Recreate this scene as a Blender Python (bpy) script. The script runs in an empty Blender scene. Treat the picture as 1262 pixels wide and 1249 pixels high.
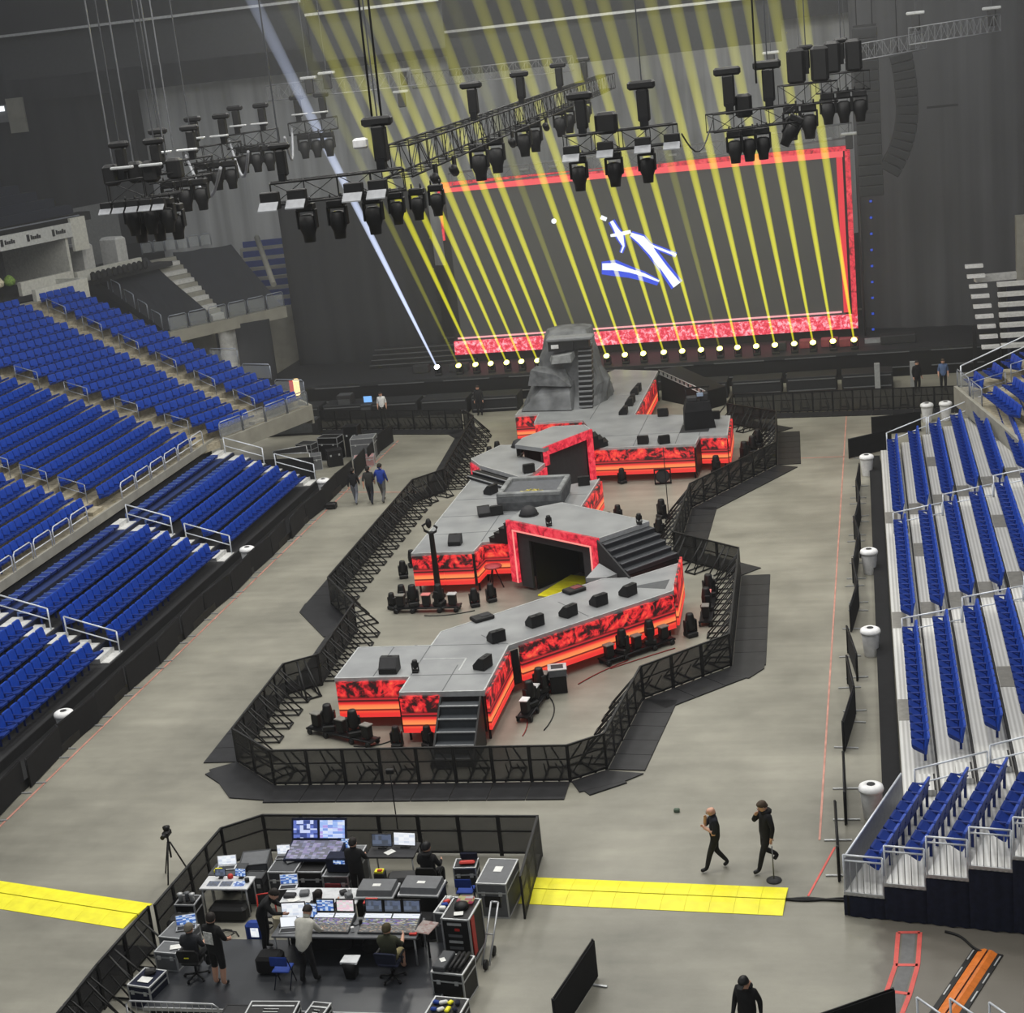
import bpy, bmesh, math, random
from mathutils import Vector, Matrix, noise
random.seed(7)
R = math.radians
scene = bpy.context.scene
COL = scene.collection

# ---------------------------------------------------------------- colours and materials
def lin(c):
    out = []
    for v in c[:3]:
        v = v / 255.0
        out.append(v / 12.92 if v <= 0.04045 else ((v + 0.055) / 1.055) ** 2.4)
    return (out[0], out[1], out[2], 1.0)

MATS = {}
def mat(name, col, rough=0.6, metal=0.0, var=0.12, scale=6.0, bump=0.0, spec=0.4):
    """plain procedural surface: base colour broken up by a soft noise"""
    if name in MATS: return MATS[name]
    m = bpy.data.materials.new(name); m.use_nodes = True
    nt = m.node_tree; b = nt.nodes['Principled BSDF']
    b.inputs['Roughness'].default_value = rough
    b.inputs['Metallic'].default_value = metal
    b.inputs['Specular IOR Level'].default_value = spec
    c = lin(col)
    tc = nt.nodes.new('ShaderNodeTexCoord')
    no = nt.nodes.new('ShaderNodeTexNoise'); no.inputs['Scale'].default_value = scale; no.inputs['Detail'].default_value = 3
    nt.links.new(tc.outputs['Object'], no.inputs['Vector'])
    rp = nt.nodes.new('ShaderNodeValToRGB')
    rp.color_ramp.elements[0].position = 0.3; rp.color_ramp.elements[1].position = 0.7
    rp.color_ramp.elements[0].color = tuple(v * (1 - var) for v in c[:3]) + (1,)
    rp.color_ramp.elements[1].color = tuple(min(1, v * (1 + var)) for v in c[:3]) + (1,)
    nt.links.new(no.outputs['Fac'], rp.inputs['Fac'])
    nt.links.new(rp.outputs['Color'], b.inputs['Base Color'])
    if bump:
        bp = nt.nodes.new('ShaderNodeBump'); bp.inputs['Strength'].default_value = bump
        nt.links.new(no.outputs['Fac'], bp.inputs['Height']); nt.links.new(bp.outputs['Normal'], b.inputs['Normal'])
    MATS[name] = m
    return m

def glow(name, col, strength):
    """a lit surface: lamp face, screen, LED"""
    if name in MATS: return MATS[name]
    m = bpy.data.materials.new(name); m.use_nodes = True
    b = m.node_tree.nodes['Principled BSDF']
    b.inputs['Base Color'].default_value = (0.02, 0.02, 0.02, 1)
    b.inputs['Emission Color'].default_value = lin(col)
    b.inputs['Emission Strength'].default_value = strength
    MATS[name] = m
    return m

class N:
    """tiny node helper"""
    def __init__(s, m): s.nt = m.node_tree
    def add(s, t, **kw):
        n = s.nt.nodes.new(t)
        for k, v in kw.items():
            if hasattr(n, k) and k not in n.inputs.keys(): setattr(n, k, v)
            else: n.inputs[k].default_value = v
        return n
    def ln(s, a, ao, b, bi): s.nt.links.new(a.outputs[ao], b.inputs[bi])

# ---------------------------------------------------------------- mesh builder
class MB:
    def __init__(s): s.v = []; s.f = []; s.m = []; s.sm = []
    def add(s, vs, fs, mi=0, M=None, smooth=False):
        o = len(s.v)
        s.v += [tuple(M @ Vector(p)) if M is not None else tuple(p) for p in vs]
        s.f += [tuple(i + o for i in f) for f in fs]
        s.m += [mi] * len(fs); s.sm += [smooth] * len(fs)
        return s
    def box(s, c, d, mi=0, rz=0.0, M=None, bev=0.0):
        x, y, z = d[0] / 2, d[1] / 2, d[2] / 2
        T = Matrix.Translation(c) @ Matrix.Rotation(rz, 4, 'Z')
        if M is not None: T = M @ T
        if bev <= 0:
            vs = [(-x,-y,-z),(x,-y,-z),(x,y,-z),(-x,y,-z),(-x,-y,z),(x,-y,z),(x,y,z),(-x,y,z)]
            fs = [(3,2,1,0),(4,5,6,7),(0,1,5,4),(1,2,6,5),(2,3,7,6),(3,0,4,7)]
            return s.add(vs, fs, mi, T)
        b = min(bev, x * .9, y * .9, z * .9)
        rings = []
        for zz, k in ((-z, b), (-z + b, 0), (z - b, 0), (z, b)):
            xx, yy = x - k, y - k
            e = b if k == 0 else b * .6
            rings.append([(-xx+e,-yy,zz),(xx-e,-yy,zz),(xx,-yy+e,zz),(xx,yy-e,zz),(xx-e,yy,zz),(-xx+e,yy,zz),(-xx,yy-e,zz),(-xx,-yy+e,zz)])
        return s.loft(rings, mi, M=T)
    def loft(s, rings, mi=0, M=None, caps=True, smooth=False):
        n = len(rings[0]); vs = [p for r in rings for p in r]; fs = []
        for k in range(len(rings) - 1):
            for i in range(n):
                j = (i + 1) % n
                fs.append((k*n+i, k*n+j, (k+1)*n+j, (k+1)*n+i))
        s.add(vs, fs, mi, M, smooth)
        if caps:
            o = len(s.v) - len(vs)
            s.f += [tuple(o + i for i in reversed(range(n))), tuple(o + (len(rings)-1)*n + i for i in range(n))]
            s.m += [mi] * 2; s.sm += [False] * 2
        return s
    def tube(s, p, q, r, n=6, mi=0, r2=None, M=None):
        p, q = Vector(p), Vector(q); d = q - p
        if d.length < 1e-6: return s
        a = d.normalized(); u = a.orthogonal().normalized(); w = a.cross(u)
        r2 = r if r2 is None else r2
        rings = [[tuple(c + (u * math.cos(t) + w * math.sin(t)) * rr) for t in [2*math.pi*i/n for i in range(n)]] for c, rr in ((p, r), (q, r2))]
        return s.loft(rings, mi, M=M, smooth=n > 5)
    def path(s, pts, r, n=6, mi=0, M=None):
        pts = [Vector(p) for p in pts]; rings = []
        for i, c in enumerate(pts):
            d = (pts[min(i+1, len(pts)-1)] - pts[max(i-1, 0)]).normalized()
            ref = Vector((0,0,1)) if abs(d.z) < .95 else Vector((1,0,0))
            u = d.cross(ref).normalized(); w = u.cross(d)
            rings.append([tuple(c + (u * math.cos(t) + w * math.sin(t)) * r) for t in [2*math.pi*k/n for k in range(n)]])
        return s.loft(rings, mi, M=M, smooth=True)
    def lathe(s, prof, n=12, mi=0, M=None, c=(0,0,0)):
        rings = [[(c[0] + r * math.cos(2*math.pi*i/n), c[1] + r * math.sin(2*math.pi*i/n), c[2] + z) for i in range(n)] for r, z in prof]
        return s.loft(rings, mi, M=M, smooth=True)
    def prism(s, poly, z0, z1, mi=0, M=None):
        a = sum(poly[i][0]*poly[(i+1) % len(poly)][1] - poly[(i+1) % len(poly)][0]*poly[i][1] for i in range(len(poly)))
        if a < 0: poly = list(reversed(poly))
        return s.loft([[(p[0], p[1], z0) for p in poly], [(p[0], p[1], z1) for p in poly]], mi, M=M)
    def slab(s, a, b, z0, z1, t=0.06, mi=0, off=0.0):
        """upright slab standing on the line a-b; off moves it to the left of a->b"""
        ax, ay, bx, by = a[0], a[1], b[0], b[1]
        L = math.hypot(bx-ax, by-ay); nx, ny = -(by-ay)/L, (bx-ax)/L
        c = ((ax+bx)/2 + nx*off, (ay+by)/2 + ny*off, (z0+z1)/2)
        return s.box(c, (L, t, z1-z0), mi, math.atan2(by-ay, bx-ax))
    def quad(s, a, b, c, d, mi=0): return s.add([a,b,c,d], [(0,1,2,3)], mi)
    def build(s, name, mats, parent=None, loc=None, rz=0.0):
        me = bpy.data.meshes.new(name)
        me.from_pydata(s.v, [], s.f); me.update()
        for m in (mats if isinstance(mats, (list, tuple)) else [mats]): me.materials.append(m)
        me.polygons.foreach_set('material_index', s.m)
        me.polygons.foreach_set('use_smooth', s.sm)
        o = bpy.data.objects.new(name, me); COL.objects.link(o)
        if parent is not None: o.parent = parent
        if loc is not None: o.location = loc
        if rz: o.rotation_euler = (0, 0, rz)
        return o

def tag(o, label=None, cat=None, group=None, kind=None):
    if label: o['label'] = label
    if cat: o['category'] = cat
    if group: o['group'] = group
    if kind: o['kind'] = kind
    return o
def thing(name, label, cat, loc=(0,0,0), rz=0.0, group=None):
    o = bpy.data.objects.new(name, None); COL.objects.link(o)
    o.empty_display_size = 0.2
    o.location = loc; o.rotation_euler = (0, 0, rz)
    return tag(o, label, cat, group)
KIDS = {}
def kids(o): return [c for c in o.children]
def dup(root, loc=None, rot=None, label=None, group=None):
    def cp(o, par):
        c = o.copy(); COL.objects.link(c)
        if par is not None:
            c.parent = par
        for ch in o.children: cp(ch, c)
        return c
    r = cp(root, None)
    if loc is not None: r.location = loc
    if rot is not None: r.rotation_euler = rot if not isinstance(rot, (int, float)) else (0, 0, rot)
    if label: r['label'] = label
    if group: r['group'] = group
    return r
def struct(name, mb, m, parent=None):
    o = mb.build(name, m, parent)
    if parent is None: o['kind'] = 'structure'
    return o
ORD = ['first','second','third','fourth','fifth','sixth','seventh','eighth','ninth','tenth','eleventh','twelfth','thirteenth','fourteenth','fifteenth','sixteenth','seventeenth','eighteenth','nineteenth','twentieth']
TENS = {2:'twenty',3:'thirty',4:'forty',5:'fifty',6:'sixty',7:'seventy',8:'eighty',9:'ninety'}
def ordw(n):
    """1 -> first"""
    if n <= 20: return ORD[n-1]
    if n % 10 == 0: return TENS[n//10][:-1] + 'ieth'
    if n < 100: return TENS[n//10] + '-' + ORD[n % 10 - 1]
    return 'hundred-and-' + ordw(n - 100)

# ---------------------------------------------------------------- camera, in an upper-tier seat
FPX, PITCH, ROLL, YAW, CAMZ = 1983.56, 15.9339, -6.2679, 13.176, 20.5
def cam_axes():
    p, ro, ya = R(PITCH), R(ROLL), R(YAW)
    fw = Vector((-math.sin(ya)*math.cos(p), math.cos(ya)*math.cos(p), -math.sin(p)))
    r0 = Vector((math.cos(ya), math.sin(ya), 0)); u0 = r0.cross(fw)
    return r0*math.cos(ro) + u0*math.sin(ro), -r0*math.sin(ro) + u0*math.cos(ro), fw
CR, CU, CF = cam_axes()
cam = bpy.data.cameras.new('camera'); camo = bpy.data.objects.new('camera', cam); COL.objects.link(camo)
cam.sensor_fit = 'HORIZONTAL'; cam.sensor_width = 36; cam.lens = FPX / 1262 * 36
cam.clip_end = 400
camo.matrix_world = Matrix(((CR.x, CU.x, -CF.x, 0), (CR.y, CU.y, -CF.y, 0), (CR.z, CU.z, -CF.z, CAMZ), (0,0,0,1)))
scene.camera = camo
def seen(p, m=20):
    """does a point of the place fall inside the photographed view"""
    d = Vector(p) - Vector((0,0,CAMZ)); k = d.dot(CF)
    if k < 1: return False
    x, y = 631 + FPX*d.dot(CR)/k, 624.5 - FPX*d.dot(CU)/k
    return -m < x < 1262+m and -m < y < 1249+m
def camdist(p): return (Vector(p) - Vector((0,0,CAMZ))).length

# ---------------------------------------------------------------- shared materials
M_black = mat('black_paint', (17,17,18), .55)
M_blackm = mat('black_metal', (23,23,25), .45, .3)
M_cloth = mat('black_cloth', (21,21,23), .95, var=.25, scale=3)
M_dark = mat('dark_grey', (43,43,45), .7)
M_deck = mat('deck_grey', (142,144,146), .55, var=.1, scale=1.2)
M_edge = mat('aluminium_edge', (190,192,192), .4, .3)
M_alu = mat('aluminium', (178,180,182), .4, .5)
M_white = mat('white_plastic', (222,222,222), .5)
M_rail = mat('pale_rail', (222,227,234), .4, .2)
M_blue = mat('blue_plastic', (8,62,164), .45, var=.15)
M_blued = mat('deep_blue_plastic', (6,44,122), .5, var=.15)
M_navy = mat('navy_cloth', (20,26,48), .9, var=.3, scale=8)
M_yellow = mat('yellow_rubber', (250,240,44), .5, var=.08, scale=3)
M_conc = mat('concrete', (148,146,136), .85, var=.12, scale=1.5)
M_step = mat('tan_concrete', (158,150,130), .85, var=.3, scale=5)
M_red = mat('red_paint', (196,52,44), .5)
M_chrome = mat('chrome', (200,200,205), .25, .9)
M_grey = mat('mid_grey', (120,122,124), .6)

# ================================================================ SETTING: floor, drapes, stands
def floor_mat():
    m = bpy.data.materials.new('polished_concrete'); m.use_nodes = True; n = N(m); b = m.node_tree.nodes['Principled BSDF']
    tc = n.add('ShaderNodeTexCoord')
    a = n.add('ShaderNodeTexNoise', Scale=0.22, Detail=8, Roughness=.62); n.ln(tc,'Object',a,'Vector')
    mp = n.add('ShaderNodeMapping'); mp.inputs['Scale'].default_value = (.25, 1.6, 1); n.ln(tc,'Object',mp,'Vector')
    c = n.add('ShaderNodeTexNoise', Scale=1.1, Detail=5); n.ln(mp,'Vector',c,'Vector')
    r1 = n.add('ShaderNodeValToRGB'); r1.color_ramp.elements[0].position = .3; r1.color_ramp.elements[1].position = .72
    r1.color_ramp.elements[0].color = lin((118,116,106)); r1.color_ramp.elements[1].color = lin((160,157,144))
    n.ln(a,'Fac',r1,'Fac')
    r2 = n.add('ShaderNodeValToRGB'); r2.color_ramp.elements[0].position = .36; r2.color_ramp.elements[1].position = .66
    r2.color_ramp.elements[0].color = (.78,.78,.78,1); r2.color_ramp.elements[1].color = (1.06,1.06,1.06,1)
    n.ln(c,'Fac',r2,'Fac')
    mx = n.add('ShaderNodeMixRGB', blend_type='MULTIPLY'); mx.inputs['Fac'].default_value = .5
    n.ln(r1,'Color',mx,'Color1'); n.ln(r2,'Color',mx,'Color2')
    # worn darker, browner slab near the lower stand entrance
    sx = n.add('ShaderNodeSeparateXYZ'); n.ln(tc,'Object',sx,'Vector')
    nz = n.add('ShaderNodeTexNoise', Scale=1.5, Detail=4); n.ln(tc,'Object',nz,'Vector')
    nm = n.add('ShaderNodeMath', operation='MULTIPLY_ADD'); nm.inputs[1].default_value = .9; nm.inputs[2].default_value = -.45; n.ln(nz,'Fac',nm,0)
    ax = n.add('ShaderNodeMath', operation='ADD'); n.ln(sx,'X',ax,0); n.ln(nm,0,ax,1)
    gx = n.add('ShaderNodeMapRange'); gx.inputs['From Min'].default_value = -.55; gx.inputs['From Max'].default_value = -.25; n.ln(ax,0,gx,'Value')
    gy = n.add('ShaderNodeMapRange'); gy.inputs['From Min'].default_value = 35.2; gy.inputs['From Max'].default_value = 34.4; n.ln(sx,'Y',gy,'Value')
    mm = n.add('ShaderNodeMath', operation='MULTIPLY'); n.ln(gx,0,mm,0); n.ln(gy,0,mm,1)
    m2 = n.add('ShaderNodeMath', operation='MULTIPLY'); m2.inputs[1].default_value = .75; n.ln(mm,0,m2,0)
    mx2 = n.add('ShaderNodeMixRGB'); n.ln(m2,0,mx2,'Fac'); n.ln(mx,'Color',mx2,'Color1'); mx2.inputs['Color2'].default_value = lin((104,98,90))
    n.ln(mx2,'Color',b,'Base Color')
    b.inputs['Roughness'].default_value = .42; b.inputs['Specular IOR Level'].default_value = .35
    return m
M_floor = floor_mat()
struct('floor', MB().box((-25, 52, -.15), (110, 130, .3)), M_floor)

def drape_mat(name, col, scale, strength=.6):
    m = bpy.data.materials.new(name); m.use_nodes = True; n = N(m); b = m.node_tree.nodes['Principled BSDF']
    tc = n.add('ShaderNodeTexCoord'); mp = n.add('ShaderNodeMapping'); mp.inputs['Scale'].default_value = (1,1,.03); n.ln(tc,'Object',mp,'Vector')
    no = n.add('ShaderNodeTexNoise', Scale=scale, Detail=4); n.ln(mp,'Vector',no,'Vector')
    r = n.add('ShaderNodeValToRGB'); r.color_ramp.elements[0].position = .3; r.color_ramp.elements[1].position = .7
    c = lin(col); r.color_ramp.elements[0].color = tuple(v*.75 for v in c[:3])+(1,); r.color_ramp.elements[1].color = tuple(v*1.25 for v in c[:3])+(1,)
    n.ln(no,'Fac',r,'Fac'); n.ln(r,'Color',b,'Base Color')
    bp = n.add('ShaderNodeBump', Strength=strength); n.ln(no,'Fac',bp,'Height'); n.ln(bp,'Normal',b,'Normal')
    b.inputs['Roughness'].default_value = .95; b.inputs['Specular IOR Level'].default_value = .1
    return m
M_drape = drape_mat('grey_drape', (182,184,186), 1.2)
M_drapeb = drape_mat('black_drape', (48,49,52), 1.2)
M_wall = mat('dark_wall', (34,34,36), .9)
struct('wall_back', MB().box((-25, 116.2, 20), (110, .4, 40)), M_wall)
struct('wall_left', MB().box((-79.8, 52, 20), (.4, 128, 40)), M_wall)
struct('wall_right', MB().box((29.8, 52, 20), (.4, 128, 40)), M_wall)

def pleats(mb, a, b, z0, z1, amp=.18, step=.35, mi=0, amp2=None):
    """a hanging cloth with real folds between two ground points"""
    ax, ay = a; bx, by = b; L = math.hypot(bx-ax, by-ay); n = max(4, int(L/step)); nx, ny = -(by-ay)/L, (bx-ax)/L
    vs, fs = [], []
    for i in range(n+1):
        t = i/n; k = amp*math.sin(i*1.9) + amp*.6*math.sin(i*.73+1)
        for z, q in ((z0, 1.0), (z1, .55)):
            vs.append((ax+(bx-ax)*t+nx*k*q, ay+(by-ay)*t+ny*k*q, z))
    for i in range(n): fs.append((2*i, 2*i+2, 2*i+3, 2*i+1))
    # thickness: a second skin
    o = len(vs); vs += [(x+nx*.06, y+ny*.06, z) for x,y,z in vs]
    fs += [(o+2*i+1, o+2*i+3, o+2*i+2, o+2*i) for i in range(n)]
    fs += [(0,1,o+1,o), (2*n+1,2*n,o+2*n,o+2*n+1)]
    return mb.add(vs, fs, mi, None, True)

def drape(name, a, b, z0, z1, m, label, **k):
    o = pleats(MB(), a, b, z0, z1, **k).build(name, m)
    tag(o, label, 'curtain'); return o
# tall grey curtain right across the end of the hall, plus black masking drapes either side of the screen
drape('stage_curtain', (-50, 111), (16, 111), 6.0, 21.5, M_drape, 'grey pleated full-height curtain hung behind the big video screen', amp=.3, step=.6)
drape('valance_curtain', (-75, 109.2), (16, 109.2), 20.2, 24.6, M_drapeb, 'long black valance strip running across the top of the view', amp=.12, step=.9)
drape('masking_curtain', (-36.7,99.88), (-26.6, 99.6), .3, 12.4, M_drapeb, 'black masking curtain hanging left of the video screen', amp=.1, step=.5)
drape('masking_curtain', (-.2, 99.6), (13, 97.5), .3, 21.5, drape_mat('charcoal_drape', (78,79,82), 1.2), 'black masking curtain hanging right of the video screen', amp=.12, step=.5)
drape('masking_curtain', (12.8, 97), (14.5, 60), 7, 24, M_drapeb, 'dark side curtain at the far right edge above the stand', amp=.2, step=.8)
drape('masking_curtain', (-62, 108.5), (-50.5, 110.5), 9.5, 22, M_drapeb, 'black curtain hanging behind the left corner suites', amp=.2, step=.6)

# ---------------------------------------------------------------- red tape lines and cable ramps on the floor
def strip(name, pts, w, m, label, cat, z=.004, t=.008):
    mb = MB()
    for a, b in zip(pts, pts[1:]):
        mb.slab(a, b, z, z+t, w)
    return tag(mb.build(name, m), label, cat)
M_tape = mat('red_tape', (188,134,120), .6, var=.25, scale=2)
M_tapes = mat('bright_red_tape', (222,96,88), .6, var=.1)
strip('floor_line', [(-25.55, 30), (-25.72, 84)], .07, M_tape, 'long faded red line on the floor beside the left fence', 'floor line')
strip('floor_line', [(-1.75, 38), (-1.2, 84)], .055, M_tape, 'long faded red line on the floor beside the right fence', 'floor line')
strip('floor_line', [(-1.36,37.62), (-1.97,35.2)], .05, M_tapes, 'thin red line slanting from the right fence down to the cable', 'floor line')
strip('floor_line', [(-4.37,75.98), (-1.18,75.81)], .07, M_tape, 'thin red crossing line at the far end of the floor', 'floor line')
strip('floor_line', [(-26.83,73.95), (-21.53,73.09)], .07, M_tape, 'thin red crossing line near the three walking people', 'floor line')
# the red taped ladder-shaped box and the orange ramp at the lower right
tb = MB()
L_ = [(0.11,33.61), (0.02,32.27), (-0.19,31.25), (-0.43,30.05)]
R_ = [(0.6,33.63), (0.5,32.28), (0.29,31.15), (0.02,30.07)]
for q in (L_, R_):
    for a, b in zip(q, q[1:]): tb.slab(a, b, .004, .012, .1)
for a, b in zip(L_[:3], R_[:3]): tb.slab(a, b, .004, .012, .1)
tag(tb.build('taped_outline', M_tapes), 'red tape outline in a curved ladder shape on the floor', 'floor tape')
lad = MB()
for i in range(3):
    c = [((L_[i][0]*.8+R_[i][0]*.2), (L_[i][1]*.8+R_[i][1]*.2)), ((R_[i][0]*.8+L_[i][0]*.2), (R_[i][1]*.8+L_[i][1]*.2)),
         ((R_[i+1][0]*.8+L_[i+1][0]*.2), (R_[i+1][1]*.8+L_[i+1][1]*.2)), ((L_[i+1][0]*.8+R_[i+1][0]*.2), (L_[i+1][1]*.8+R_[i+1][1]*.2))]
    lad.prism(c, .003, .006)
tag(lad.build('floor_mat', mat('mat_grey', (112,112,112), .7)), 'grey matting inside the red taped outline', 'mat')

def cable_ramp(name, a, b, w, n, col, label, edge):
    ax, ay = a; bx, by = b; L = math.hypot(bx-ax, by-ay)
    t = thing(name, label, 'cable ramp', (ax, ay, 0), math.atan2(by-ay, bx-ax))
    s = L/n
    for i in range(n):
        m = MB()
        for sg in (-1, 1):
            y0, y1 = sg*.02, sg*w/2
            prof = [(y0, .002), (y1, .002), (y1, .012), (sg*w*.2, .07), (y0, .07)]
            m.loft([[(i*s+.003, y, z) for y, z in (prof if sg < 0 else prof)], [((i+1)*s-.003, y, z) for y, z in prof]])
        m.build('lid', col, t)
    MB().box((L/2, 0, .02), (L, .03, .04)).build('channel', edge, t)
    return t
cable_ramp('cable_ramp', (-9.04,35.36), (-2.5,34.93), 1.3, 11, M_yellow, 'yellow cable ramp on the floor right of the mixing area', M_dark)
cable_ramp('cable_ramp', (-25.14,35.27), (-18.97,33.9), 1.25, 8, M_yellow, 'yellow cable ramp on the floor left of the mixing area', M_dark)
cable_ramp('cable_ramp', (2.05,32.86), (0.89,30.11), .42, 4, mat('orange_rubber', (226,124,46), .5), 'orange cable ramp on the floor at lower right', M_black)

for sg, nm in ((-1,'left'),(1,'right')):
    a_, b_ = Vector((*(2.05,32.86),0)), Vector((*(0.89,30.11),0)); d_ = (b_-a_).normalized(); n_ = Vector((-d_.y,d_.x,0))*sg
    t_ = thing('cable_ramp_edge', f'black edging with pale dashes along the {nm} of the orange ramp', 'ramp edge', a_, math.atan2(d_.y,d_.x))
    L_e = (b_-a_).length; MB().box((L_e/2, .28*sg, .012),(L_e,.12,.024)).build('edging', M_black, t_)
    for i in range(3): MB().box((.3+.75*i, .30*sg, .027),(.42,.03,.006)).build('pale_dash', M_edge, t_)
def cable(pts, r, m, label):
    return tag(MB().path(pts, r, 6).build('cable', m), label, 'cable')
def bend(p, q, amp, n=12, z=.03):
    p, q = Vector((*p, z)), Vector((*q, z)); d = (q-p); s = Vector((-d.y, d.x, 0)).normalized()
    return [tuple(p + d*(i/n) + s*amp*math.sin(i/n*math.pi*2)) for i in range(n+1)]
for k, (a, nm) in enumerate(((.08,'upper'),(-.06,'middle'),(.02,'lower'))):
    cable(bend((-2.51,35), ((-0.7,35.07,0)[0]+.1, (-0.7,35.07,0)[1]-.05*k), a, 14, .02+.012*k), .025, M_black, nm+' black cable running from the yellow ramp to the right stand')
cable(bend((1.16,33.64), (2.11,32.73), .08), .03, M_black, 'black cable on the floor from the navy skirt to the orange ramp')

# ---------------------------------------------------------------- one stadium seat
SEATS = []      # (x, y, z, heading, label, bowl?) ; heading: where the sitter faces
def seat_parts(deep):
    pan = MB()      # tipped-up pan; the left stands' pans hang lower
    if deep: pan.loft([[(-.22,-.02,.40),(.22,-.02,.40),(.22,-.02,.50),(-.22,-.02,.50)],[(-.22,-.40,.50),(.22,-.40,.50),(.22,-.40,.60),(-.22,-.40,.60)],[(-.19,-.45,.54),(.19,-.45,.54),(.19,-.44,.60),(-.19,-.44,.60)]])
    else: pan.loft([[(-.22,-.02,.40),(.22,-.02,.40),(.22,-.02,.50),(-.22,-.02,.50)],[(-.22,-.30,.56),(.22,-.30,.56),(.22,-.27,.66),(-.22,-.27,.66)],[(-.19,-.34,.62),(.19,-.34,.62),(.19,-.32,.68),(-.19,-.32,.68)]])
    back = MB(); rings = []
    for z, y, w in ((.40,.02,.46), (.62,.05,.47), (.86,.10,.46), (.90,.115,.38)):
        rings.append([(-w/2,y-.03,z),(w/2,y-.03,z),(w/2,y+.035,z),(-w/2,y+.035,z)])
    back.loft(rings)
    arm = MB()
    arm.box((-.245,-.1,.62), (.05,.42,.05), bev=.015); arm.box((-.245,.02,.30), (.04,.07,.60))
    return pan, back, arm
SEAT_M = M_blue

# ---------------------------------------------------------------- left pull-out riser and bowl
RT, RR = .86, .325           # tread and rise
LX0, LZ0 = -27.15, .62       # front nose of the left riser
left_aisles = [38.6, 50.55, 61.95, 73.6]   # middles of the aisles
t = thing('seating_riser', 'left pull-out seating riser with six stepped rows and black front', 'seating stand', (LX0, 56, 0))
for r in range(6):
    MB().box((-(r+.5)*RT, 0, LZ0+r*RR-.04), (RT, 36.4, .08)).build('row_deck', M_dark if r < 4 else mat('blue_deck_cover', (34,52,104), .7, var=.25, scale=3), t)
    MB().box((-(r+1)*RT+.02, 0, LZ0+(r+.5)*RR), (.04, 36.4, RR-.02)).build('row_riser', M_navy, t) if r < 5 else None
MB().box((.0, 0, LZ0/2), (.06, 36.4, LZ0-.02)).build('front_skirt', M_cloth, t)
MB().box((-2.7, 18.15, 1.0), (5.2, .06, 1.6)).build('end_skirt', M_black, t)
MB().box((.6, 0, .15), (1.1, 36.4, .3)).build('dark_ledge', M_black, t)

# fixed bowl: straight run, then the corner turned by 20 degrees
BX0, BZ0 = -32.6, 2.9
A20 = R(20.0)
U20 = Vector((math.sin(A20), math.cos(A20), 0)); O20 = Vector((-math.cos(A20), math.sin(A20), 0)); PC = Vector((-31.75, 75.18, 0))
NB = 20
def straight_x(r): return BX0 - RT*r
bowl = thing('seating_bowl', 'left fixed concrete seating bowl rising in steps behind the riser', 'seating stand', (BX0, 60, 0))
def bl(mb, name, m):
    for i, v in enumerate(mb.v): mb.v[i] = (v[0]-BX0, v[1]-60, v[2])
    return mb.build(name, m, bowl)
for r in range(NB):
    z = BZ0 + RR*1.02*r; x = straight_x(r)
    # corner where the straight row meets the turned row
    c0 = PC + O20*(RT*r); tt = (x - c0.x)/U20.x if abs(U20.x) > 1e-6 else 0
    k0 = c0 + U20*tt
    c1 = PC + O20*(RT*(r+1)); k1 = c1 + U20*((x-RT-c1.x)/U20.x)
    e0 = c0 + U20*6.4; e1 = c1 + U20*6.4
    mb = MB()
    mb.prism([(x,38),(x,k0.y),(x-RT,k1.y),(x-RT,38)], z-.35, z)
    bl(mb, 'row_step', M_step)
    mb = MB(); mb.prism([(k0.x,k0.y),(e0.x,e0.y),(e1.x,e1.y),(k1.x,k1.y)], z-.35, z); bl(mb, 'corner_step', M_step)
mb = MB(); mb.prism([(straight_x(0)-.05,38),(straight_x(0)-.05,74.3),(straight_x(NB),80.6),(straight_x(NB),38)], .2, BZ0-.4)
bl(mb, 'base', M_dark)
mb = MB(); f0 = PC - O20*.05 + U20*(-1.0); f1 = PC + U20*6.4; mb.slab(f0, f1, BZ0-.75, BZ0+.05, .18); bl(mb, 'balcony_front', M_conc)
mb = MB(); mb.slab((BX0+.1,38), (BX0+.1,74.4), BZ0-.25, BZ0+.12, .12); bl(mb, 'front_kerb', M_conc)

def row_pts(r):
    x = straight_x(r); c0 = PC + O20*(RT*r); k0 = c0 + U20*((x-c0.x)/U20.x)
    return x, k0, c0
SP = .53
def add_row(p, q, z, face, where, bowlf):
    """seats along p->q; face = heading angle of the sitter"""
    d = Vector((q[0]-p[0], q[1]-p[1], 0)); L = d.length; n = int(L/SP)
    if n < 1: return
    d.normalize(); off = (L - n*SP)/2 + SP/2
    for i in range(n):
        c = Vector((p[0], p[1], 0)) + d*(off + i*SP)
        SEATS.append((c.x, c.y, z, face, i, n, where, bowlf))
FACE_L = R(90)      # seat model faces -Y; turned +90 it faces +X
secs = [(left_aisles[k]+.65, left_aisles[k+1]-.65) for k in range(3)]
secn = ['nearest section', 'middle section', 'far section']
for r in range(6):
    for (y0, y1), nm in zip(secs, secn):
        add_row((LX0-RT*(r+.62), y0), (LX0-RT*(r+.62), y1), LZ0+RR*r, FACE_L, f'{ordw(r+1)} row, {nm} of the left riser', 2 if r > 3 else 0)
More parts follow.
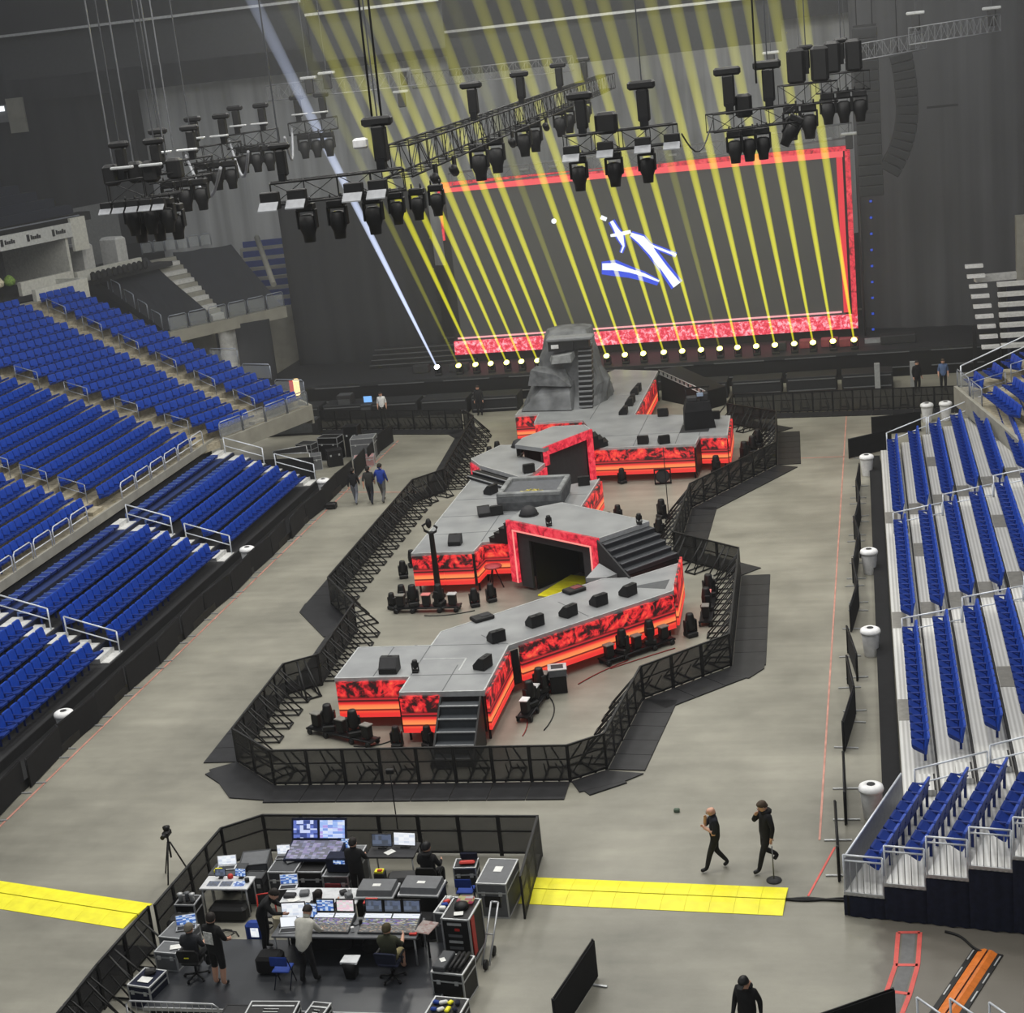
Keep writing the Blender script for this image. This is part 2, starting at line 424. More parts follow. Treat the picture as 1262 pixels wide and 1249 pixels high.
for r in range(NB-1):
    z = BZ0 + RR*1.02*r; x, k0, c0 = row_pts(r)
    for (y0, y1), nm in zip(secs, secn):
        add_row((x-RT*.62, y0), (x-RT*.62, y1), z, FACE_L, f'{ordw(r+1)} row, {nm} of the left bowl', 1)
    # corner wedge: a straight bit, then the turned bit up to the next aisle
    kk = k0 + O20*(RT*.62)
    ys = left_aisles[3]+.65
    s0 = PC + O20*(RT*(r+.62)); a0 = (ys - s0.y)/U20.y
    add_row(s0+U20*a0, s0+U20*2.0, z, R(70), f'{ordw(r+1)} row, corner wedge of the left bowl', 1)
    hi = 6.2
    add_row(s0+U20*3.2, s0+U20*hi, z, R(70), f'{ordw(r+1)} row, end block of the left bowl', 1)

# steps in the aisles, and handrails over every second row
def rail_pts(mb, p, q, h=.85, mid=True, r=.022, posts=True):
    p, q = Vector(p), Vector(q); u = Vector((0,0,1))
    mb.tube(p+u*h, q+u*h, r); 
    if mid: mb.tube(p+u*h*.5, q+u*h*.5, r*.85)
    if posts: mb.tube(p, p+u*h, r); mb.tube(q, q+u*h, r)
    return mb
def handrail(p, q, label, m=None, group=None, **k):
    c = [(p[i]+q[i])/2 for i in range(2)]+[min(p[2],q[2])]
    mb = rail_pts(MB(), [p[i]-c[i] for i in range(3)], [q[i]-c[i] for i in range(3)], **k)
    o = mb.build('handrail', m or M_rail, None, c); tag(o, label, 'handrail', group); return o
M_railg = mat('galvanised_rail', (150,156,168), .45, .5)
M_wstep = mat('white_step', (206,206,204), .6)
anm = ['edge', 'near', 'middle', 'far']
for k, ya in enumerate(left_aisles):
    for r in range(6):
        x = LX0-RT*r; z = LZ0+RR*r
        if not seen((x, ya, z), 30): continue
        s = thing('aisle_step', f'white aisle step, {ordw(r+1)} up the {anm[k]} aisle of the left riser', 'step', (x-RT*.5, ya, z))
        MB().box((-RT*.02,0,.02), (RT*.92,1.2,.03)).build('landing', M_wstep, s)
        MB().box((-RT*.2,0,.105), (RT*.5,1.2,.14)).build('tread', M_wstep, s)
        MB().box((-RT*.2+RT*.25-.03,0,.18), (.05,1.2,.012)).build('nosing', M_edge, s)
    if k:
        for j, r in enumerate((0, 3)):
            x = LX0-RT*(r+.1); x2 = LX0-RT*(r+2.4)
            handrail((x, ya+.42, LZ0+RR*r), (x2, ya+.42, LZ0+RR*(r+2)), f'white handrail on the {"lower" if j==0 else "upper"} half of the {anm[k]} left riser aisle', r=.03)
    for r in range(NB-1):
        x = straight_x(r); z = BZ0+RR*1.02*r
        if not seen((x, ya, z), 10): continue
        o = MB().box((0,0,.08), (RT*.5,1.0,.16)).build('aisle_step', M_step, None, (x-RT*.6, ya, z)); tag(o, f'tan concrete step, {ordw(r+1)} up the {anm[k]} aisle of the left bowl', 'step')
        if r % (2 if k < 3 else 3) == 1:
            handrail((x-.1, ya+.42, z), (x-RT*1.5, ya+.42, z+RR*1.3), f'grey handrail by row {ordw(r+1)} in the {anm[k]} aisle of the left bowl', M_railg)
# the corner aisle between wedge and end block
for r in range(NB-1):
    s0 = PC + O20*(RT*(r+.6)) + U20*2.6; z = BZ0+RR*1.02*r
    o = MB().box((0,0,.08), (RT*.5,.95,.16)).build('aisle_step', M_step, None, (s0.x, s0.y, z), -A20); tag(o, f'tan concrete step, {ordw(r+1)} up the corner aisle of the left bowl', 'step')
    if r % 3 == 1:
        q0 = PC+O20*(RT*(r+.1))+U20*3.05; q1 = PC+O20*(RT*(r+1.7))+U20*3.05
        handrail((q0.x,q0.y,z), (q1.x,q1.y,z+RR*1.5), f'grey handrail by row {ordw(r+1)} in the corner aisle of the left bowl', M_railg)
# bent-tube guard rails along the bowl front
y = 39.2; i = 0
while y < 73:
    if not any(abs(y+.8-a) < 1.2 for a in left_aisles):
        i += 1
        o = MB().path([(0,-.72,0),(0,-.72,.62),(0,-.6,.72),(0,.6,.72),(0,.72,.62),(0,.72,0)], .028).tube((0,-.7,.3),(0,.7,.3),.022).build('guard_rail', M_rail, None, (BX0+.1, y+.8, BZ0+.12))
        tag(o, f'bent tube guard rail, {ordw(i)} from the camera end along the left bowl front', 'guard rail', 'guard rails along the left bowl front')
    y += 1.62
def glass_mat(name, col, alpha):
    m = mat(name, col, .15); b = m.node_tree.nodes['Principled BSDF']; b.inputs['Alpha'].default_value = alpha; return m
M_glass = glass_mat('guard_glass', (190,196,200), .22)
def glass_rail(a, b, z, label, h=.85):
    c = ((a[0]+b[0])/2, (a[1]+b[1])/2, z); L = math.hypot(b[0]-a[0], b[1]-a[1])
    t = thing('guard_rail', label, 'guard rail', c, math.atan2(b[1]-a[1], b[0]-a[0]))
    MB().path([(-L/2,0,0),(-L/2,0,h-.1),(-L/2+.1,0,h),(L/2-.1,0,h),(L/2,0,h-.1),(L/2,0,0)], .03).build('frame', M_railg, t)
    MB().box((0,0,h*.48), (L-.1,.012,h*.8)).build('glass_panel', M_glass, t)
for i in range(4):
    a = PC + U20*(-.9+i*1.8); b = PC + U20*(.8+i*1.8)
    glass_rail(a, b, BZ0+.05, f'glass-filled guard rail, {ordw(i+1)} from the left on the corner balcony')
for i in range(6):
    a = PC + U20*6.45 + O20*(.3+i*2.2); b = PC + U20*6.45 + O20*(2.3+i*2.2)
    z0 = BZ0 + RR*1.02*(.3+i*2.2)/RT
    if i < 3: glass_rail(a, b, z0+.45, f'sloping side guard rail, {ordw(i+1)} up beside the end block')
mb = MB()
q = [PC+U20*6.4, PC+U20*6.4+O20*RT*NB]
mb.add([(q[0].x,q[0].y,1.9),(q[1].x,q[1].y,1.9),(q[1].x,q[1].y,BZ0+RR*1.02*NB+.02),(q[0].x,q[0].y,BZ0+.02),
        (q[0].x+U20.x*.15,q[0].y+U20.y*.15,1.9),(q[1].x+U20.x*.15,q[1].y+U20.y*.15,1.9),(q[1].x+U20.x*.15,q[1].y+U20.y*.15,BZ0+RR*1.02*NB+.02),(q[0].x+U20.x*.15,q[0].y+U20.y*.15,BZ0+.02)],
       [(0,1,2,3),(7,6,5,4),(0,4,5,1),(1,5,6,2),(2,6,7,3),(3,7,4,0)])
bl(mb, 'side_wall', M_conc)

# ---------------------------------------------------------------- right pull-out riser, bent at its near end
QX0, QZ0, QT, QR = .42, .6, .95, .33
A18 = R(18.0)
V18 = Vector((-math.sin(A18), -math.cos(A18), 0)); W18 = Vector((math.cos(A18), -math.sin(A18), 0))   # along the bent rows / outward
QY = 39.0
right_aisles = [39.6, 50.6, 62.2]
def plank_mat():
    m = bpy.data.materials.new('ribbed_aluminium'); m.use_nodes = True; n = N(m); b = m.node_tree.nodes['Principled BSDF']
    tc = n.add('ShaderNodeTexCoord'); w = n.add('ShaderNodeTexWave', Scale=2.6, Distortion=0.0); w.bands_direction = 'X'
    n.ln(tc,'Object',w,'Vector')
    no = n.add('ShaderNodeTexNoise', Scale=.8, Detail=4); n.ln(tc,'Object',no,'Vector')
    r = n.add('ShaderNodeValToRGB'); r.color_ramp.elements[0].color = lin((172,171,167)); r.color_ramp.elements[1].color = lin((226,226,223))
    a = n.add('ShaderNodeMixRGB', blend_type='MIX'); a.inputs['Fac'].default_value = .35; n.ln(w,'Fac',a,'Color1'); n.ln(no,'Fac',a,'Color2')
    n.ln(a,'Color',r,'Fac'); n.ln(r,'Color',b,'Base Color'); b.inputs['Roughness'].default_value = .5; b.inputs['Metallic'].default_value = .15
    return m
M_plank = plank_mat()
M_plankg = mat('bare_metal_sheet', (140,138,132), .45, .2)
def qrow(r):
    """front nose of row r: corner point, far end, near end"""
    c = Vector((QX0+QT*r, QY, 0))
    # the bent part starts where the straight line and the bent offset line meet
    b0 = Vector((QX0, QY, 0)) + W18*(QT*r)
    k = b0 - V18*((b0.x-(QX0+QT*r))/V18.x)
    return k, Vector((QX0+QT*r, 74.4+.0*r, 0)), k + V18*(4.9+.02*r)
rt = thing('seating_riser', 'right pull-out seating riser with ribbed silver rows and a bent near end', 'seating stand', (QX0, 56, 0))
def ql(mb, name, m):
    for i, v in enumerate(mb.v): mb.v[i] = (v[0]-QX0, v[1]-56, v[2])
    return mb.build(name, m, rt)
NQ = 7
for r in range(NQ):
    k, f, e = qrow(r); k1, f1, e1 = qrow(r+1); z = QZ0+QR*r
    mb = MB(); mb.prism([(k.x,k.y),(f.x,f.y),(f1.x,f1.y),(k1.x,k1.y)], z-.06, z); ql(mb, 'row_deck', M_plank)
    mb = MB(); mb.prism([(e.x,e.y),(k.x,k.y),(k1.x,k1.y),(e1.x,e1.y)], z-.06, z); ql(mb, 'bent_row_deck', M_plank)
    mb = MB(); mb.slab(k1+Vector((-.03,0,0)), f1+Vector((-.03,0,0)), z+.0, z+QR-.06, .03); ql(mb, 'row_riser', M_dark)
    for ya in right_aisles[1:] + [43.2, 57.0, 68.0][r % 3:r % 3 + 1]:
        mb = MB(); mb.box((f.x+.24, ya+1.6, z+.006), (.46, 1.5, .012)); ql(mb, 'cover_plate', M_plankg)
k, f, e = qrow(0)
mb = MB(); mb.slab(k+Vector((.12,0,0)), f+Vector((.12,0,0)), .02, QZ0-.06, .05); mb.slab(e+W18*.1, k+W18*.1, .02, QZ0-.06, .05); ql(mb, 'front_skirt', M_cloth)
# black block standing in for the riser's shaded foot beside the walkway
tag(MB().box((0,0,.14), (.5, 35.6, .28)).build('dark_ledge', M_cloth, None, (.13, 56.9, 0)), 'black ledge added as the shaded gap along the foot of the right riser', 'ledge')
# navy skirt, one hanging panel for each row end, stepping up
for r in range(NQ):
    k, f, e = qrow(r); k1, f1, e1 = qrow(r+1); z = QZ0+QR*r
    d = (e1-e); dn = V18*.03
    mb = pleats(MB(), (e.x+dn.x, e.y+dn.y), (e1.x+dn.x, e1.y+dn.y), .02, z-.07, amp=.025, step=.09)
    c = (e+e1)/2
    for i, v in enumerate(mb.v): mb.v[i] = (v[0]-c.x, v[1]-c.y, v[2])
    tag(mb.build('stand_skirt', M_navy, None, (c.x,c.y,0)), f'navy cloth skirt below the {ordw(r+1)} row end of the right riser', 'skirt')
    # end rail with bars
    t = thing('end_rail', f'white barred end railing on the {ordw(r+1)} row of the right riser', 'railing', (c.x, c.y, z), math.atan2(d.y, d.x))
    L = d.length-.06
    mb = MB(); mb.tube((-L/2,0,1.0),(L/2,0,1.0),.025); mb.tube((-L/2,0,.86),(L/2,0,.86),.022); mb.tube((-L/2,0,0),(-L/2,0,1.0),.025); mb.tube((L/2,0,0),(L/2,0,1.0),.025)
    mb.build('frame', M_rail, t)
    mb = MB()
    for i in range(1, 6): mb.tube((-L/2+L*i/6,0,.0),(-L/2+L*i/6,0,.86),.012)
    mb.build('bars', M_alu, t)
    MB().box((0,-.01,.02), (L+.04,.05,.06)).build('kick_plate', M_edge, t)
# grey front shield of the bent end
k, f, e = qrow(0)
t = thing('shield_panel', 'grey slanted front panel at the bent near end of the right riser', 'panel', ((k.x+e.x)/2, (k.y+e.y)/2, QZ0), math.atan2(V18.y, V18.x))
MB().box((0,0,.42), (4.6,.05,.84)).build('sheet', mat('shield_grey', (150,152,156), .4, .2), t)
MB().tube((-2.3,0,.85),(2.3,0,.85),.03).build('top_rail', M_rail, t)
for r in range(NQ):
    k, f, e = qrow(r); z = QZ0+QR*r; xx = QX0+QT*(r+.66)
    k2 = k + Vector((QT*.66, 0, 0))
    for (y0, y1), nm in zip(((right_aisles[0]+1.1, right_aisles[1]-.5), (right_aisles[1]+.6, right_aisles[2]-.5), (right_aisles[2]+.6, 74.0)), ('near straight block', 'middle block', 'far block')):
        add_row((xx, y0), (xx, y1), z, R(-90), f'{ordw(r+1)} row, {nm} of the right riser', 0)
    s0 = k + W18*(QT*.66)
    add_row(s0+V18*.1, s0+V18*4.35, z, R(-108), f'{ordw(r+1)} row, bent near block of the right riser', 0)
    for j, ya in enumerate(right_aisles):
        o = MB().box((0,0,.09), (.42,.95,.17)).box((.19,0,.178), (.05,.95,.01), 1).build('aisle_step', [M_plank, M_black], None, (QX0+QT*(r+.66), ya+(.0 if j else .15), z))
        tag(o, f'silver aisle step, {ordw(r+1)} up the {["near","middle","far"][j]} aisle of the right riser', 'step')
for j, ya in enumerate(right_aisles):
    for r in (0, 2, 4):
        h = (QX0+QT*r+.3, ya-.5, QZ0+QR*r); h2 = (QX0+QT*(r+1.95)+.3, ya-.5+(.35 if j == 0 else 0), QZ0+QR*(r+1))
        handrail(h, h2, f'white handrail, {["lowest","middle","upper"][r//2]} in the {["near","middle","far"][j]} aisle of the right riser', r=.028)
for i in range(3):
    a = Vector((QX0+.3+QT*2*i, 74.3, QZ0+QR*2*i)); b = a+Vector((QT*1.9, .15, QR*1.9))
    handrail(a, b, f'white rail at the far end of the right riser, {["lowest","middle","highest"][i]}', r=.03)

# ---------------------------------------------------------------- right bowl corner at the far end
f0 = Vector((4.07,76.47,2.9)); f1 = Vector((5.56,68.37,2.9))
g0 = f0; gd = (f1-f0); gl = gd.length; gd.normalize(); go = Vector((-gd.y, gd.x, 0))
if go.x < 0: go = -go
rb = thing('seating_bowl', 'right concrete seating bowl corner beyond the riser', 'seating stand', f0)
for r in range(9):
    z = .33*r
    mb = MB(); mb.box((0,0,0),(gl+9,.86,.35)); 
    T = Matrix.Translation(gd*((gl+9)/2) + go*(.43+.86*r) + Vector((0,0,z-.17))) @ Matrix.Rotation(math.atan2(gd.y,gd.x),4,'Z')
    for i, v in enumerate(mb.v): mb.v[i] = tuple(T @ Vector(v))
    mb.build('row_step', M_step, rb)
mb = MB(); a_, b_ = Vector((0,0,0))-go*.1, gd*(gl+9)-go*.1; mb.slab(a_, b_, -.8, .1, .16); mb.build('balcony_front', M_conc, rb)
hd = math.atan2(-go.y, -go.x) + R(90)
for r in range(7):
    o_ = f0 + go*(.86*(r+.62))
    add_row(o_+gd*.5, o_+gd*2.6, 2.9+.33*r, hd, f'{ordw(r+1)} row, left of the aisle in the right bowl corner', 1)
    add_row(o_+gd*3.9, o_+gd*8.5, 2.9+.33*r, hd, f'{ordw(r+1)} row, right of the aisle in the right bowl corner', 1)
    if r % 2 == 0:
        p_ = f0 + go*(.86*r) + gd*2.85; q_ = f0 + go*(.86*(r+1.7)) + gd*2.85
        handrail((p_.x,p_.y,2.9+.33*r),(q_.x,q_.y,2.9+.33*(r+1)), f'grey handrail by row {ordw(r+1)} of the right bowl corner', M_railg)
glass_rail(f0, f0+gd*2.2, 2.95, 'glass-filled guard rail on the right bowl corner, left piece')
glass_rail(f0+gd*2.4, f0+gd*4.4, 2.95, 'glass-filled guard rail on the right bowl corner, right piece')
q0 = f0+go*.2-gd*.1; q1 = f0+go*5-gd*.1
handrail((q0.x,q0.y,2.9),(q1.x,q1.y,4.7), 'long pale side rail climbing the end of the right bowl', r=.035, h=1.0)
# white stepped stair ends farther back on the right
p = Vector((6.05,90,1.98))
st = thing('staircase', 'white open-tread staircase climbing by the far right curtain', 'stairs', (p.x, 90, 0))
for i in range(9): MB().box((.55-.08*i, .25*i, p.z+.52*i),(.95,.5,.16)).build('tread', M_white, st)
MB().box((-.2,1.3,(p.z+1)/2),(.2,.3,p.z+1)).box((1.7,1.6,2.6),(1.0,1.6,5.0)).build('stair_support', M_black, st)
tq = Vector((7.22,92,5.28))
MB().box((tq.x-p.x+1.3, 3.2, tq.z),(5,.6,.35), rz=R(8)).build('top_landing', M_wstep, st)
p = Vector((7.99,88,2.39))
st = thing('bench_stand', 'stack of pale bench rows rising at the far right edge', 'seating stand', (p.x+.7, 88, 0))
for i in range(7):
    MB().box((0,.3*i,p.z+.5*i),(3.4,.5,.2)).build('bench_row', M_wstep, st)
    MB().box((.2,.3*i+.2,(p.z+.5*i-.1)/2),(2.8,.3,p.z+.5*i-.1)).build('bench_riser', M_navy, st)
p = Vector((8.44,90,7.47))
tag(MB().box((0,0,(p.z+1.1)/2),(1.0,.8,p.z+1.1)).build('concrete_post', M_conc, None, (p.x+.35,93,0)), 'grey concrete block at the far right edge', 'post')

# ---------------------------------------------------------------- corner beyond the left bowl: tarped sections, columns, suites
def S20(u, o, z): v = PC + U20*u + O20*o; return Vector((v.x, v.y, z))
M_tarp = mat('dark_tarp', (38,40,46), .7, var=.15, scale=.7)
def tarp(pts, label):
    c = sum((Vector(p) for p in pts), Vector())/4
    mb = MB(); n = 6
    for i in range(n):
        for j in range(n):
            pass
    g = [[(Vector(pts[0]).lerp(Vector(pts[1]), i/n)).lerp(Vector(pts[3]).lerp(Vector(pts[2]), i/n), j/n) for i in range(n+1)] for j in range(n+1)]
    vs, fs = [], []
    for j in range(n+1):
        for i in range(n+1):
            p = g[j][i]-c; vs.append((p.x, p.y, p.z+.04*math.sin(i*2.1+j*1.3)))
    for j in range(n):
        for i in range(n): a = j*(n+1)+i; fs.append((a, a+1, a+n+2, a+n+1))
    o = len(vs); vs += [(x,y,z-.5) for x,y,z in vs]; fs += [tuple(o+k for k in reversed(q)) for q in list(fs)]
    ring = [i for i in range(n+1)] + [(j+1)*(n+1)+n for j in range(n)] + [n*(n+1)+i for i in reversed(range(n))] + [j*(n+1) for j in reversed(range(1,n))]
    for k in range(len(ring)): a, b = ring[k], ring[(k+1) % len(ring)]; fs.append((b, a, o+a, o+b))
    mb.add(vs, fs, 0, None, False)
    return tag(mb.build('tarp_cover', M_tarp, None, c), label, 'tarpaulin')
tA = [(-41.45,90.31,6.1), (-40.09,94.71,6.1), (-45.94,99.12,9.6), (-48.21,94.68,9.6)]
tB = [(-39.71,95.71,6.1), (-36.46,97.34,6.1), (-41.31,102.62,9.6), (-44.71,100.68,9.6)]
tarp(tA, 'dark tarpaulin over the left block of corner seats')
tarp(tB, 'dark tarpaulin over the right block of corner seats')
def lerp3(a, b, t): return tuple(a[i]+(b[i]-a[i])*t for i in range(3))
st = thing('stair_flight', 'pale concrete steps between the two dark tarpaulins', 'stairs', tA[1])
for i in range(14):
    a = lerp3(tA[1], tA[2], i/14); b = lerp3(tB[0], tB[3], i/14); a2 = lerp3(tA[1], tA[2], (i+1)/14); b2 = lerp3(tB[0], tB[3], (i+1)/14)
    mb = MB(); o_ = tA[1]
    mb.prism([(p[0]-o_[0], p[1]-o_[1]) for p in (a, b, b2, a2)], a[2]-o_[2]-.5, a[2]-o_[2]+.05); mb.build('step', M_conc if i % 2 else M_wstep, st)  # alternating tones put shading stripes into the step colours
# balcony slab under the tarps with a row of glass rails
mz = 6.0
bal = [(tA[0][0],tA[0][1]), (tB[1][0],tB[1][1])]
dx = (bal[1][0]-bal[0][0], bal[1][1]-bal[0][1]); bl_ = math.hypot(*dx); ux = (dx[0]/bl_, dx[1]/bl_); nx_ = (ux[1], -ux[0])
slab = MB(); slab.slab(bal[0], bal[1], 5.35, 6.05, .5, 0, -.3)
tag(slab.build('balcony_slab', M_conc), 'pale concrete balcony edge below the dark tarpaulins', 'balcony')
for i in range(6):
    a = [bal[0][k]+ux[k]*(bl_*i/6+.08)+nx_[k]*.5 for k in range(2)]; b = [bal[0][k]+ux[k]*(bl_*(i+1)/6-.08)+nx_[k]*.5 for k in range(2)]
    glass_rail(a, b, 6.06, f'glass balcony rail, {ordw(i+1)} from the left in front of the tarpaulins', .95)
for i in range(6):
    a = lerp3(tA[0], tA[3], i/6+.02); b = lerp3(tA[0], tA[3], (i+.8)/6)
    c = [a[k] for k in range(3)]
    o = MB().path([(0,0,0),(0,0,.9),((b[0]-a[0])*.2,(b[1]-a[1])*.2,1.0),(b[0]-a[0],b[1]-a[1],1.0+.5*(b[2]-a[2])),(b[0]-a[0],b[1]-a[1],b[2]-a[2])], .035).build('guard_rail', M_railg, None, c)
    tag(o, f'grey bent rail, {ordw(i+1)} up the left edge of the left tarpaulin', 'guard rail')
for i in range(6):
    a = lerp3(tB[3], tB[2], i/5-.55); b = lerp3(tB[3], tB[2], (i+.9)/5-.55)
    glass_rail((a[0],a[1]+.4), (b[0],b[1]+.4), 9.75, f'glass rail, {ordw(i+1)} from the left along the top of the corner tarpaulins', .8)
# columns and black mask under the balcony
for (x,y,w,lb) in ((224,440,.9,'short white column under the left part of the balcony'), (284,450,1.15,'tall white round column under the balcony')):
    p = Vector((-42.75,95.05,3.6) if w == .9 else (-40.01,96.42,2.6))
    c = MB(); c.lathe([(w*.5,0),(w*.5,5.3)], 20, c=(0,0,0)); c.box((0,0,5.15),(w*1.3,w*1.3,.3)); tag(c.build('column', mat('white_column', (240,240,236), .5), None, (p.x,p.y,0)), lb, 'column')
pa = Vector((-38.35,93.83,2)); pb = Vector((-36.56,95.23,2))
tag(pleats(MB(), (pa.x,pa.y), (pb.x,pb.y), .05, 5.6, amp=.06, step=.3).build('masking_curtain', M_drapeb), 'black masking curtain hanging under the balcony by the column', 'curtain')
pa = Vector((-43.59,95.79,3.5))
struct('trim_1', MB().box((pa.x-3, pa.y+7, 3), (9,.3,6), rz=R(-30)), M_conc)
# pale wall with an equipment bracket seen between the black curtains
p = Vector((-38.72,102.62,1.2))
wl = thing('service_wall', 'pale service wall with a grey box between the black curtains', 'wall panel', (p.x,p.y,0))
MB().box((.2,2.2,2.6), (3.4,.3,5.2)).build('panel', mat('cream_wall', (186,182,166), .8), wl)
MB().box((.3,1.9,3.9), (1.6,.5,1.0), bev=.05).build('duct_box', M_alu, wl)
MB().tube((-1.6,1.6,1.6),(1.6,1.2,.6),.07).tube((-1.6,1.5,2.9),(1.8,1.4,3.2),.06).build('brace', M_black, wl)
# right of the tarps, rows of seats beyond
a = Vector((-40.7,106,9.2))
st = thing('far_stand', 'small piece of seating stand with blue rows beyond the right tarpaulin', 'seating stand', (a.x+.4, 107, 0))
for i in range(7):
    z = a.z-.1-.6*i
    MB().box((.22*i,-.75*i,z),(3.6,.3,.4), rz=R(10)).build('seat_row', M_blued, st)
    MB().box((.22*i,-.75*i-.35,(z-.2)/2),(3.8,.6,z-.2), rz=R(10)).build('row_step', M_conc, st)
a = Vector((-37.16,99,7.51))
MB_ = MB().tube((0,0,0),(-2.6,5,2.6),.2); 
tag(MB_.build('parapet', M_conc, None, (a.x-.2,a.y,a.z-.3)), 'sloping pale parapet right of the right tarpaulin', 'parapet')

# suites behind the top of the end block
su = thing('corner_suite', 'white-walled corner suites with a pale sign fascia above the bowl', 'suite', S20(4.2, 17.5, 8.3))
def sbox(name, u0, u1, o0, o1, z0, z1, m, par=None):
    pts = [S20(u0,o0,0), S20(u1,o0,0), S20(u1,o1,0), S20(u0,o1,0)]; b = S20(4.2,17.5,8.3)
    mb = MB(); mb.prism([(p.x-b.x, p.y-b.y) for p in pts], z0-b.z, z1-b.z)
    return mb.build(name, m, par or su)
M_sw = mat('suite_white', (204,204,196), .7)
sbox('front_wall', 4.2, 8.3, 17.3, 17.6, 8.3, 9.85, M_sw)
sbox('side_wall', 8.1, 8.3, 17.6, 22, 8.3, 9.85, M_sw)
sbox('low_wall', 0.5, 4.2, 17.5, 17.8, 8.6, 9.2, M_conc)
sbox('suite_floor', 0, 18, 19.6, 26, 9.0, 9.3, M_dark)
sbox('suite_ledge', 5.4, 9.6, 19.8, 20.1, 9.3, 10.1, M_sw)
sbox('suite_ledge', 9.9, 15.5, 19.8, 20.1, 9.2, 9.95, M_sw)
sbox('back_wall', -2, 20, 25.8, 26, 9.2, 13.2, M_grey)
sbox('partition', 9.6, 9.8, 20, 25.8, 9.2, 12.2, M_sw)
sbox('sign_fascia', 4.0, 10.1, 19.8, 20.05, 12.1, 12.95, mat('sign_pale', (196,198,196), .6))
sbox('fascia_end', 10.1, 11.3, 19.8, 20.0, 11.2, 13.2, M_sw)
fr = sbox('red_sign', 2.0, 4.0, 19.8, 20.05, 12.0, 12.9, mat('sign_red', (186,44,52), .6))
for k, u0 in enumerate((4.5, 6.5, 8.5)):       # small dark lettering too far away to read
    sbox('sign_mark', u0, u0+.16, 19.74, 19.8, 12.35, 12.75, M_dark)
    for j in range(5): sbox('sign_lettering', u0+.3+.16*j, u0+.41+.16*j, 19.76, 19.8, 12.42, 12.42+(.26 if j % 3 == 0 else .18), M_dark)
sbox('deck_rail', 3.0, 11, 19.9, 19.96, 13.25, 13.32, M_railg)
sbox('red_counter', 2.6, 4.6, 21, 21.6, 10.8, 11.1, M_red)
for i in range(11):
    pt = S20(10.6+.45*i, 19.2, 9.25)
    o = MB().box((0,0,.3),(.4,.35,.6), bev=.12).build('suite_chair', M_black, None, pt, -A20); tag(o, f'black suite chair, {ordw(i+1)} from the left behind the corner ledge', 'chair')
for i, (u, o_, c, nm) in enumerate(((3.2,20.6,(196,190,120),'yellow'), (3.9,20.7,(188,60,60),'red'), (4.6,20.8,(214,206,180),'cream'), (5.3,20.6,(120,150,70),'green'))):
    p = S20(u, o_, 9.9)
    bm_ = MB().lathe([(.02,0),(.3,.1),(.38,.35),(.2,.6),(.02,.7)], 9).build('flower_bunch', mat('posy_'+nm, c, .8, var=.5, scale=14), None, p); tag(bm_, f'{nm} flower bunch on the suite counter at the far left', 'flowers')
for (x,y,lb) in ((140,303,'left pale booth standing behind the corner ledge'), (162,302,'right pale booth standing behind the corner ledge')):
    u = 12.0 if x == 140 else 14.9
    p = S20(u, 21.5, 9.3); tag(MB().box((0,0,1.0),(1.7,.9,2.2), rz=-A20, bev=.15).build('booth', mat('booth_white', (196,196,194), .7), None, p), lb, 'booth')
# dark upper deck with faint seat rows
ud = thing('upper_deck', 'dark upper seating deck high on the far left', 'seating stand', S20(-4, 20, 13.2))
b = S20(-4,20,13.2)
for i in range(11):
    pts = [S20(-16,20+.9*i,0), S20(12-.5*i,20+.9*i,0), S20(12-.5*i,21+.9*i,0), S20(-16,21+.9*i,0)]
    mb = MB(); mb.prism([(p.x-b.x,p.y-b.y) for p in pts], -.3+.5*i, .2+.5*i); mb.build('row_step', M_black, ud)
    mb = MB(); pts = [S20(-16,20.4+.9*i,0), S20(11-.5*i,20.4+.9*i,0), S20(11-.5*i,20.7+.9*i,0), S20(-16,20.7+.9*i,0)]
    mb.prism([(p.x-b.x,p.y-b.y) for p in pts], .2+.5*i, .75+.5*i); mb.build('seat_row', mat('shadow_navy', (26,30,44), .7), ud)
p = Vector((-60.17,112,19.58))
cw = thing('lit_opening', 'small lit doorway opening high in the dark wall at far left', 'opening', (p.x, 108.5, p.z))
MB().box((-1,0,0),(7,.3,1.2)).build('surround', M_grey, cw)
MB().box((-1.2,-.2,.35),(4.6,.1,.35)).build('lamp_panel', glow('far_lamp', (235,240,245), 1.6), cw)
MB().box((2.0,-.2,-.2),(1.3,.2,2.4)).build('door_leaf', M_conc, cw)

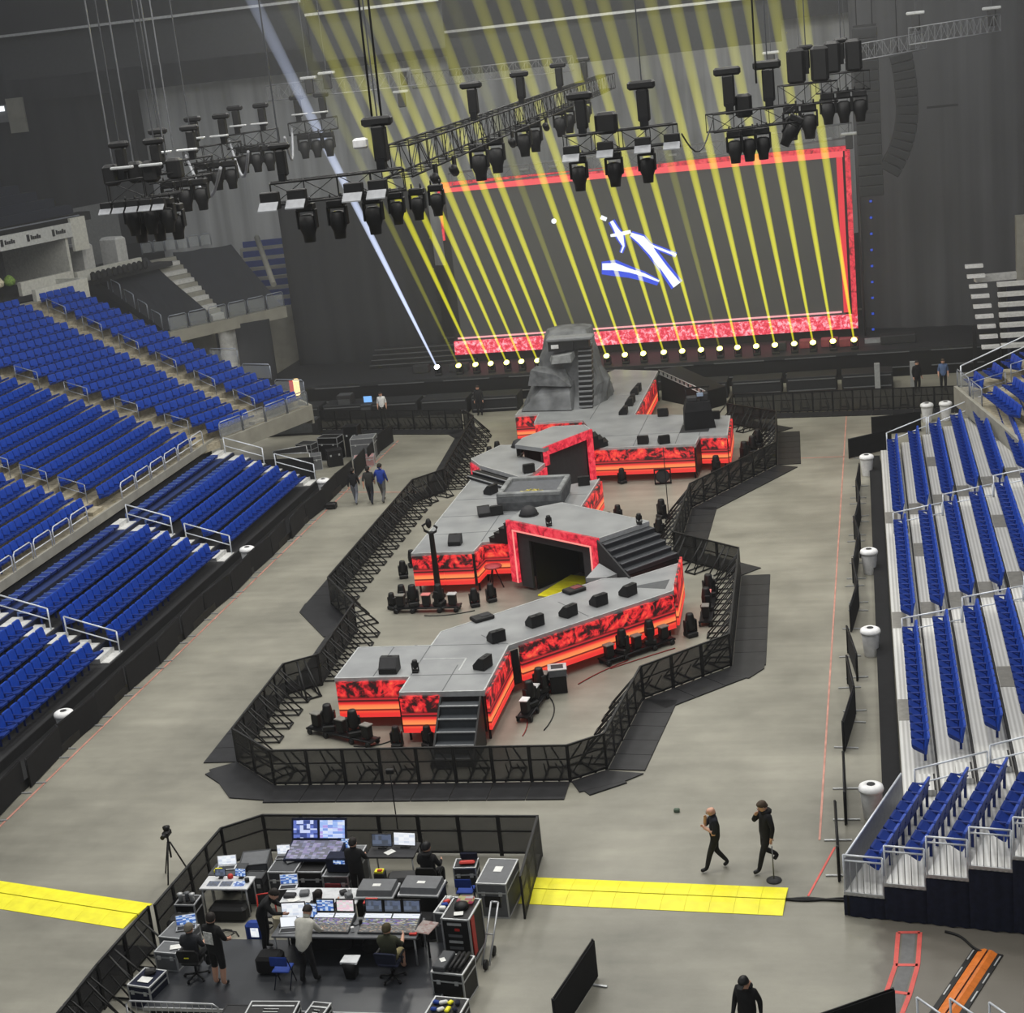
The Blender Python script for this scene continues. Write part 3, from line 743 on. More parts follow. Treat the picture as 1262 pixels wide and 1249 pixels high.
# ---------------------------------------------------------------- seats: the 300 that show largest are things, the rest one mass
vis = [s for s in SEATS if seen((s[0], s[1], s[2]+.5), 14)]
vis.sort(key=lambda s: camdist((s[0], s[1], s[2])))
near, rest = vis[:300], vis[300:]
pan_, back_, arm_ = seat_parts(False); pand_ = seat_parts(True)[0]
proto = None; proto2 = None; proto3 = None
M_fold = mat('worn_blue_arm', (96,120,176), .5)
fpan_ = MB().box((0,-.12,.26),(.46,.44,.07), bev=.03).box((0,-.1,.19),(.42,.4,.06)); farm_ = MB().box((-.25,-.12,.3),(.045,.42,.05)).box((-.25,.06,.14),(.04,.07,.28))
for (x, y, z, h, i, n, where, bf) in near:
    lb = f'blue seat, {ordw(i+1)} of {n} in the {where}'
    if bf != 2 and (bf == 1 or x < -20):
        if proto3 is None:
            proto3 = thing('stadium_seat', lb, 'seat', (x, y, z), h, 'blue stadium seats nearest the camera')
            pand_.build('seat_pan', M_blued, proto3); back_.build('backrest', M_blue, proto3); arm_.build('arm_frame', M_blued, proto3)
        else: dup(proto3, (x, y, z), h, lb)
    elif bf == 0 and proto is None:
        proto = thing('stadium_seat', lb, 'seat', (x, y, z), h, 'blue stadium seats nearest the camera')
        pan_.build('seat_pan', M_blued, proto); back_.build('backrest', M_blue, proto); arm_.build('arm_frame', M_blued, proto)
    elif bf == 2:
        if proto2 is None:
            proto2 = thing('stadium_seat', 'folded-down ' + lb, 'seat', (x, y, z), h, 'blue stadium seats nearest the camera'); fpan_.build('folded_back', M_blued, proto2); farm_.build('arm_frame', M_fold, proto2)
        else: dup(proto2, (x, y, z), h, 'folded-down ' + lb)
    else: dup(proto, (x, y, z), h, lb)
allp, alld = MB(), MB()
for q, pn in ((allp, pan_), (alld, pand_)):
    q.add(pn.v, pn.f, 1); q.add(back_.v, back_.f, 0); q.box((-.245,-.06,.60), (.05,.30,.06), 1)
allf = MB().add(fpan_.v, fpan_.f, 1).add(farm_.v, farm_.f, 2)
mass = MB()
for (x, y, z, h, i, n, where, bf) in rest:
    T = Matrix.Translation((x, y, z)) @ Matrix.Rotation(h, 4, 'Z')
    ap = allf if bf == 2 else alld if bf == 1 or x < -20 else allp
    o = len(mass.v); mass.v += [tuple(T @ Vector(p)) for p in ap.v]
    mass.f += [tuple(k+o for k in f) for f in ap.f]; mass.m += ap.m; mass.sm += ap.sm
tag(mass.build('stadium_seats', [M_blue, M_blued, M_fold]), 'blue stadium seats filling the bowl and far rows of both stands', 'seats', kind='stuff')

# ---------------------------------------------------------------- black fences either side of the floor, and the bins behind them
def fence_panel():
    t = thing('fence_panel', '', 'fence', (0,0,0))
    MB().box((0,0,.5),(2.44,.035,.92)).build('sheet', M_cloth, t)
    MB().tube((-1.2,.03,.02),(-1.2,.03,1.0),.03).tube((1.2,.03,.02),(1.2,.03,1.0),.03).tube((-1.2,.03,.97),(1.2,.03,.97),.025).build('frame', M_blackm, t)
    for s in (-1, 1): MB().box((s*.9,0,.02),(.06,.7,.03)).build('foot', M_alu, t)
    return t
fp = fence_panel(); first = True
for i in range(22):
    y = 30.0 + 2.5*i
    a = R(90) + R((3.5, -4.5, 2, -2, 4)[i % 5])
    lb = f'black cloth fence panel, {ordw(i+1)} from the camera end along the left side of the floor'
    if first: fp.location = (-25.98, y, 0); fp.rotation_euler = (0,0,a); fp['label'] = lb; fp['group'] = 'left floor fence'; first = False
    else: dup(fp, (-25.98 + .05*math.sin(i*1.7), y, 0), a, lb, 'left floor fence')
ry = [40.0, 44.4, 47.0, 49.6, 53.9, 56.5, 59.1, 61.8, 64.4, 67.0, 69.7]
rx = [-1.08, -.98, -.92, -.88, -.8, -.76, -.72, -.68, -.64, -.62, -.6]
ra = [1, -7, 5, 7, -6, 4, -3, 5, -4, 3, -3]
for i, (x, y, d) in enumerate(zip(rx, ry, ra)):
    dup(fp, (x, y, 0), R(90+d), f'black cloth fence panel, {ordw(i+1)} from the camera end along the right side of the floor', 'right floor fence')
# two swung-open panels and loose ones
dup(fp, (-0.04,76.03,0), R(35), 'black fence panel swung open at the far end of the right fence', 'loose fence panels')
dup(fp, (1.26,79.65,0), R(12), 'black fence panel behind the swung-open one near the far bin', 'loose fence panels')
dup(fp, (-1.25,37.08,0), R(92), 'narrow black panel standing edge-on by the crossing cables', 'loose fence panels')
dup(fp, (-6.85, 30.35, 0), R(78), 'black panel standing edge-on at the right corner of the mixing area', 'loose fence panels')
dup(fp, (-1.05,29.17,0), R(33), 'black panel with rounded corner at the bottom edge of the view', 'loose fence panels')

def bin_(loc, label, empty=False):
    t = thing('trash_bin', label, 'bin', loc, random.random())
    MB().lathe([(.22,0),(.225,.02),(.30,.82),(.30,.84),(.28,.84),(.0,.80)], 20).build('body', M_white, t)
    MB().lathe([(.33,.80),(.335,.86),(.31,.93),(.24,.97),(.12,.98),(.11,.93),(.0,.92)], 20).build('lid', mat('lid_white', (236,236,236), .45), t)
    MB().lathe([(.11,.985),(.105,.93),(.0,.929)], 16).build('opening', M_dark, t)
    return t
for p, lb in (((-0.4,39.24,0),'white bin nearest the camera beside the right riser'), ((-0.3,50.59,0),'white bin halfway along the right walkway, second from the camera'),
              ((-0.26,58.78,0),'white bin beyond the middle of the right walkway, third from the camera'), ((-0.23,72.37,0),'white bin by the far end of the right fence'),
              ((2.83,81.79,0),'squat white bin beyond the far end of the right riser'), ((3.75,81.92,0),'grey-lidded bin behind the rail at the far end of the right riser')):
    bin_(p, lb)
for (x,y,lb) in ((90,880,'white bin behind the left fence, nearest the camera'), (311,678,'white bin behind the middle of the left fence'), (410,592,'white bin behind the left fence near the three people')):
    d = {90: (-26.2,45.17,0.95), 311: (-26.27,62.44,0.95), 410: (-26.02,73.15,0.95)}[x]
    bin_((-26.45, d[1]-.2, 0), lb)

# tips of white handrails from the stand below the camera, and a small red box by the shield
for i, (a, b) in enumerate((((0.41,29.22,1.2),(0.97,28.51,1.2)),((1.06,29.21,1.2),(1.59,28.54,1.2)),((1.81,29.1,1.2),(2.32,28.41,1.2)))):
    handrail((a[0],a[1],0),(b[0],b[1],0), f'white handrail tip at the bottom right corner, {ordw(i+1)} from the left', h=1.2, r=.025)
tag(MB().box((0,0,.35),(.32,.2,.7), bev=.02).build('red_box', mat('dusty_pink',(214,104,104),.6), None, (.12,38.75,0)), 'small pinkish red box standing behind the grey slanted panel', 'box')

# ================================================================ RUNWAY STAGE
def led_lava():
    m = bpy.data.materials.new('led_lava'); m.use_nodes = True; n = N(m); b = m.node_tree.nodes['Principled BSDF']
    tc = n.add('ShaderNodeTexCoord'); sg = n.add('ShaderNodeSeparateXYZ'); n.ln(tc,'Generated',sg,'Vector')
    no = n.add('ShaderNodeTexNoise', Scale=2.1, Detail=7, Roughness=.7, Distortion=2.6); n.ln(tc,'Object',no,'Vector')
    wv = n.add('ShaderNodeTexNoise', Scale=.6, Detail=2, Distortion=4.0); n.ln(tc,'Object',wv,'Vector')
    mx = n.add('ShaderNodeMath', operation='ADD'); n.ln(no,'Fac',mx,0); n.ln(wv,'Fac',mx,1)
    sw = n.add('ShaderNodeMath', operation='MULTIPLY_ADD'); sw.inputs[1].default_value = 1.5; n.ln(mx,0,sw,0); sw.inputs[2].default_value = -1.13
    ramp = n.add('ShaderNodeValToRGB'); e = ramp.color_ramp.elements
    e[0].position = .2; e[0].color = lin((34,8,10)); e[1].position = 1.0; e[1].color = lin((255,168,86))
    for p, c in ((.3,(120,14,22)), (.44,(222,34,42)), (.62,(246,58,56)), (.8,(252,104,64))):
        q = e.new(p); q.color = lin(c)
    n.ln(sw,0,ramp,'Fac')
    band = n.add('ShaderNodeValToRGB'); e = band.color_ramp.elements
    e[0].position = 0; e[0].color = lin((236,52,48)); e[1].position = .56; e[1].color = lin((30,8,8))
    for p, c in ((.10,(236,50,46)), (.17,(252,84,56)), (.19,(120,24,18)), (.22,(120,24,18)), (.235,(254,150,84)), (.33,(255,128,76)), (.38,(240,56,50)), (.42,(206,38,40)), (.45,(70,14,16)), (.485,(70,14,16)), (.50,(206,38,46)), (.53,(170,30,38))):
        q = e.new(p); q.color = lin(c)
    n.ln(sg,'Z',band,'Fac')
    st = n.add('ShaderNodeMapRange'); st.inputs['From Min'].default_value = .54; st.inputs['From Max'].default_value = .62; n.ln(sg,'Z',st,'Value')
    mix = n.add('ShaderNodeMixRGB'); n.ln(st,0,mix,'Fac'); n.ln(band,'Color',mix,'Color1'); n.ln(ramp,'Color',mix,'Color2')
    n.ln(mix,'Color',b,'Emission Color'); b.inputs['Emission Strength'].default_value = 1.0
    b.inputs['Base Color'].default_value = (.02,.02,.02,1); b.inputs['Roughness'].default_value = .5
    return m
M_lava = led_lava()
def led_frame_mat():
    m = bpy.data.materials.new('led_frame_red'); m.use_nodes = True; n = N(m); b = m.node_tree.nodes['Principled BSDF']
    tc = n.add('ShaderNodeTexCoord'); no = n.add('ShaderNodeTexNoise', Scale=2.2, Detail=6, Roughness=.7, Distortion=1.2); n.ln(tc,'Object',no,'Vector')
    r = n.add('ShaderNodeValToRGB'); e = r.color_ramp.elements; e[0].position = .36; e[0].color = lin((120,8,26)); e[1].position = .7; e[1].color = lin((250,92,100))
    q = e.new(.5); q.color = lin((224,34,60)); n.ln(no,'Fac',r,'Fac')
    n.ln(r,'Color',b,'Emission Color'); b.inputs['Emission Strength'].default_value = 1.0; b.inputs['Base Color'].default_value = (.02,.02,.02,1)
    return m
M_frame = led_frame_mat()
M_core = glow('led_core_pink', (255,150,140), 1.0)

def deck_mat():
    m = bpy.data.materials.new('stage_deck'); m.use_nodes = True; n = N(m); b = m.node_tree.nodes['Principled BSDF']
    tc = n.add('ShaderNodeTexCoord'); no = n.add('ShaderNodeTexNoise', Scale=.8, Detail=6); n.ln(tc,'Object',no,'Vector')
    r = n.add('ShaderNodeValToRGB'); r.color_ramp.elements[0].position=.3; r.color_ramp.elements[1].position=.7
    r.color_ramp.elements[0].color = lin((126,128,130)); r.color_ramp.elements[1].color = lin((152,154,155)); n.ln(no,'Fac',r,'Fac')
    n.ln(r,'Color',b,'Base Color'); b.inputs['Roughness'].default_value = .42
    return m
M_deck2 = deck_mat()
ZD = 1.7
def shift(mb, c):
    for i, v in enumerate(mb.v): mb.v[i] = (v[0]-c[0], v[1]-c[1], v[2]-c[2])
    return mb
class Stage:
    def __init__(s, name, label, c, cat='stage'):
        s.c = (c[0], c[1], 0); s.t = thing(name, label, cat, s.c)
    def part(s, mb, name, m): return shift(mb, s.c).build(name, m, s.t)
    def deck(s, poly, z=ZD, th=.16):
        s.part(MB().prism(poly, z-th, z), 'deck', M_deck2)
    def edge(s, pts, z=ZD):
        mb = MB()
        for a, b in zip(pts, pts[1:]): mb.slab(a, b, z-.17, z+.012, .05)
        s.part(mb, 'edge_trim', M_edge)
    def seam(s, pts, z=ZD):
        mb = MB()
        for a, b in pts: mb.slab(a, b, z, z+.004, .035)
        s.part(mb, 'deck_seam', mat('seam_dark', (92,94,96), .6))
    def led(s, a, b, z0=.38, z1=1.6, m=None):
        s.part(MB().slab(a, b, z0, z1, .09), 'led_panel', m or M_lava)
    def legs(s, poly, z=ZD, inset=.25):
        cx = sum(p[0] for p in poly)/len(poly); cy = sum(p[1] for p in poly)/len(poly)
        mb = MB()
        for p in poly:
            d = math.hypot(cx-p[0], cy-p[1]); k = inset/d
            x, y = p[0]+(cx-p[0])*k, p[1]+(cy-p[1])*k
            mb.tube((x,y,0),(x,y,z-.16),.045)
        s.part(mb, 'support_legs', M_blackm)
    def skirt(s, segs, z0, z1, m=None):
        mb = MB()
        for a, b in segs: mb.slab(a, b, z0, z1, .05)
        s.part(mb, 'skirt', m or M_black)

# --- A + B : the front landing and the diagonal runway
S = Stage('runway_stage', 'zigzag grey runway stage with lava LED sides nearest the camera', (-13, 48))
polyAB = [(-17.05,45.5),(-14.55,45.5),(-14.55,44.25),(-11.87,44.25),(-11.87,47.96),(-6.96,52.77),(-7.05,55.75),(-8.57,54.32),(-9.69,54.28),(-14.5,49.41),(-14.53,48.15),(-17.05,48.15)]
S.deck(polyAB)
S.edge(polyAB + polyAB[:1])
S.seam([((-14.55,45.6),(-14.55,48.1)),((-13.2,44.3),(-13.2,46.4)),((-14.5,48.15),(-11.9,48.15)),((-13.0,49.0),(-12.2,48.1)),((-14.5,45.6),(-11.9,45.6)),((-10.9,52.0),(-9.6,50.5)),((-15.8,45.6),(-15.8,48.1))])
S.part(MB().slab((-14.5,46.95),(-13.05,46.95),ZD,ZD+.01,.05).slab((-13.05,46.95),(-13.05,45.9),ZD,ZD+.01,.05), 'deck_trim', M_edge)
S.led((-17.02,45.44),(-14.66,45.44)); S.led((-14.55,44.19),(-13.3,44.19))
S.led((-11.8,44.3),(-11.8,47.75)); S.led((-11.55,48.15),(-6.95,52.66)); S.led((-6.88,52.85),(-6.98,55.9), .38, 1.9)
S.legs(polyAB); S.skirt([((-11.85,47.8),(-11.6,48.08)),((-14.6,45.4),(-14.6,44.25)),((-13.25,44.25),(-11.9,44.25)),((-17.0,45.6),(-17.0,48.1)),((-16.9,48.05),(-14.6,48.05)),((-14.4,49.35),(-9.7,54.1))], .35, 1.54)
S.part(MB().prism([(-8.6,53.3),(-7.25,53.0),(-7.2,54.0)], ZD, ZD+.005), 'trapdoor', mat('dull_patch', (82,84,86), .7))
S.part(MB().add([(-10.3,54.4,1.72),(-9.55,54.38,1.72),(-9.2,54.75,1.72),(-9.9,55.2,2.0),(-10.3,54.4,1.55),(-9.55,54.38,1.55),(-9.2,54.75,1.55),(-9.9,55.2,1.6)],[(0,1,2,3),(7,6,5,4),(0,4,5,1),(1,5,6,2),(2,6,7,3),(3,7,4,0)]), 'loose_deck_flap', M_deck2)

def stairs(name, label, a, b, down, z0, z1, n, run, tm, fm, edge_m, side=True):
    """treads between line a-b (top edge) going along 'down' from z1 to z0"""
    c = ((a[0]+b[0])/2, (a[1]+b[1])/2)
    s = Stage(name, label, c, 'stairs'); dx, dy = down; h = (z1-z0)/n
    for i in range(n):
        z = z1-h*(i+1)+0.0
        p = [(a[0]+dx*run*i, a[1]+dy*run*i), (b[0]+dx*run*i, b[1]+dy*run*i), (b[0]+dx*run*(i+1), b[1]+dy*run*(i+1)), (a[0]+dx*run*(i+1), a[1]+dy*run*(i+1))]
        if i == n-1 and z-z0 < .02: break
        s.part(MB().prism(p, max(z0, 0.0)+.001, z), 'step', tm)
        e = MB(); e.slab(p[3], p[2], z-.03, z+.008, .05); s.part(e, 'step_nosing', edge_m)
    return s
s_ = stairs('stage_steps', 'dark steps with pale nosings at the front of the runway', (-13.2,44.12), (-11.98,44.12), (0,-1), 0, ZD, 6, .33, mat('step_dark', (58,62,66), .5), M_dark, M_alu)
for x in (-13.22, -11.96):
    mb = MB(); mb.add([(x-.03,44.1,0),(x+.03,44.1,0),(x+.03,44.1,ZD-.1),(x-.03,44.1,ZD-.1),(x-.03,42.3,0),(x+.03,42.3,0),(x+.03,42.3,.2),(x-.03,42.3,.2)],[(0,1,2,3),(7,6,5,4),(0,4,5,1),(1,5,6,2),(2,6,7,3),(3,7,4,0)]); s_.part(mb, 'side_stringer', M_black)

# --- C : the raised bridge with the LED archway
C0, C1, C2, C3, C4 = (-13.9,58.55), (-9.91,55.7), (-8.28,57.55), (-12.14,60.58), (-13.67,59.7)
S = Stage('bridge_stage', 'raised grey bridge deck over a red LED archway', (-11, 58))
S.deck([C0,C1,C2,C3,C4], 2.8, .18); S.edge([C1,C2,C3,C4], 2.8)
dd = Vector((C1[0]-C0[0], C1[1]-C0[1])); LL = dd.length; dd.normalize(); nn = Vector((-dd.y, dd.x))   # nn points back under the bridge
def onp(u, off=0): return (C0[0]+dd.x*u+nn.x*off, C0[1]+dd.y*u+nn.y*off)
S.part(MB().slab(onp(-.02,-.08), onp(LL+.02,-.08), 2.42, 2.82, .14), 'led_lintel', M_frame)
S.part(MB().slab(onp(-.02,-.08), onp(.38,-.08), .3, 2.42, .14), 'led_jamb', M_frame)
S.part(MB().slab(onp(LL-.38,-.08), onp(LL+.02,-.08), .3, 2.42, .14), 'led_jamb', M_frame)
for u0, u1, z0, z1 in ((.30,.37,.3,2.42),(LL-.37,LL-.30,.3,2.42),(.30,LL-.3,2.43,2.49)):
    S.part(MB().slab(onp(u0,-.16), onp(u1,-.16), z0, z1, .02), 'led_core_line', M_core)
S.part(MB().slab(onp(.95,.3), onp(.95,2.6), 0, 2.6, .06).slab(onp(LL-.95,.55), onp(LL-.95,2.6), 0, 2.6, .06), 'tunnel_wall', M_black)
S.part(MB().slab(onp(.36,.1), onp(.98,.1), .12, 2.42, .1).slab(onp(LL-.98,.1), onp(LL-.36,.1), .12, 2.42, .1).slab(onp(.98,.1), onp(LL-.98,.1), 2.08, 2.42, .1), 'inner_frame', mat('tunnel_grey', (52,54,56), .8))
S.part(MB().slab(onp(.9,2.7), onp(LL-.9,2.7), 1.2, 2.6, .06), 'tunnel_back', M_black)
S.part(MB().slab(C1, (C1[0]+nn.x*.1,C1[1]+nn.y*.1), 0, 2.6, .06).slab(C2, C3, 0, 2.6, .06).slab(C3, C4, 0, 2.6, .06), 'skirt', M_black)
yr = thing('cable_ramp', 'yellow cable ramp lying inside the red LED archway', 'cable ramp', (-11.85, 58.35, 0), R(68))
for i in range(3): MB().box((.82*(i-1),0,.035),(.81,1.1,.07), bev=.02).build('lid', M_yellow, yr)
# the wide dark stairs from the bridge down to the runway
sd = Vector((-8.57-C1[0], 54.32-C1[1])); run = sd.length/6; sd.normalize()
s_ = stairs('bridge_stairs', 'wide dark stairs from the bridge down to the runway', C1, C2, (sd.x, sd.y), ZD+.01, 2.8, 6, run, mat('stair_charcoal', (46,48,52), .6), M_dark, mat('nosing_grey', (84,86,90), .5))
mb = MB(); q = [(C1[0]-.06,C1[1]-.04),(C1[0]+sd.x*run*6-.06, C1[1]+sd.y*run*6-.04)]
mb.add([(q[0][0],q[0][1],1.0),(q[1][0],q[1][1],1.0),(q[1][0],q[1][1],1.72),(q[0][0],q[0][1],2.8),(q[0][0]-.05,q[0][1]-.05,1.0),(q[1][0]-.05,q[1][1]-.05,1.0),(q[1][0]-.05,q[1][1]-.05,1.72),(q[0][0]-.05,q[0][1]-.05,2.8)],[(0,1,2,3),(7,6,5,4),(0,4,5,1),(1,5,6,2),(2,6,7,3),(3,7,4,0)])
s_.part(mb, 'side_panel', M_dark)
s_.part(MB().prism([(C1[0]+.1,C1[1]-.1),(C2[0]-.1,C2[1]-.1),(C2[0]+sd.x*run*5,C2[1]+sd.y*run*5),(C1[0]+sd.x*run*5,C1[1]+sd.y*run*5)], 0, ZD-.02), 'understructure', M_black)

# --- D : the left platform behind the front landing
S = Stage('side_stage', 'left grey platform with lava LED front and cut-back corner', (-15.5, 63))
polyD = [(-17.87,58.14),(-15.35,58.12),(-15.26,59.27),(-14.15,59.3),(-13.6,59.85),(-12.2,60.75),(-11.95,63.6),(-11.8,67.85),(-14.6,66.2),(-15.1,66.6),(-17.55,69.1),(-17.87,68.9)]
S.deck(polyD); S.edge([polyD[-1],polyD[0],polyD[1],polyD[2],polyD[3]]); S.edge([polyD[6],polyD[7]])
S.led((-17.85,58.08),(-16.62,58.08)); S.led((-16.6,58.08),(-15.42,58.08)); S.led((-15.3,58.14),(-15.2,59.2)); S.led((-15.15,59.22),(-14.1,59.22)); S.led((-11.88,63.7),(-11.72,67.8))
S.skirt([((-15.4,58.08),(-15.3,58.08)),((-17.85,58.2),(-17.85,68.9))], .3, 1.6)
S.legs(polyD); S.seam([((-17.8,60.5),(-12.2,60.9)),((-17.8,63),(-12,63)),((-17.8,65.5),(-12,65.5)),((-15.3,59.4),(-15.3,66))])
# short black stairs from D up to C, seen from the side
s_ = stairs('bridge_stairs', 'short black stairs from the left platform up to the bridge', (-13.95,58.75), (-13.45,59.75), (-.92,.38), ZD+.01, 2.78, 5, .26, M_black, M_black, M_blackm)
# shallow black steps between D and E
s_ = stairs('stage_steps', 'two black steps between the left platform and the next deck', (-17.65,69.35), (-15.2,66.95), (-.7,-.7), ZD+.005, 2.15, 3, .3, M_black, M_black, M_alu)

# --- the stone-look tray
tr = Stage('stone_tray', 'raised stone-look tray with a pale rim and gold scatter inside', (-14.1, 64.6), 'tray')
M_stone = mat('stone_grey', (128,130,130), .85, var=.35, scale=2.5, bump=.5)
M_stoned = mat('stone_dark', (92,94,96), .9, var=.4, scale=3, bump=.5)
x0,x1,y0,y1 = -15.45,-12.7,63.3,65.9
tr.part(MB().loft([[(x0+.1,y0+.15,ZD+.005),(x1-.1,y0+.15,ZD+.005),(x1-.1,y1,ZD+.005),(x0+.1,y1,ZD+.005)],[(x0,y0,ZD+.4),(x1,y0,ZD+.4),(x1,y1,ZD+.4),(x0,y1,ZD+.4)],[(x0,y0,2.35),(x1,y0,2.35),(x1,y1,2.35),(x0,y1,2.35)]]), 'base', M_stoned)
mb = MB(); w = .22
for c, d in (((0,y0+w/2),(x1-x0,w)),((0,y1-w/2),(x1-x0,w))): mb.box(((x0+x1)/2,c[1],2.43),(d[0],d[1],.2), bev=.04)
for c in (x0+w/2, x1-w/2): mb.box((c,(y0+y1)/2,2.43),(w,y1-y0-2*w,.2), bev=.04)
tr.part(mb, 'rim', M_stone)
tr.part(MB().box(((x0+x1)/2,(y0+y1)/2,2.36),(x1-x0-.3,y1-y0-.3,.03)), 'bed', mat('tray_bed', (88,90,94), .7))
mb = MB(); rnd = random.Random(4)
for i in range(40):
    a = rnd.random(); mb.box((x0+.9+1.0*a, y0+.45+.5*rnd.random()*(1-abs(a-.5)), 2.39),(.1,.07,.04),0,rnd.random()*3)
tag(tr.part(mb, 'gold_scatter', mat('gold_leaf', (206,190,96), .5, var=.4, scale=9)), kind='stuff')

# --- E : low diagonal deck
S = Stage('middle_stage', 'small diagonal grey deck behind the stone tray', (-16.4, 70))
polyE = [(-18.27,70.8),(-17.35,73.1),(-16.05,72.9),(-15.9,70.9),(-14.5,69.3),(-14.77,67.55),(-15.1,67.05),(-17.55,69.5)]
S.deck(polyE, 2.15); S.edge([polyE[0],polyE[1],polyE[2]], 2.15); S.edge(polyE[4:8]+polyE[:1], 2.15)
S.led((-18.3,70.75),(-17.65,69.55), .8, 2.0, M_frame); S.led((-14.7,67.5),(-14.42,69.2), .9, 2.0, M_frame); S.legs(polyE, 2.15); S.skirt([((-17.5,69.5),(-15.1,67.1))], .3, 2.0)
# --- F : second bridge with its archway
F0, F1 = (-14.59,69.61), (-12.85,72.66)
S = Stage('bridge_stage', 'farther grey bridge deck with a red LED lintel over a dark archway', (-14.4, 71.6))
polyF = [(-14.5,69.5),F1,(-13.28,73.61),(-14.8,73.63),(-15.94,71.6),(-16.05,70.5)]
S.deck(polyF, 2.8, .18); S.edge(polyF[1:5], 2.8)
fd = Vector((F1[0]-F0[0],F1[1]-F0[1])); FL = fd.length; fd.normalize(); fn = Vector((fd.y,-fd.x))
def onf(u, off=0): return (F0[0]+fd.x*u+fn.x*off, F0[1]+fd.y*u+fn.y*off)
S.part(MB().slab(onf(0,.06), onf(FL,.06), 2.42, 2.82, .12), 'led_lintel', M_frame)
S.part(MB().slab(onf(FL-.34,.06), onf(FL,.06), .3, 2.42, .12), 'led_jamb', M_frame)
S.part(MB().slab(onf(0,.06), onf(.3,.06), 1.95, 2.42, .12), 'led_jamb', M_frame)
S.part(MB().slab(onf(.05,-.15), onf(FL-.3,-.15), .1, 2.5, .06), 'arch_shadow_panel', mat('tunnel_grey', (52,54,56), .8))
S.part(MB().slab((-16.0,70.6),(-15.9,71.7),2.2,2.6,.06).slab((-15.9,71.7),(-14.85,73.6),0,2.6,.06).slab((-14.8,73.6),(-13.3,73.6),0,2.6,.06), 'skirt', M_black)
S.legs(polyF, 2.8)
s_ = stairs('bridge_stairs', 'black stairs from the farther bridge down to the wide rear deck', (-12.95,72.7), (-13.25,73.55), (.6,.8), ZD+.01, 2.78, 5, .3, M_black, M_black, M_blackm)
s_ = stairs('stage_steps', 'black steps at the back left of the farther bridge', (-14.9,73.6), (-13.4,73.68), (0,1), ZD+.01, 2.6, 4, .28, M_black, M_black, M_blackm)
# --- G / H / I : the rear decks up to the main stage
S = Stage('rear_stage', 'wide rear grey deck with orange LED front and ramp up to the main stage', (-11.5, 80))
polyG = [(-12.87,73.75),(-12.8,73.29),(-8.03,73.13),(-7.98,74.6),(-6.64,74.43),(-6.78,78.46),(-11.75,79.9),(-11.75,90.4),(-14.43,91.5),(-15.82,88.4),(-17.6,88),(-18.3,82.5),(-18.3,81.25),(-17.04,81.3),(-16.9,79.3),(-14.36,79.27),(-13.8,77.6),(-14.2,75.1)]
S.deck(polyG); S.edge(polyG[1:6]); S.edge(polyG[6:9]); S.edge(polyG[11:16])
S.led((-12.85,73.22),(-8.1,73.06)); 
S.led((-7.9,74.5),(-6.66,74.36)); S.led((-6.57,74.45),(-6.7,78.3)); S.led((-11.68,80.1),(-11.68,88.6)); S.led((-18.28,81.18),(-17.06,81.23)); S.led((-16.85,79.2),(-14.4,79.18))
S.skirt([((-8.03,73.1),(-7.95,74.6)),((-6.9,78.5),(-11.7,79.95)),((-18.3,81.3),(-18.3,82.5))], .2, 1.54)
S.legs(polyG[1:16]); S.seam([((-12.8,75.6),(-8.1,75.5)),((-11,73.4),(-11,79.5)),((-9,73.4),(-9,78.8)),((-15.5,84.5),(-11.8,84.5)),((-14,79.4),(-14,88)),((-8,74.7),(-8,78.6))])
S.part(MB().box((-8.3,76.2,ZD+.004),(1.4,1.6,.008)), 'deck_mat', M_dark)
# black side stair with a pale ladder-like strip
S = Stage('side_ramp', 'black side ramp with a pale ladder-like edge at the right of the main stage join', (-10.4, 89.5), 'ramp')
a_, b_ = (-11.62,90.3), (-8.75,87.2)
mb = MB(); q=[(a_[0],a_[1]),(b_[0],b_[1])]
mb.add([(q[0][0],q[0][1],0),(q[1][0],q[1][1],0),(q[1][0],q[1][1],1.05),(q[0][0],q[0][1],1.75),(q[0][0]+1,q[0][1]+1,0),(q[1][0]+1,q[1][1]+1,0),(q[1][0]+1,q[1][1]+1,1.05),(q[0][0]+1,q[0][1]+1,1.75)],[(0,1,2,3),(7,6,5,4),(0,4,5,1),(1,5,6,2),(2,6,7,3),(3,7,4,0)])
S.part(mb, 'body', M_black)
mb = MB()
for i in range(11):
    t = (i+.5)/11; x, y, z = a_[0]+(b_[0]-a_[0])*t, a_[1]+(b_[1]-a_[1])*t, 1.75-.7*t
    mb.box((x-.03,y-.03,z-.08),(.22,.05,.2),0,math.atan2(b_[1]-a_[1],b_[0]-a_[0]))
S.part(mb, 'pale_rungs', M_alu)
mb = MB()
for dz in (.04,-.2): mb.tube((a_[0]-.05,a_[1]-.05,1.75+dz),(b_[0]-.05,b_[1]-.05,1.05+dz),.03)
S.part(mb, 'pale_rails', M_alu)

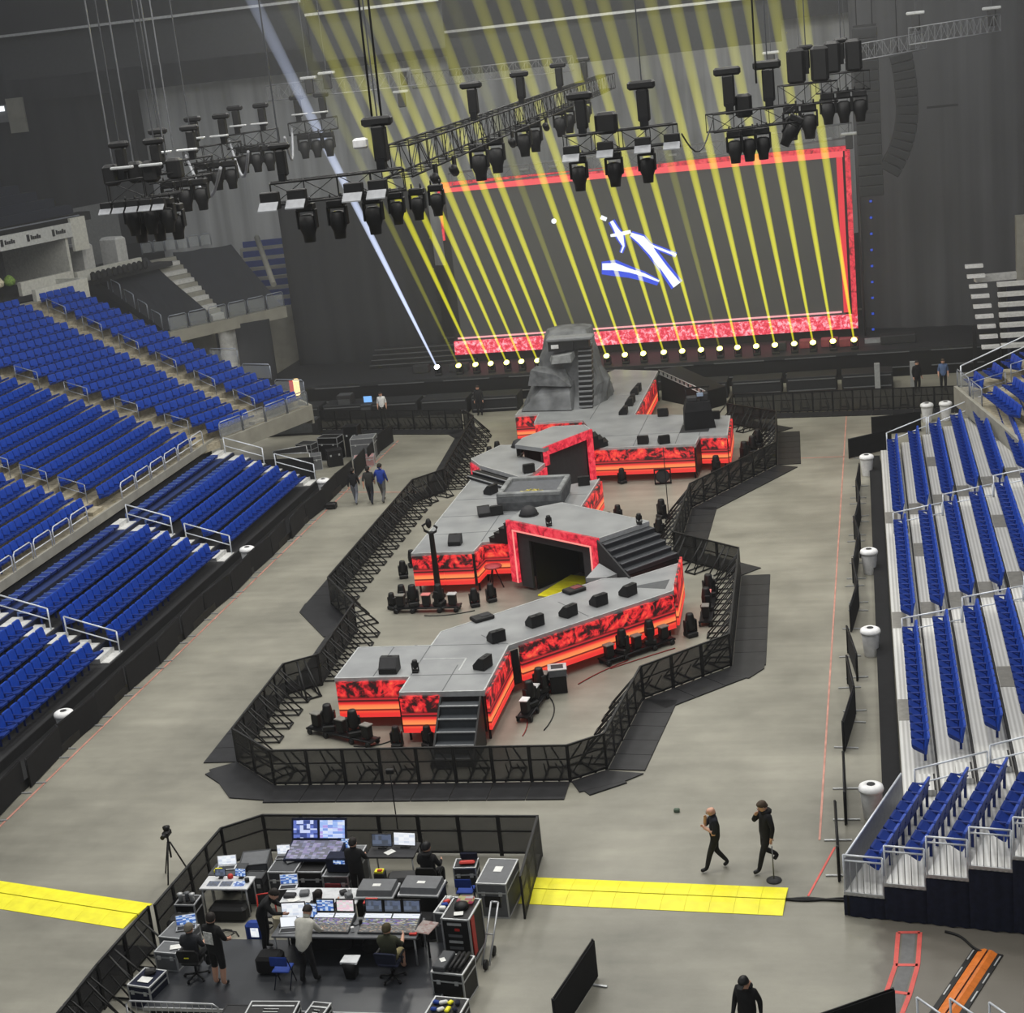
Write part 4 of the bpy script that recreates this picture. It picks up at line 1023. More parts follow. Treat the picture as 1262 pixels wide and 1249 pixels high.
# --- the scenic rock with stairs
rk = Stage('scenic_rock', 'tall dark grey scenic rock with steps cut up its face', (-15.7, 84.4), 'rock')
M_rock = mat('rock_grey', (104,106,108), .9, var=.45, scale=1.1, bump=.9)
rings = []; NR = 36
prof = [(0,2.65,2.5),(.45,2.55,2.3),(1.0,2.3,2.0),(1.7,2.0,1.75),(2.4,1.75,1.5),(3.0,1.62,1.35),(3.5,1.5,1.25),(3.8,1.3,1.05),(3.92,.85,.7),(3.95,.02,.02)]
for z, rx_, ry_ in prof:
    ring = []
    for i in range(NR):
        a = 2*math.pi*i/NR
        k = 1 + .2*noise.noise(Vector((math.cos(a)*1.7, math.sin(a)*1.7, z*.9+3))) + .1*noise.noise(Vector((math.cos(a)*5, math.sin(a)*5, z*2.2)))
        cx, cy = math.cos(a), math.sin(a)
        sq = max(abs(cx), abs(cy))**.45
        ring.append((-16.0+.1*z+rx_*cx*k/sq*.9, 84.4+.12*z+ry_*cy*k/sq*.93, ZD+.005+z))
    rings.append(ring)
mb = MB(); mb.loft(rings)
rk.part(mb, 'rock_body', M_rock)
M_tst = mat('tread_stone', (128,130,132), .8)
for i in range(13):
    z = ZD+.1+.25*i; y = 81.85+.115*i
    rk.part(MB().box((-14.6,y+.3,z),(.72,.6,.07)).box((-14.6,y+.28,z-.14),(.7,.56,.2),1), 'stair_tread', [M_tst, M_black])
rk.part(MB().box((-15.8,83.0,4.95),(1.35,.5,.5)).box((-14.75,83.15,4.95),(.9,.5,.42)), 'recess_shade_block', M_black)  # black blocks stand in for the shade inside the recess
rk.part(MB().box((-15.3,83.1,5.3),(2.5,.9,.2), bev=.06), 'lintel_slab', M_tst)
rk.part(MB().box((-16.1,82.7,4.95),(.4,.06,.2)), 'pale_card', M_white)
rk.part(MB().loft([[(-16.3,82.3,4.1),(-15.2,82.2,4.15),(-15.1,83,4.3),(-16.5,83,4.2)],[(-16.2,82.4,4.45),(-15.25,82.3,4.55),(-15.15,83,4.6),(-16.4,83,4.45)]]), 'ledge_block', M_stone)
rk.part(MB().loft([[(-18.1,81.9,1.75),(-15.3,81.5,1.75),(-15.1,83,1.75),(-18.2,83,1.75)],[(-17.6,82.1,2.2),(-15.4,81.9,2.5),(-15.2,83,2.6),(-17.8,83,2.4)],[(-16.9,82.6,2.9),(-15.5,82.4,3.0),(-15.3,83,3.1),(-17.2,83,2.9)]]), 'foot_boulder', M_rock)
rk.part(MB().loft([[(-17.7,82.4,3.0),(-15.3,82.0,2.9),(-15.3,82.9,2.9),(-17.5,83.2,3.0)],[(-17.5,82.5,3.8),(-16.1,82.3,3.5),(-15.7,82.9,3.7),(-17.3,83.2,3.9)]]), 'snout_boulder', M_stoned)

# ---------------------------------------------------------------- stage monitors, stools and small gear standing on the decks
def wedge_proto():
    t = thing('stage_monitor', '', 'speaker', (0,0,0))
    mb = MB(); pr_ = [(-.25,0),(.25,0),(.25,.16),(-.04,.45),(-.25,.45)]
    mb.loft([[(-.3,y,z) for y,z in pr_],[(.3,y,z) for y,z in pr_]]); mb.build('cabinet', M_black, t)
    MB().add([(-.27,.245,.185),(.27,.245,.185),(.27,-.03,.46),(-.27,-.03,.46),(-.27,.23,.17),(.27,.23,.17),(.27,-.045,.445),(-.27,-.045,.445)],[(0,1,2,3),(0,4,5,1),(1,5,6,2),(2,6,7,3),(3,7,4,0)]).build('grille', M_dark, t)
    MB().box((0,-.16,.458),(.16,.05,.025), bev=.01).build('handle', M_blackm, t)
    return t
wp = wedge_proto(); used_w = [False]
def wedge(x, y, rz, label, z=ZD):
    if not used_w[0]:
        used_w[0] = True; wp.location = (x,y,z+.02); wp.rotation_euler = (0,0,rz); wp['label'] = label; wp['group'] = 'stage monitors on the decks'; return wp
    o = dup(wp, (x,y,z+.02), rz, label, 'stage monitors on the decks'); o.scale = (.86,.86,.86); return o
wedge(-15.34,45.95,R(180),'black stage monitor near the left front edge of the front landing')
wedge(-12.3,46.1,R(70),'black stage monitor by the right edge of the front landing')
wedge(-12.35,48.4,R(40),'black stage monitor at the start of the diagonal runway')
for i, (p, lb) in enumerate((((-11.3,49.75),'nearest'),((-10.3,50.6),'second'),((-9.4,51.6),'third'),((-8.5,52.5),'farthest'))):
    wedge(p[0],p[1],R(45+10*(i%2)),f'black stage monitor, {lb} of four along the right edge of the diagonal runway')
wedge(-10.4,56.75,R(140),'black stage monitor at the right front of the bridge')
wedge(-16.3,59.1,R(180),'low black monitor by the front edge of the left platform')
wedge(-16.4,66.3,R(60),'black stage monitor at the back of the left platform near the tray'); wedge(-15.95,62.9,R(200),'black stage monitor in the middle of the left platform'); wedge(-15.45,63.05,R(20),'second black monitor behind the one in the middle of the left platform')
wedge(-14.95,67.9,R(20),'black stage monitor on the right corner of the small diagonal deck',2.15)
wedge(-12.35,67.0,R(10),'black stage monitor right of the stone tray')
wedge(-10.55,73.75,R(0),'left black monitor at the front of the wide rear deck'); wedge(-9.55,73.6,R(20),'right black monitor at the front of the wide rear deck')
for i, p in enumerate(((-12.35,80.1),(-12.3,82.0),(-12.3,82.75),(-12.35,84.6),(-12.3,85.4))):
    wedge(p[0],p[1],R(90),f'black monitor, {ordw(i+1)} up the right side of the ramp to the main stage')
wedge(-10.2,79.2,R(0),'small black monitor at the back of the wide rear deck'); wedge(-7.5,78.0,R(0),'black monitor at the back right of the wide rear deck')
def flat_case(x, y, rz, label, z, red=False, dark=M_black):
    t = thing('floor_box', label, 'box', (x,y,z), rz)
    MB().box((0,0,.07),(.75,.5,.14), bev=.03).build('case', dark, t)
    MB().box((.1,0,.148),(.35,.28,.012)).build('top_panel', glow('dim_red_panel', (150,30,34), .6) if red else M_dark, t)
flat_case(-13.3,50.5,R(40),'flat black box on the left edge of the diagonal runway',ZD)
flat_case(-10.5,53.05,R(45),'flat black box with a red top panel on the diagonal runway',ZD,True)
for (x,y,z,lb) in ((-13.2,59.1,2.8,'dark domed cover on the left corner of the bridge'),(-16.35,79.9-7.2,2.15,'dark domed cover beside the farther bridge')):
    t = thing('domed_cover', lb, 'cover', (x,y,z+.005)); MB().lathe([(.36,0),(.35,.12),(.27,.27),(.12,.35),(.01,.36)],16).build('shell', M_dark, t); MB().lathe([(.4,0),(.4,.03),(.35,.03)],16).build('rim', M_blackm, t)
def floor_spot(x, y, z, rz, label, h=.45, parent_group=None):
    t = thing('small_spotlight', label, 'light', (x,y,z), rz)
    MB().box((0,0,.04),(.2,.2,.08), bev=.01).build('base', M_black, t)
    MB().box((-.1,0,.2),(.03,.08,.26)).box((.1,0,.2),(.03,.08,.26)).box((0,0,.09),(.22,.08,.03)).build('yoke', M_blackm, t)
    MB().lathe([(.06,.0),(.085,.08),(.09,.25),(.07,.28),(.0,.27)],10,c=(0,0,.14)).build('head', M_black, t)
floor_spot(-14.45,45.85,ZD,0,'small black spotlight on the front landing beside its monitor')
floor_spot(-12.1,57.5,2.8,.4,'small black spotlight on the front edge of the bridge')
floor_spot(-8.6,57.25,2.8,.2,'small black spotlight at the top of the bridge stairs')
mc = thing('effects_machine', 'low black effects machine with a pale nozzle between tray and bridge', 'machine', (-13.0,62.1,ZD), .2)
MB().box((0,0,.16),(.7,.4,.3), bev=.03).build('body', M_black, mc); MB().tube((-.5,0,.02),(-.5,.05,.5),.05).build('nozzle', M_white, mc); MB().box((.1,0,.33),(.3,.25,.04)).build('lid', M_dark, mc)
# tall covered console on the rear deck
cs = thing('covered_console', 'tall black covered console with grey gear on top, on the rear deck', 'console', (-8.1,76.4,ZD), R(10))
MB().loft([[(-.75,-.45,0),(.75,-.45,0),(.75,.45,0),(-.75,.45,0)],[(-.72,-.5,.9),(.6,-.5,.9),(.6,.45,.9),(-.72,.45,.9)],[(-.6,-.35,1.35),(.55,-.35,1.3),(.55,.4,1.3),(-.6,.4,1.35)]]).build('cover', M_cloth, cs)
MB().box((-.3,0,1.45),(.5,.5,.24), bev=.04).box((.3,.05,1.5),(.4,.4,.4), bev=.04).build('gear', M_dark, cs)
MB().tube((.5,.3,1.2),(.55,.3,1.95),.03).tube((-.5,.3,1.2),(-.55,.3,1.9),.03).box((0,.3,1.92),(1.2,.08,.08)).build('frame', M_blackm, cs)
MB().box((.1,-.2,1.66),(.3,.1,.16)).build('pale_label', mat('pale_blue_panel', (150,166,190), .5), cs)
# tall lamp post in front of the left platform
lp = thing('lamp_post', 'tall black lamp post with a scrolled top in front of the left platform', 'lamp', (-16.85,57.75,0))
MB().lathe([(.28,0),(.28,.06),(.17,.14),(.13,.4),(.1,2.6),(.14,2.64),(.08,2.7)],12).build('post', M_black, lp)
MB().path([(0,0,2.6),(-.25,0,2.75),(-.32,0,2.95),(-.15,0,3.05),(0,0,2.95)],.05).path([(0,0,2.6),(.2,0,2.7),(.26,0,2.85),(.14,0,2.95)],.05).build('scroll', M_blackm, lp)
MB().lathe([(.05,0),(.11,.1),(.12,.25),(.07,.36),(.0,.4)],8,c=(-.06,0,2.85)).build('lantern', M_black, lp)

# ---------------------------------------------------------------- floor lights, carts, small gear around the runway
def mover_proto():
    t = thing('moving_light', '', 'light', (0,0,0))
    MB().box((0,0,.08),(.36,.36,.16), bev=.03).build('base', M_black, t)
    MB().box((-.17,0,.34),(.06,.18,.4), bev=.015).box((.17,0,.34),(.06,.18,.4), bev=.015).box((0,0,.175),(.38,.18,.03)).build('yoke', M_blackm, t)
    MB().lathe([(.08,.2),(.15,.26),(.16,.44),(.12,.7),(.105,.74),(.0,.73)],12).build('head', M_black, t)
    return t
mp_ = mover_proto(); um = [False]
def mover(x, y, label, s=1.0, z=0, group='moving lights on the floor around the runway'):
    if not um[0]:
        um[0] = True; o = mp_; o.location=(x,y,z); o['label']=label; o['group']=group
    else: o = dup(mp_, (x,y,z), random.random()*6, label, group)
    o.scale = (s,s,s); return o
for x,y,s,lb in ((-14.75,43.95,.95,'moving light on the floor just left of the front steps'),(-13.75,43.95,.95,'moving light against the left side of the front steps'),
    (-15.1,56.5,1.0,'moving light on the floor under the left platform, left of two'),(-14.55,57.0,1.0,'moving light on the floor under the left platform, right of two'),
    (-18.4,56.5,.9,'moving light at the left of the left platform, nearest of two'),(-18.15,57.1,1.05,'moving light at the left of the left platform, farther of two'),
    (-16.0,51.1,.75,'lone moving light behind the front landing'),(-8.75,51.0,1.1,'lone moving light on the floor below the middle of the diagonal runway'),
    (-6.45,52.75,1.15,'moving light at the right end of the diagonal runway, nearest'),
    (-10.95,66.9,1.0,'moving light on the pink-lit floor, tall one'),(-11.3,66.5,.75,'moving light on the pink-lit floor, short one'),(-9.05,67.1,1.15,'moving light with a whip antenna on the floor right of the bridge'),(-8.85,64.4,1.1,'moving light on the floor behind the bridge stairs'),
    (-18.95,60.2,1.0,'moving light beside the left platform, first of four'),(-18.95,61.6,1.0,'moving light beside the left platform, second of four'),(-18.75,65.4,1.0,'moving light beside the left platform, third of four'),(-18.65,67.0,1.0,'moving light beside the left platform, fourth of four'),
    (-11.6,73.0,1.0,'moving light under the orange LED front of the rear deck'),(-19.2,78.3,1.1,'moving light left of the far red LED, nearer of two'),(-19.0,79.3,1.1,'moving light left of the far red LED, farther of two'),
    (-6.0,76.0,1.3,'moving light right of the rear deck, nearest'),(-5.7,77.3,1.2,'moving light right of the rear deck, middle'),(-5.5,78.6,1.2,'moving light right of the rear deck, farthest'),(-7.2,73.9,1.2,'moving light in front of the right LED block of the rear deck')):
    mover(x,y,lb,s)
def light_cart(p, q, n, label, prefix, tops=None):
    """a long wheeled frame carrying moving lights and small box lights"""
    ax,ay = p; bx,by = q; L = math.hypot(bx-ax,by-ay); c = ((ax+bx)/2,(ay+by)/2)
    t = thing('light_cart', label, 'cart', (c[0],c[1],0), math.atan2(by-ay,bx-ax))
    MB().tube((-L/2,-.2,.2),(L/2,-.2,.2),.035).tube((-L/2,.2,.2),(L/2,.2,.2),.035).box((-L/2,0,.2),(.06,.5,.06)).box((L/2,0,.2),(.06,.5,.06)).box((0,0,.2),(.06,.46,.06)).box((0,0,.225),(L,.34,.02)).build('frame', M_blackm, t)
    for sx in (-1,-.45,.45,1):
        w_ = MB()
        for sy in (-.22,.22): w_.lathe([(.01,-.03),(.1,-.03),(.1,.03),(.01,.03)],10,M=Matrix.Translation((sx*(L/2-.1),sy,.1)) @ Matrix.Rotation(R(90),4,'X'))
        w_.build('wheel_pair', M_black, t)
    for i in range(n):
        u = (i+.5)/n-.5; x = c[0]+(bx-ax)*u; y = c[1]+(by-ay)*u
        if i % 2 == 1: mover(x,y,f'moving light, {ordw(i//2+1)} on the {prefix}',1.15,.24,'moving lights on wheeled carts')
        else:
            b_ = thing('box_light', f'small black box light, {ordw(i//2+1)} on the {prefix}', 'light', (x,y,.24), math.atan2(by-ay,bx-ax), 'box lights on wheeled carts')
            MB().box((0,0,.22),(.3,.24,.4), bev=.02).build('housing', M_black, b_)
            MB().box((0,0,.45),(.36,.28,.05), bev=.015).build('top_plate', (tops or {}).get(i, mat('worn_plate', (120,118,112), .5)), b_)
light_cart((-17.95,45.2),(-15.5,44.0),5,'wheeled light cart left of the front landing','cart left of the front landing')
light_cart((-18.2,56.15),(-15.6,56.1),5,'wheeled light cart in front of the left platform','cart in front of the left platform',{2:mat('pink_plate',(206,120,116),.5),4:M_edge})
light_cart((-11.05,45.6),(-10.75,48.3),5,'wheeled light cart right of the front landing','cart right of the front landing',{0:M_white,2:M_edge})
light_cart((-6.0,53.6),(-6.1,57.3),5,'wheeled light cart right of the runway end','cart right of the runway end',{2:mat('pink_plate',(206,120,116),.5)})
light_cart((-9.2,50.2),(-7.1,52.2),5,'wheeled light cart below the diagonal runway','cart below the diagonal runway')
# small speaker-like case by the diagonal runway and a drum-like stool
gc = thing('gear_case', 'small black gear case with a pale rimmed top near the diagonal runway', 'case', (-10.35,48.1,0), R(12))
MB().box((0,0,.3),(.55,.5,.6), bev=.02).build('body', M_black, gc); MB().box((0,0,.72),(.6,.56,.24), bev=.02).build('lid', mat('case_grey',(90,92,96),.5), gc); MB().box((0,0,.85),(.62,.58,.03)).box((0,0,.868),(.4,.34,.012),1).build('rim', [M_edge, M_dark], gc)
for s in (-1,1): MB().box((s*.3,0,.5),(.03,.12,.1)).build('latch', M_edge, gc)
st = thing('round_stand', 'round red-topped stand on tripod legs beside the red archway', 'stand', (-14.75,58.6,0))
MB().lathe([(.01,.86),(.34,.86),(.36,.9),(.34,.93),(.0,.93)],20).build('top', mat('dusty_red', (176,70,76), .6), st)
for k in range(3): a = k*2.09; MB().tube((.05*math.cos(a),.05*math.sin(a),.86),(.35*math.cos(a),.35*math.sin(a),0),.025).build('leg', M_blackm, st)
an = tag(MB().tube((0,0,.0),(0,0,3.2),.02,6).box((0,0,.03),(.3,.3,.06)).build('antenna_mast', M_blackm, None, (-8.75,67.0,0)), 'thin dark mast standing on the pink-lit floor right of the bridge', 'mast')
fr = thing('stage_fan', 'square-framed fan on the floor under the orange LED front', 'fan', (-9.6,72.5,0), R(8))
MB().box((0,0,.72),(.8,.12,.06)).box((0,0,.06),(.8,.12,.06)).box((-.37,0,.39),(.06,.12,.7)).box((.37,0,.39),(.06,.12,.7)).build('frame', M_blackm, fr)
MB().lathe([(.3,-.03),(.33,0),(.3,.03)],20,M=Matrix.Translation((0,0,.39)) @ Matrix.Rotation(R(90),4,'X')).box((0,0,.39),(.55,.04,.07)).box((0,0,.39),(.07,.04,.55)).build('blades', M_dark, fr)
for k, pts in enumerate(([(-10.9,44.6),(-10.8,45.6),(-11.3,46.8)],[(-10.3,45.0),(-10.0,46.5),(-10.6,47.6)],[(-9.8,48.6),(-9.3,49.6),(-8.4,50.6)],[(-16.2,44.0),(-15.4,43.8),(-14.9,44.6)],[(-6.9,51.6),(-7.8,50.9),(-8.9,49.9)],[(-16.9,55.6),(-16.0,55.4),(-15.0,56.0)])):
    P_ = [Vector((*p,.02)) for p in pts]; sm = []
    for i in range(9):
        t = i/8; sm.append(tuple(P_[0]*(1-t)**2+P_[1]*2*t*(1-t)+P_[2]*t*t))
    cable(sm, .02, mat('red_cable',(130,38,34),.6) if k % 2 == 0 else M_black, f'{"red" if k%2==0 else "black"} loose cable on the floor, {["right of the front landing, nearest","right of the front landing, curved one","below the diagonal runway","by the left light cart","at the right of the diagonal runway","under the left platform"][k]}')

# ================================================================ CROWD BARRICADES
def mesh_sheet_mat():
    m = bpy.data.materials.new('perforated_black'); m.use_nodes = True; b = m.node_tree.nodes['Principled BSDF']
    n = N(m); tc = n.add('ShaderNodeTexCoord'); no = n.add('ShaderNodeTexNoise', Scale=2.5, Detail=3); n.ln(tc,'Object',no,'Vector')
    r = n.add('ShaderNodeValToRGB'); r.color_ramp.elements[0].color = lin((24,24,25)); r.color_ramp.elements[1].color = lin((44,44,43)); n.ln(no,'Fac',r,'Fac'); n.ln(r,'Color',b,'Base Color')
    b.inputs['Alpha'].default_value = .66; b.inputs['Roughness'].default_value = .6
    return m
M_perf = mesh_sheet_mat()
M_plate = mat('tread_plate', (42,42,44), .5, .2, var=.25, scale=2)
def barricade():
    """1 m wide; crowd side is -Y (foot plate), brace side is +Y"""
    t = thing('crowd_barricade', '', 'barrier', (0,0,0))
    MB().box((0,0,.6),(.98,.02,1.08)).build('mesh_panel', M_perf, t)
    MB().box((-.48,.02,.59),(.05,.05,1.18)).box((.48,.02,.59),(.05,.05,1.18)).box((0,.02,1.155),(1.0,.06,.05)).box((0,.02,.09),(.94,.04,.05)).box((0,.025,.72),(.94,.03,.04)).build('frame', M_black, t)
    for s in (-1,1):
        MB().tube((s*.1,.03,1.1),(s*.2,.95,.05),.026).tube((s*.2,.03,.04),(s*.2,.98,.04),.026).tube((s*.2,.5,.04),(s*.15,.03,.6),.02).build('brace', M_black, t)
    MB().box((0,.95,.04),(.46,.05,.05)).build('rear_bar', M_black, t)
    MB().box((0,-.56,.025),(.98,1.08,.03)).box((0,-1.09,.012),(.98,.04,.02)).build('foot_plate', M_plate, t)
    return t
bp_ = barricade(); ub = [False]; bp2 = [None]
def run(pts, label, closed=False, flip=False, plate=True):
    """barricades end to end along a polyline; crowd side on the right of the walking direction"""
    k = 0
    for a, b in zip(pts, pts[1:]):
        L = math.hypot(b[0]-a[0], b[1]-a[1]); n = max(1, round(L/1.07)); w = L/n
        ang = math.atan2(b[1]-a[1], b[0]-a[0])
        for i in range(n):
            k += 1
            t = (i+.5)/n; p = (a[0]+(b[0]-a[0])*t, a[1]+(b[1]-a[1])*t, 0)
            if not seen((p[0],p[1],.5), 60): continue
            lb = f'black crowd barricade, {ordw(k)} along {label}'
            if not ub[0]:
                ub[0] = True; o = bp_; o.location = p; o.rotation_euler = (0,0,ang); o['label'] = lb; o['group'] = 'crowd barricades'
            elif plate: o = dup(bp_, p, ang, lb, 'crowd barricades')
            else:
                o = dup(bp_, p, ang, lb, 'crowd barricades')
                for c in list(o.children):
                    if c.name.startswith('foot_plate') or c.name.startswith('brace') or c.name.startswith('rear_bar'): bpy.data.objects.remove(c)
            o.scale = (w, 1, 1)
ring_front = [(-19.69,42.93),(-17.87,41.3),(-8.87,41.42),(-7.89,42.2)]
ring_left = [(-22.3,85.7),(-21.33,84.1),(-20.31,72.89),(-21.42,71.29),(-21.15,57.2),(-19.15,54.12),(-18.87,48.98),(-19.86,48.2),(-19.69,42.93)]
ring_right = [(-7.89,42.2),(-7.45,47.23),(-4.82,49.87),(-5.1,58.96),(-7.89,61.37),(-7.86,68.28),(-4.4,74.82),(-4.64,81.11),(-7.33,83.52),(-7.14,85.57)]
run(ring_left, 'the left run, counted from the main stage')
run(ring_front, 'the front run, counted from the left corner')
run(ring_right, 'the right run, counted from the front corner')
run([(-31.44,87.65),(-22.4,85.75)], 'the far left run before the main stage')
run([(-7.1,85.6),(5.4,84.35)], 'the far right run before the main stage')
# around the mixing area: braces inside, plates outside
run([(-8.75,34.0),(-8.9,37.15),(-16.6,37.25),(-17.53,36.48),(-17.72,32.5)], 'the mixing area run, counted from the yellow ramp', plate=False)
run([(-17.85,32.45),(-18.0,29.85),(-18.02,27.0)], 'the left side of the mixing area nearest the camera')
def corner_plate(poly, label):
    o = MB().prism(poly, .012, .042).build('corner_plate', M_plate); tag(o, label, 'floor plate')
corner_plate([(-19.69,42.93),(-17.87,41.3),(-17.6,40.3),(-19.0,40.5),(-20.4,42.4)], 'dark floor plate filling the front left corner of the barricade')
corner_plate([(-8.8,41.35),(-7.89,42.1),(-6.8,41.9),(-7.3,41.4),(-8.5,40.75)], 'dark floor plate filling the front right corner of the barricade')
corner_plate([(-4.82,49.87),(-5.0,49.0),(-4.2,48.8),(-3.75,49.6),(-3.75,50.0),(-4.7,50.2)], 'dark floor plate at the outer right corner of the barricade')
corner_plate([(-21.1,57.2),(-19.2,54.2),(-20.3,53.6),(-22.2,56.4),(-22.3,57.4)], 'dark floor plate at the left inner corner of the barricade')

# ================================================================ MAIN STAGE, SCREEN, RIGGING
ms = Stage('main_stage', 'long low black main stage platform below the video screen', (-14, 100))
ms.part(MB().box((-14.5,99.5,1.5),(46,13.4,.2)), 'deck', mat('stage_black', (40,41,43), .6))
ms.part(MB().box((-14.5,92.9,.7),(46,.08,1.4)), 'front_skirt', M_black)
mb = MB()
for i in range(11):
    for z in (1.42,.55): mb.box((-36+4.1*i,92.82,z),(2.9,.05,.06))
ms.part(mb, 'pale_front_strips', mat('strip_grey', (96,98,100), .6))
# low black risers and steps in front of the main stage
for i in range(12):
    x = -33.6+3.05*i
    if -18.6 < x < -11.5: continue
    o = thing('stage_riser', f'low black equipment riser, {ordw(i+1)} from the left along the foot of the main stage', 'riser', (x,90.6,0))
    MB().box((0,0,.48),(2.8,1.6,.95), bev=.03).build('body', mat('riser_black', (32,33,35), .7), o); MB().box((0,-.82,.8),(2.6,.03,.06)).box((0,-.82,.2),(2.6,.03,.06)).build('pale_strip', mat('strip_grey', (96,98,100), .6), o)
for x,y,w_,h_,c,lb in ((-30.6,92.2,.9,1.5,M_dark,'dark grey rack at the left end of the main stage'),(-29.2,91.9,.7,.9,M_dark,'small dark rack beside the left end rack'),(-32.9,88.9,3.2,.9,M_dark,'low case with a pale frame before the far left barricade')):
    o = thing('equipment_rack', lb, 'rack', (x,y-1.9,0)); MB().box((0,0,h_/2),(w_,.8,h_), bev=.03).build('body', c, o); MB().box((0,-.41,h_*.5),(w_*.8,.02,h_*.7)).box((0,0,h_+.01),(w_*.9,.7,.02)).build('face', mat('rack_face',(74,76,78),.5), o)
lt = thing('laptop', 'laptop with a bright blue screen on the left wing rack', 'laptop', (-29.2,90.0,.915)); MB().box((0,0,.02),(.5,.35,.03)).build('base', M_dark, lt); MB().box((0,.2,.22),(.5,.03,.36)).build('screen', glow('blue_screen', (120,176,240), 1.2), lt)
for i,(x,w_) in enumerate(((-24.5,1.2),(-2.1,1.0),(-1.0,1.1),(-3.4,.9),(-5.0,.8),(-27.0,1.0),(1.8,2.0))):
    o = MB().box((0,0,.25),(w_,.6,.5), bev=.04).build('road_case', mat('rose_case',(140,66,72),.6) if 1 <= i <= 3 else M_dark, None, (x,94.6+.3*(i%2),1.6)); tag(o, f'{"dull red" if 1<=i<=3 else "dark"} case, {ordw(i+1)} listed, on the front of the main stage' if False else f'{"dull red" if 1<=i<=3 else "dark"} road case on the main stage near {["the white beam","the right end","the far right end","the right third","the right half","the left end","the pale bar at right"][i]}', 'case')
tag(MB().box((0,0,.12),(2.6,.4,.24)).build('pale_bar', M_alu, None, (1.2,95.2,1.6)), 'pale metal bar lying on the right end of the main stage', 'bar')
mb = MB(); 
st = thing('stage_stairs', 'wide dark steps with grey edges at the left rear of the main stage', 'stairs', (-27.5,97.3,1.6))
for i in range(4): MB().box((0,.5*i,.12+.24*i),(7,.5,.24)).box((0,.5*i-.25,.22+.24*i),(7,.03,.05),1).build('step', [M_black, mat('strip_grey', (96,98,100), .6)], st)

# ---------------------------------------------------------------- video screen
Y_S = 97.0
sc = Stage('video_screen', 'huge dark video screen with a glowing red frame at the far end', (-13, Y_S), 'screen')
def scr_mat():
    m = bpy.data.materials.new('screen_idle'); m.use_nodes = True; n = N(m); b = m.node_tree.nodes['Principled BSDF']
    tc = n.add('ShaderNodeTexCoord'); no = n.add('ShaderNodeTexNoise', Scale=.12, Detail=3); n.ln(tc,'Object',no,'Vector')
    r = n.add('ShaderNodeValToRGB'); r.color_ramp.elements[0].color = lin((46,47,48)); r.color_ramp.elements[1].color = lin((70,71,70)); n.ln(no,'Fac',r,'Fac')
    n.ln(r,'Color',b,'Emission Color'); b.inputs['Emission Strength'].default_value = .75; b.inputs['Base Color'].default_value = (.02,.02,.02,1); b.inputs['Roughness'].default_value = .4
    return m
def frame_glow():
    m = bpy.data.materials.new('screen_frame_red'); m.use_nodes = True; n = N(m); b = m.node_tree.nodes['Principled BSDF']
    tc = n.add('ShaderNodeTexCoord'); no = n.add('ShaderNodeTexNoise', Scale=4.0, Detail=7, Roughness=.75, Distortion=.6); n.ln(tc,'Object',no,'Vector')
    r = n.add('ShaderNodeValToRGB'); e = r.color_ramp.elements; e[0].position = .36; e[0].color = lin((190,16,44)); e[1].position = .6; e[1].color = lin((255,190,200))
    q = e.new(.5); q.color = lin((244,60,86)); n.ln(no,'Fac',r,'Fac'); n.ln(r,'Color',b,'Emission Color'); b.inputs['Emission Strength'].default_value = 1.1; b.inputs['Base Color'].default_value = (.02,.02,.02,1)
    return m
M_sf = frame_glow(); M_si = scr_mat(); M_scp = glow('frame_pink_core', (255,176,180), 1.0)
sx0, sx1, sz0, sz1 = -25.3, -.45, 2.15, 12.85
sc.part(MB().box(((sx0+sx1)/2, Y_S+.45, (sz0+sz1)/2), (sx1-sx0, .3, sz1-sz0)), 'cabinet', M_black)
sc.part(MB().box(((sx0+sx1)/2-.1, Y_S+.25, (sz0+sz1)/2+.1), (sx1-sx0-1.2, .1, sz1-sz0-1.4)), 'display', M_si)
sc.part(MB().box(((sx0+sx1)/2, Y_S+.2, sz1-.13), (sx1-sx0, .3, .26)), 'frame_top', M_frame)
sc.part(MB().box(((sx0+sx1)/2, Y_S+.1, sz1-.43), (sx1-sx0-.8, .14, .34)), 'frame_top_line', glow('frame_hot_red',(250,84,92),1.0))
sc.part(MB().box(((sx0+sx1)/2, Y_S+.2, sz0+.42), (sx1-sx0, .3, .84)), 'frame_bottom', M_sf)
sc.part(MB().box(((sx0+sx1)/2-.3, Y_S+.02, sz0+1.05), (sx1-sx0-1.2, .06, .1)), 'frame_bottom_line', M_scp)
sc.part(MB().box((sx1-.15, Y_S+.2, (sz0+sz1)/2), (.3, .3, sz1-sz0-.6)), 'frame_right_outer', M_frame)
sc.part(MB().box((sx1-.62, Y_S+.1, (sz0+sz1)/2+.2), (.34, .12, sz1-sz0-1.6)), 'frame_right_inner', glow('frame_red', (232,40,60), 1.0))
sc.part(MB().box((sx0+.12, Y_S+.2, sz1-2.0), (.1, .3, 3.0)), 'frame_left', M_frame)
sc.part(MB().box(((sx0+sx1)/2, Y_S+.6, (sz0+1.6)/2), (sx1-sx0, .25, sz0-1.6+.0)).box((sx0+2,Y_S+.7,1.9),(.4,.4,.5)).box((sx1-2,Y_S+.7,1.9),(.4,.4,.5)), 'support_base', M_black)
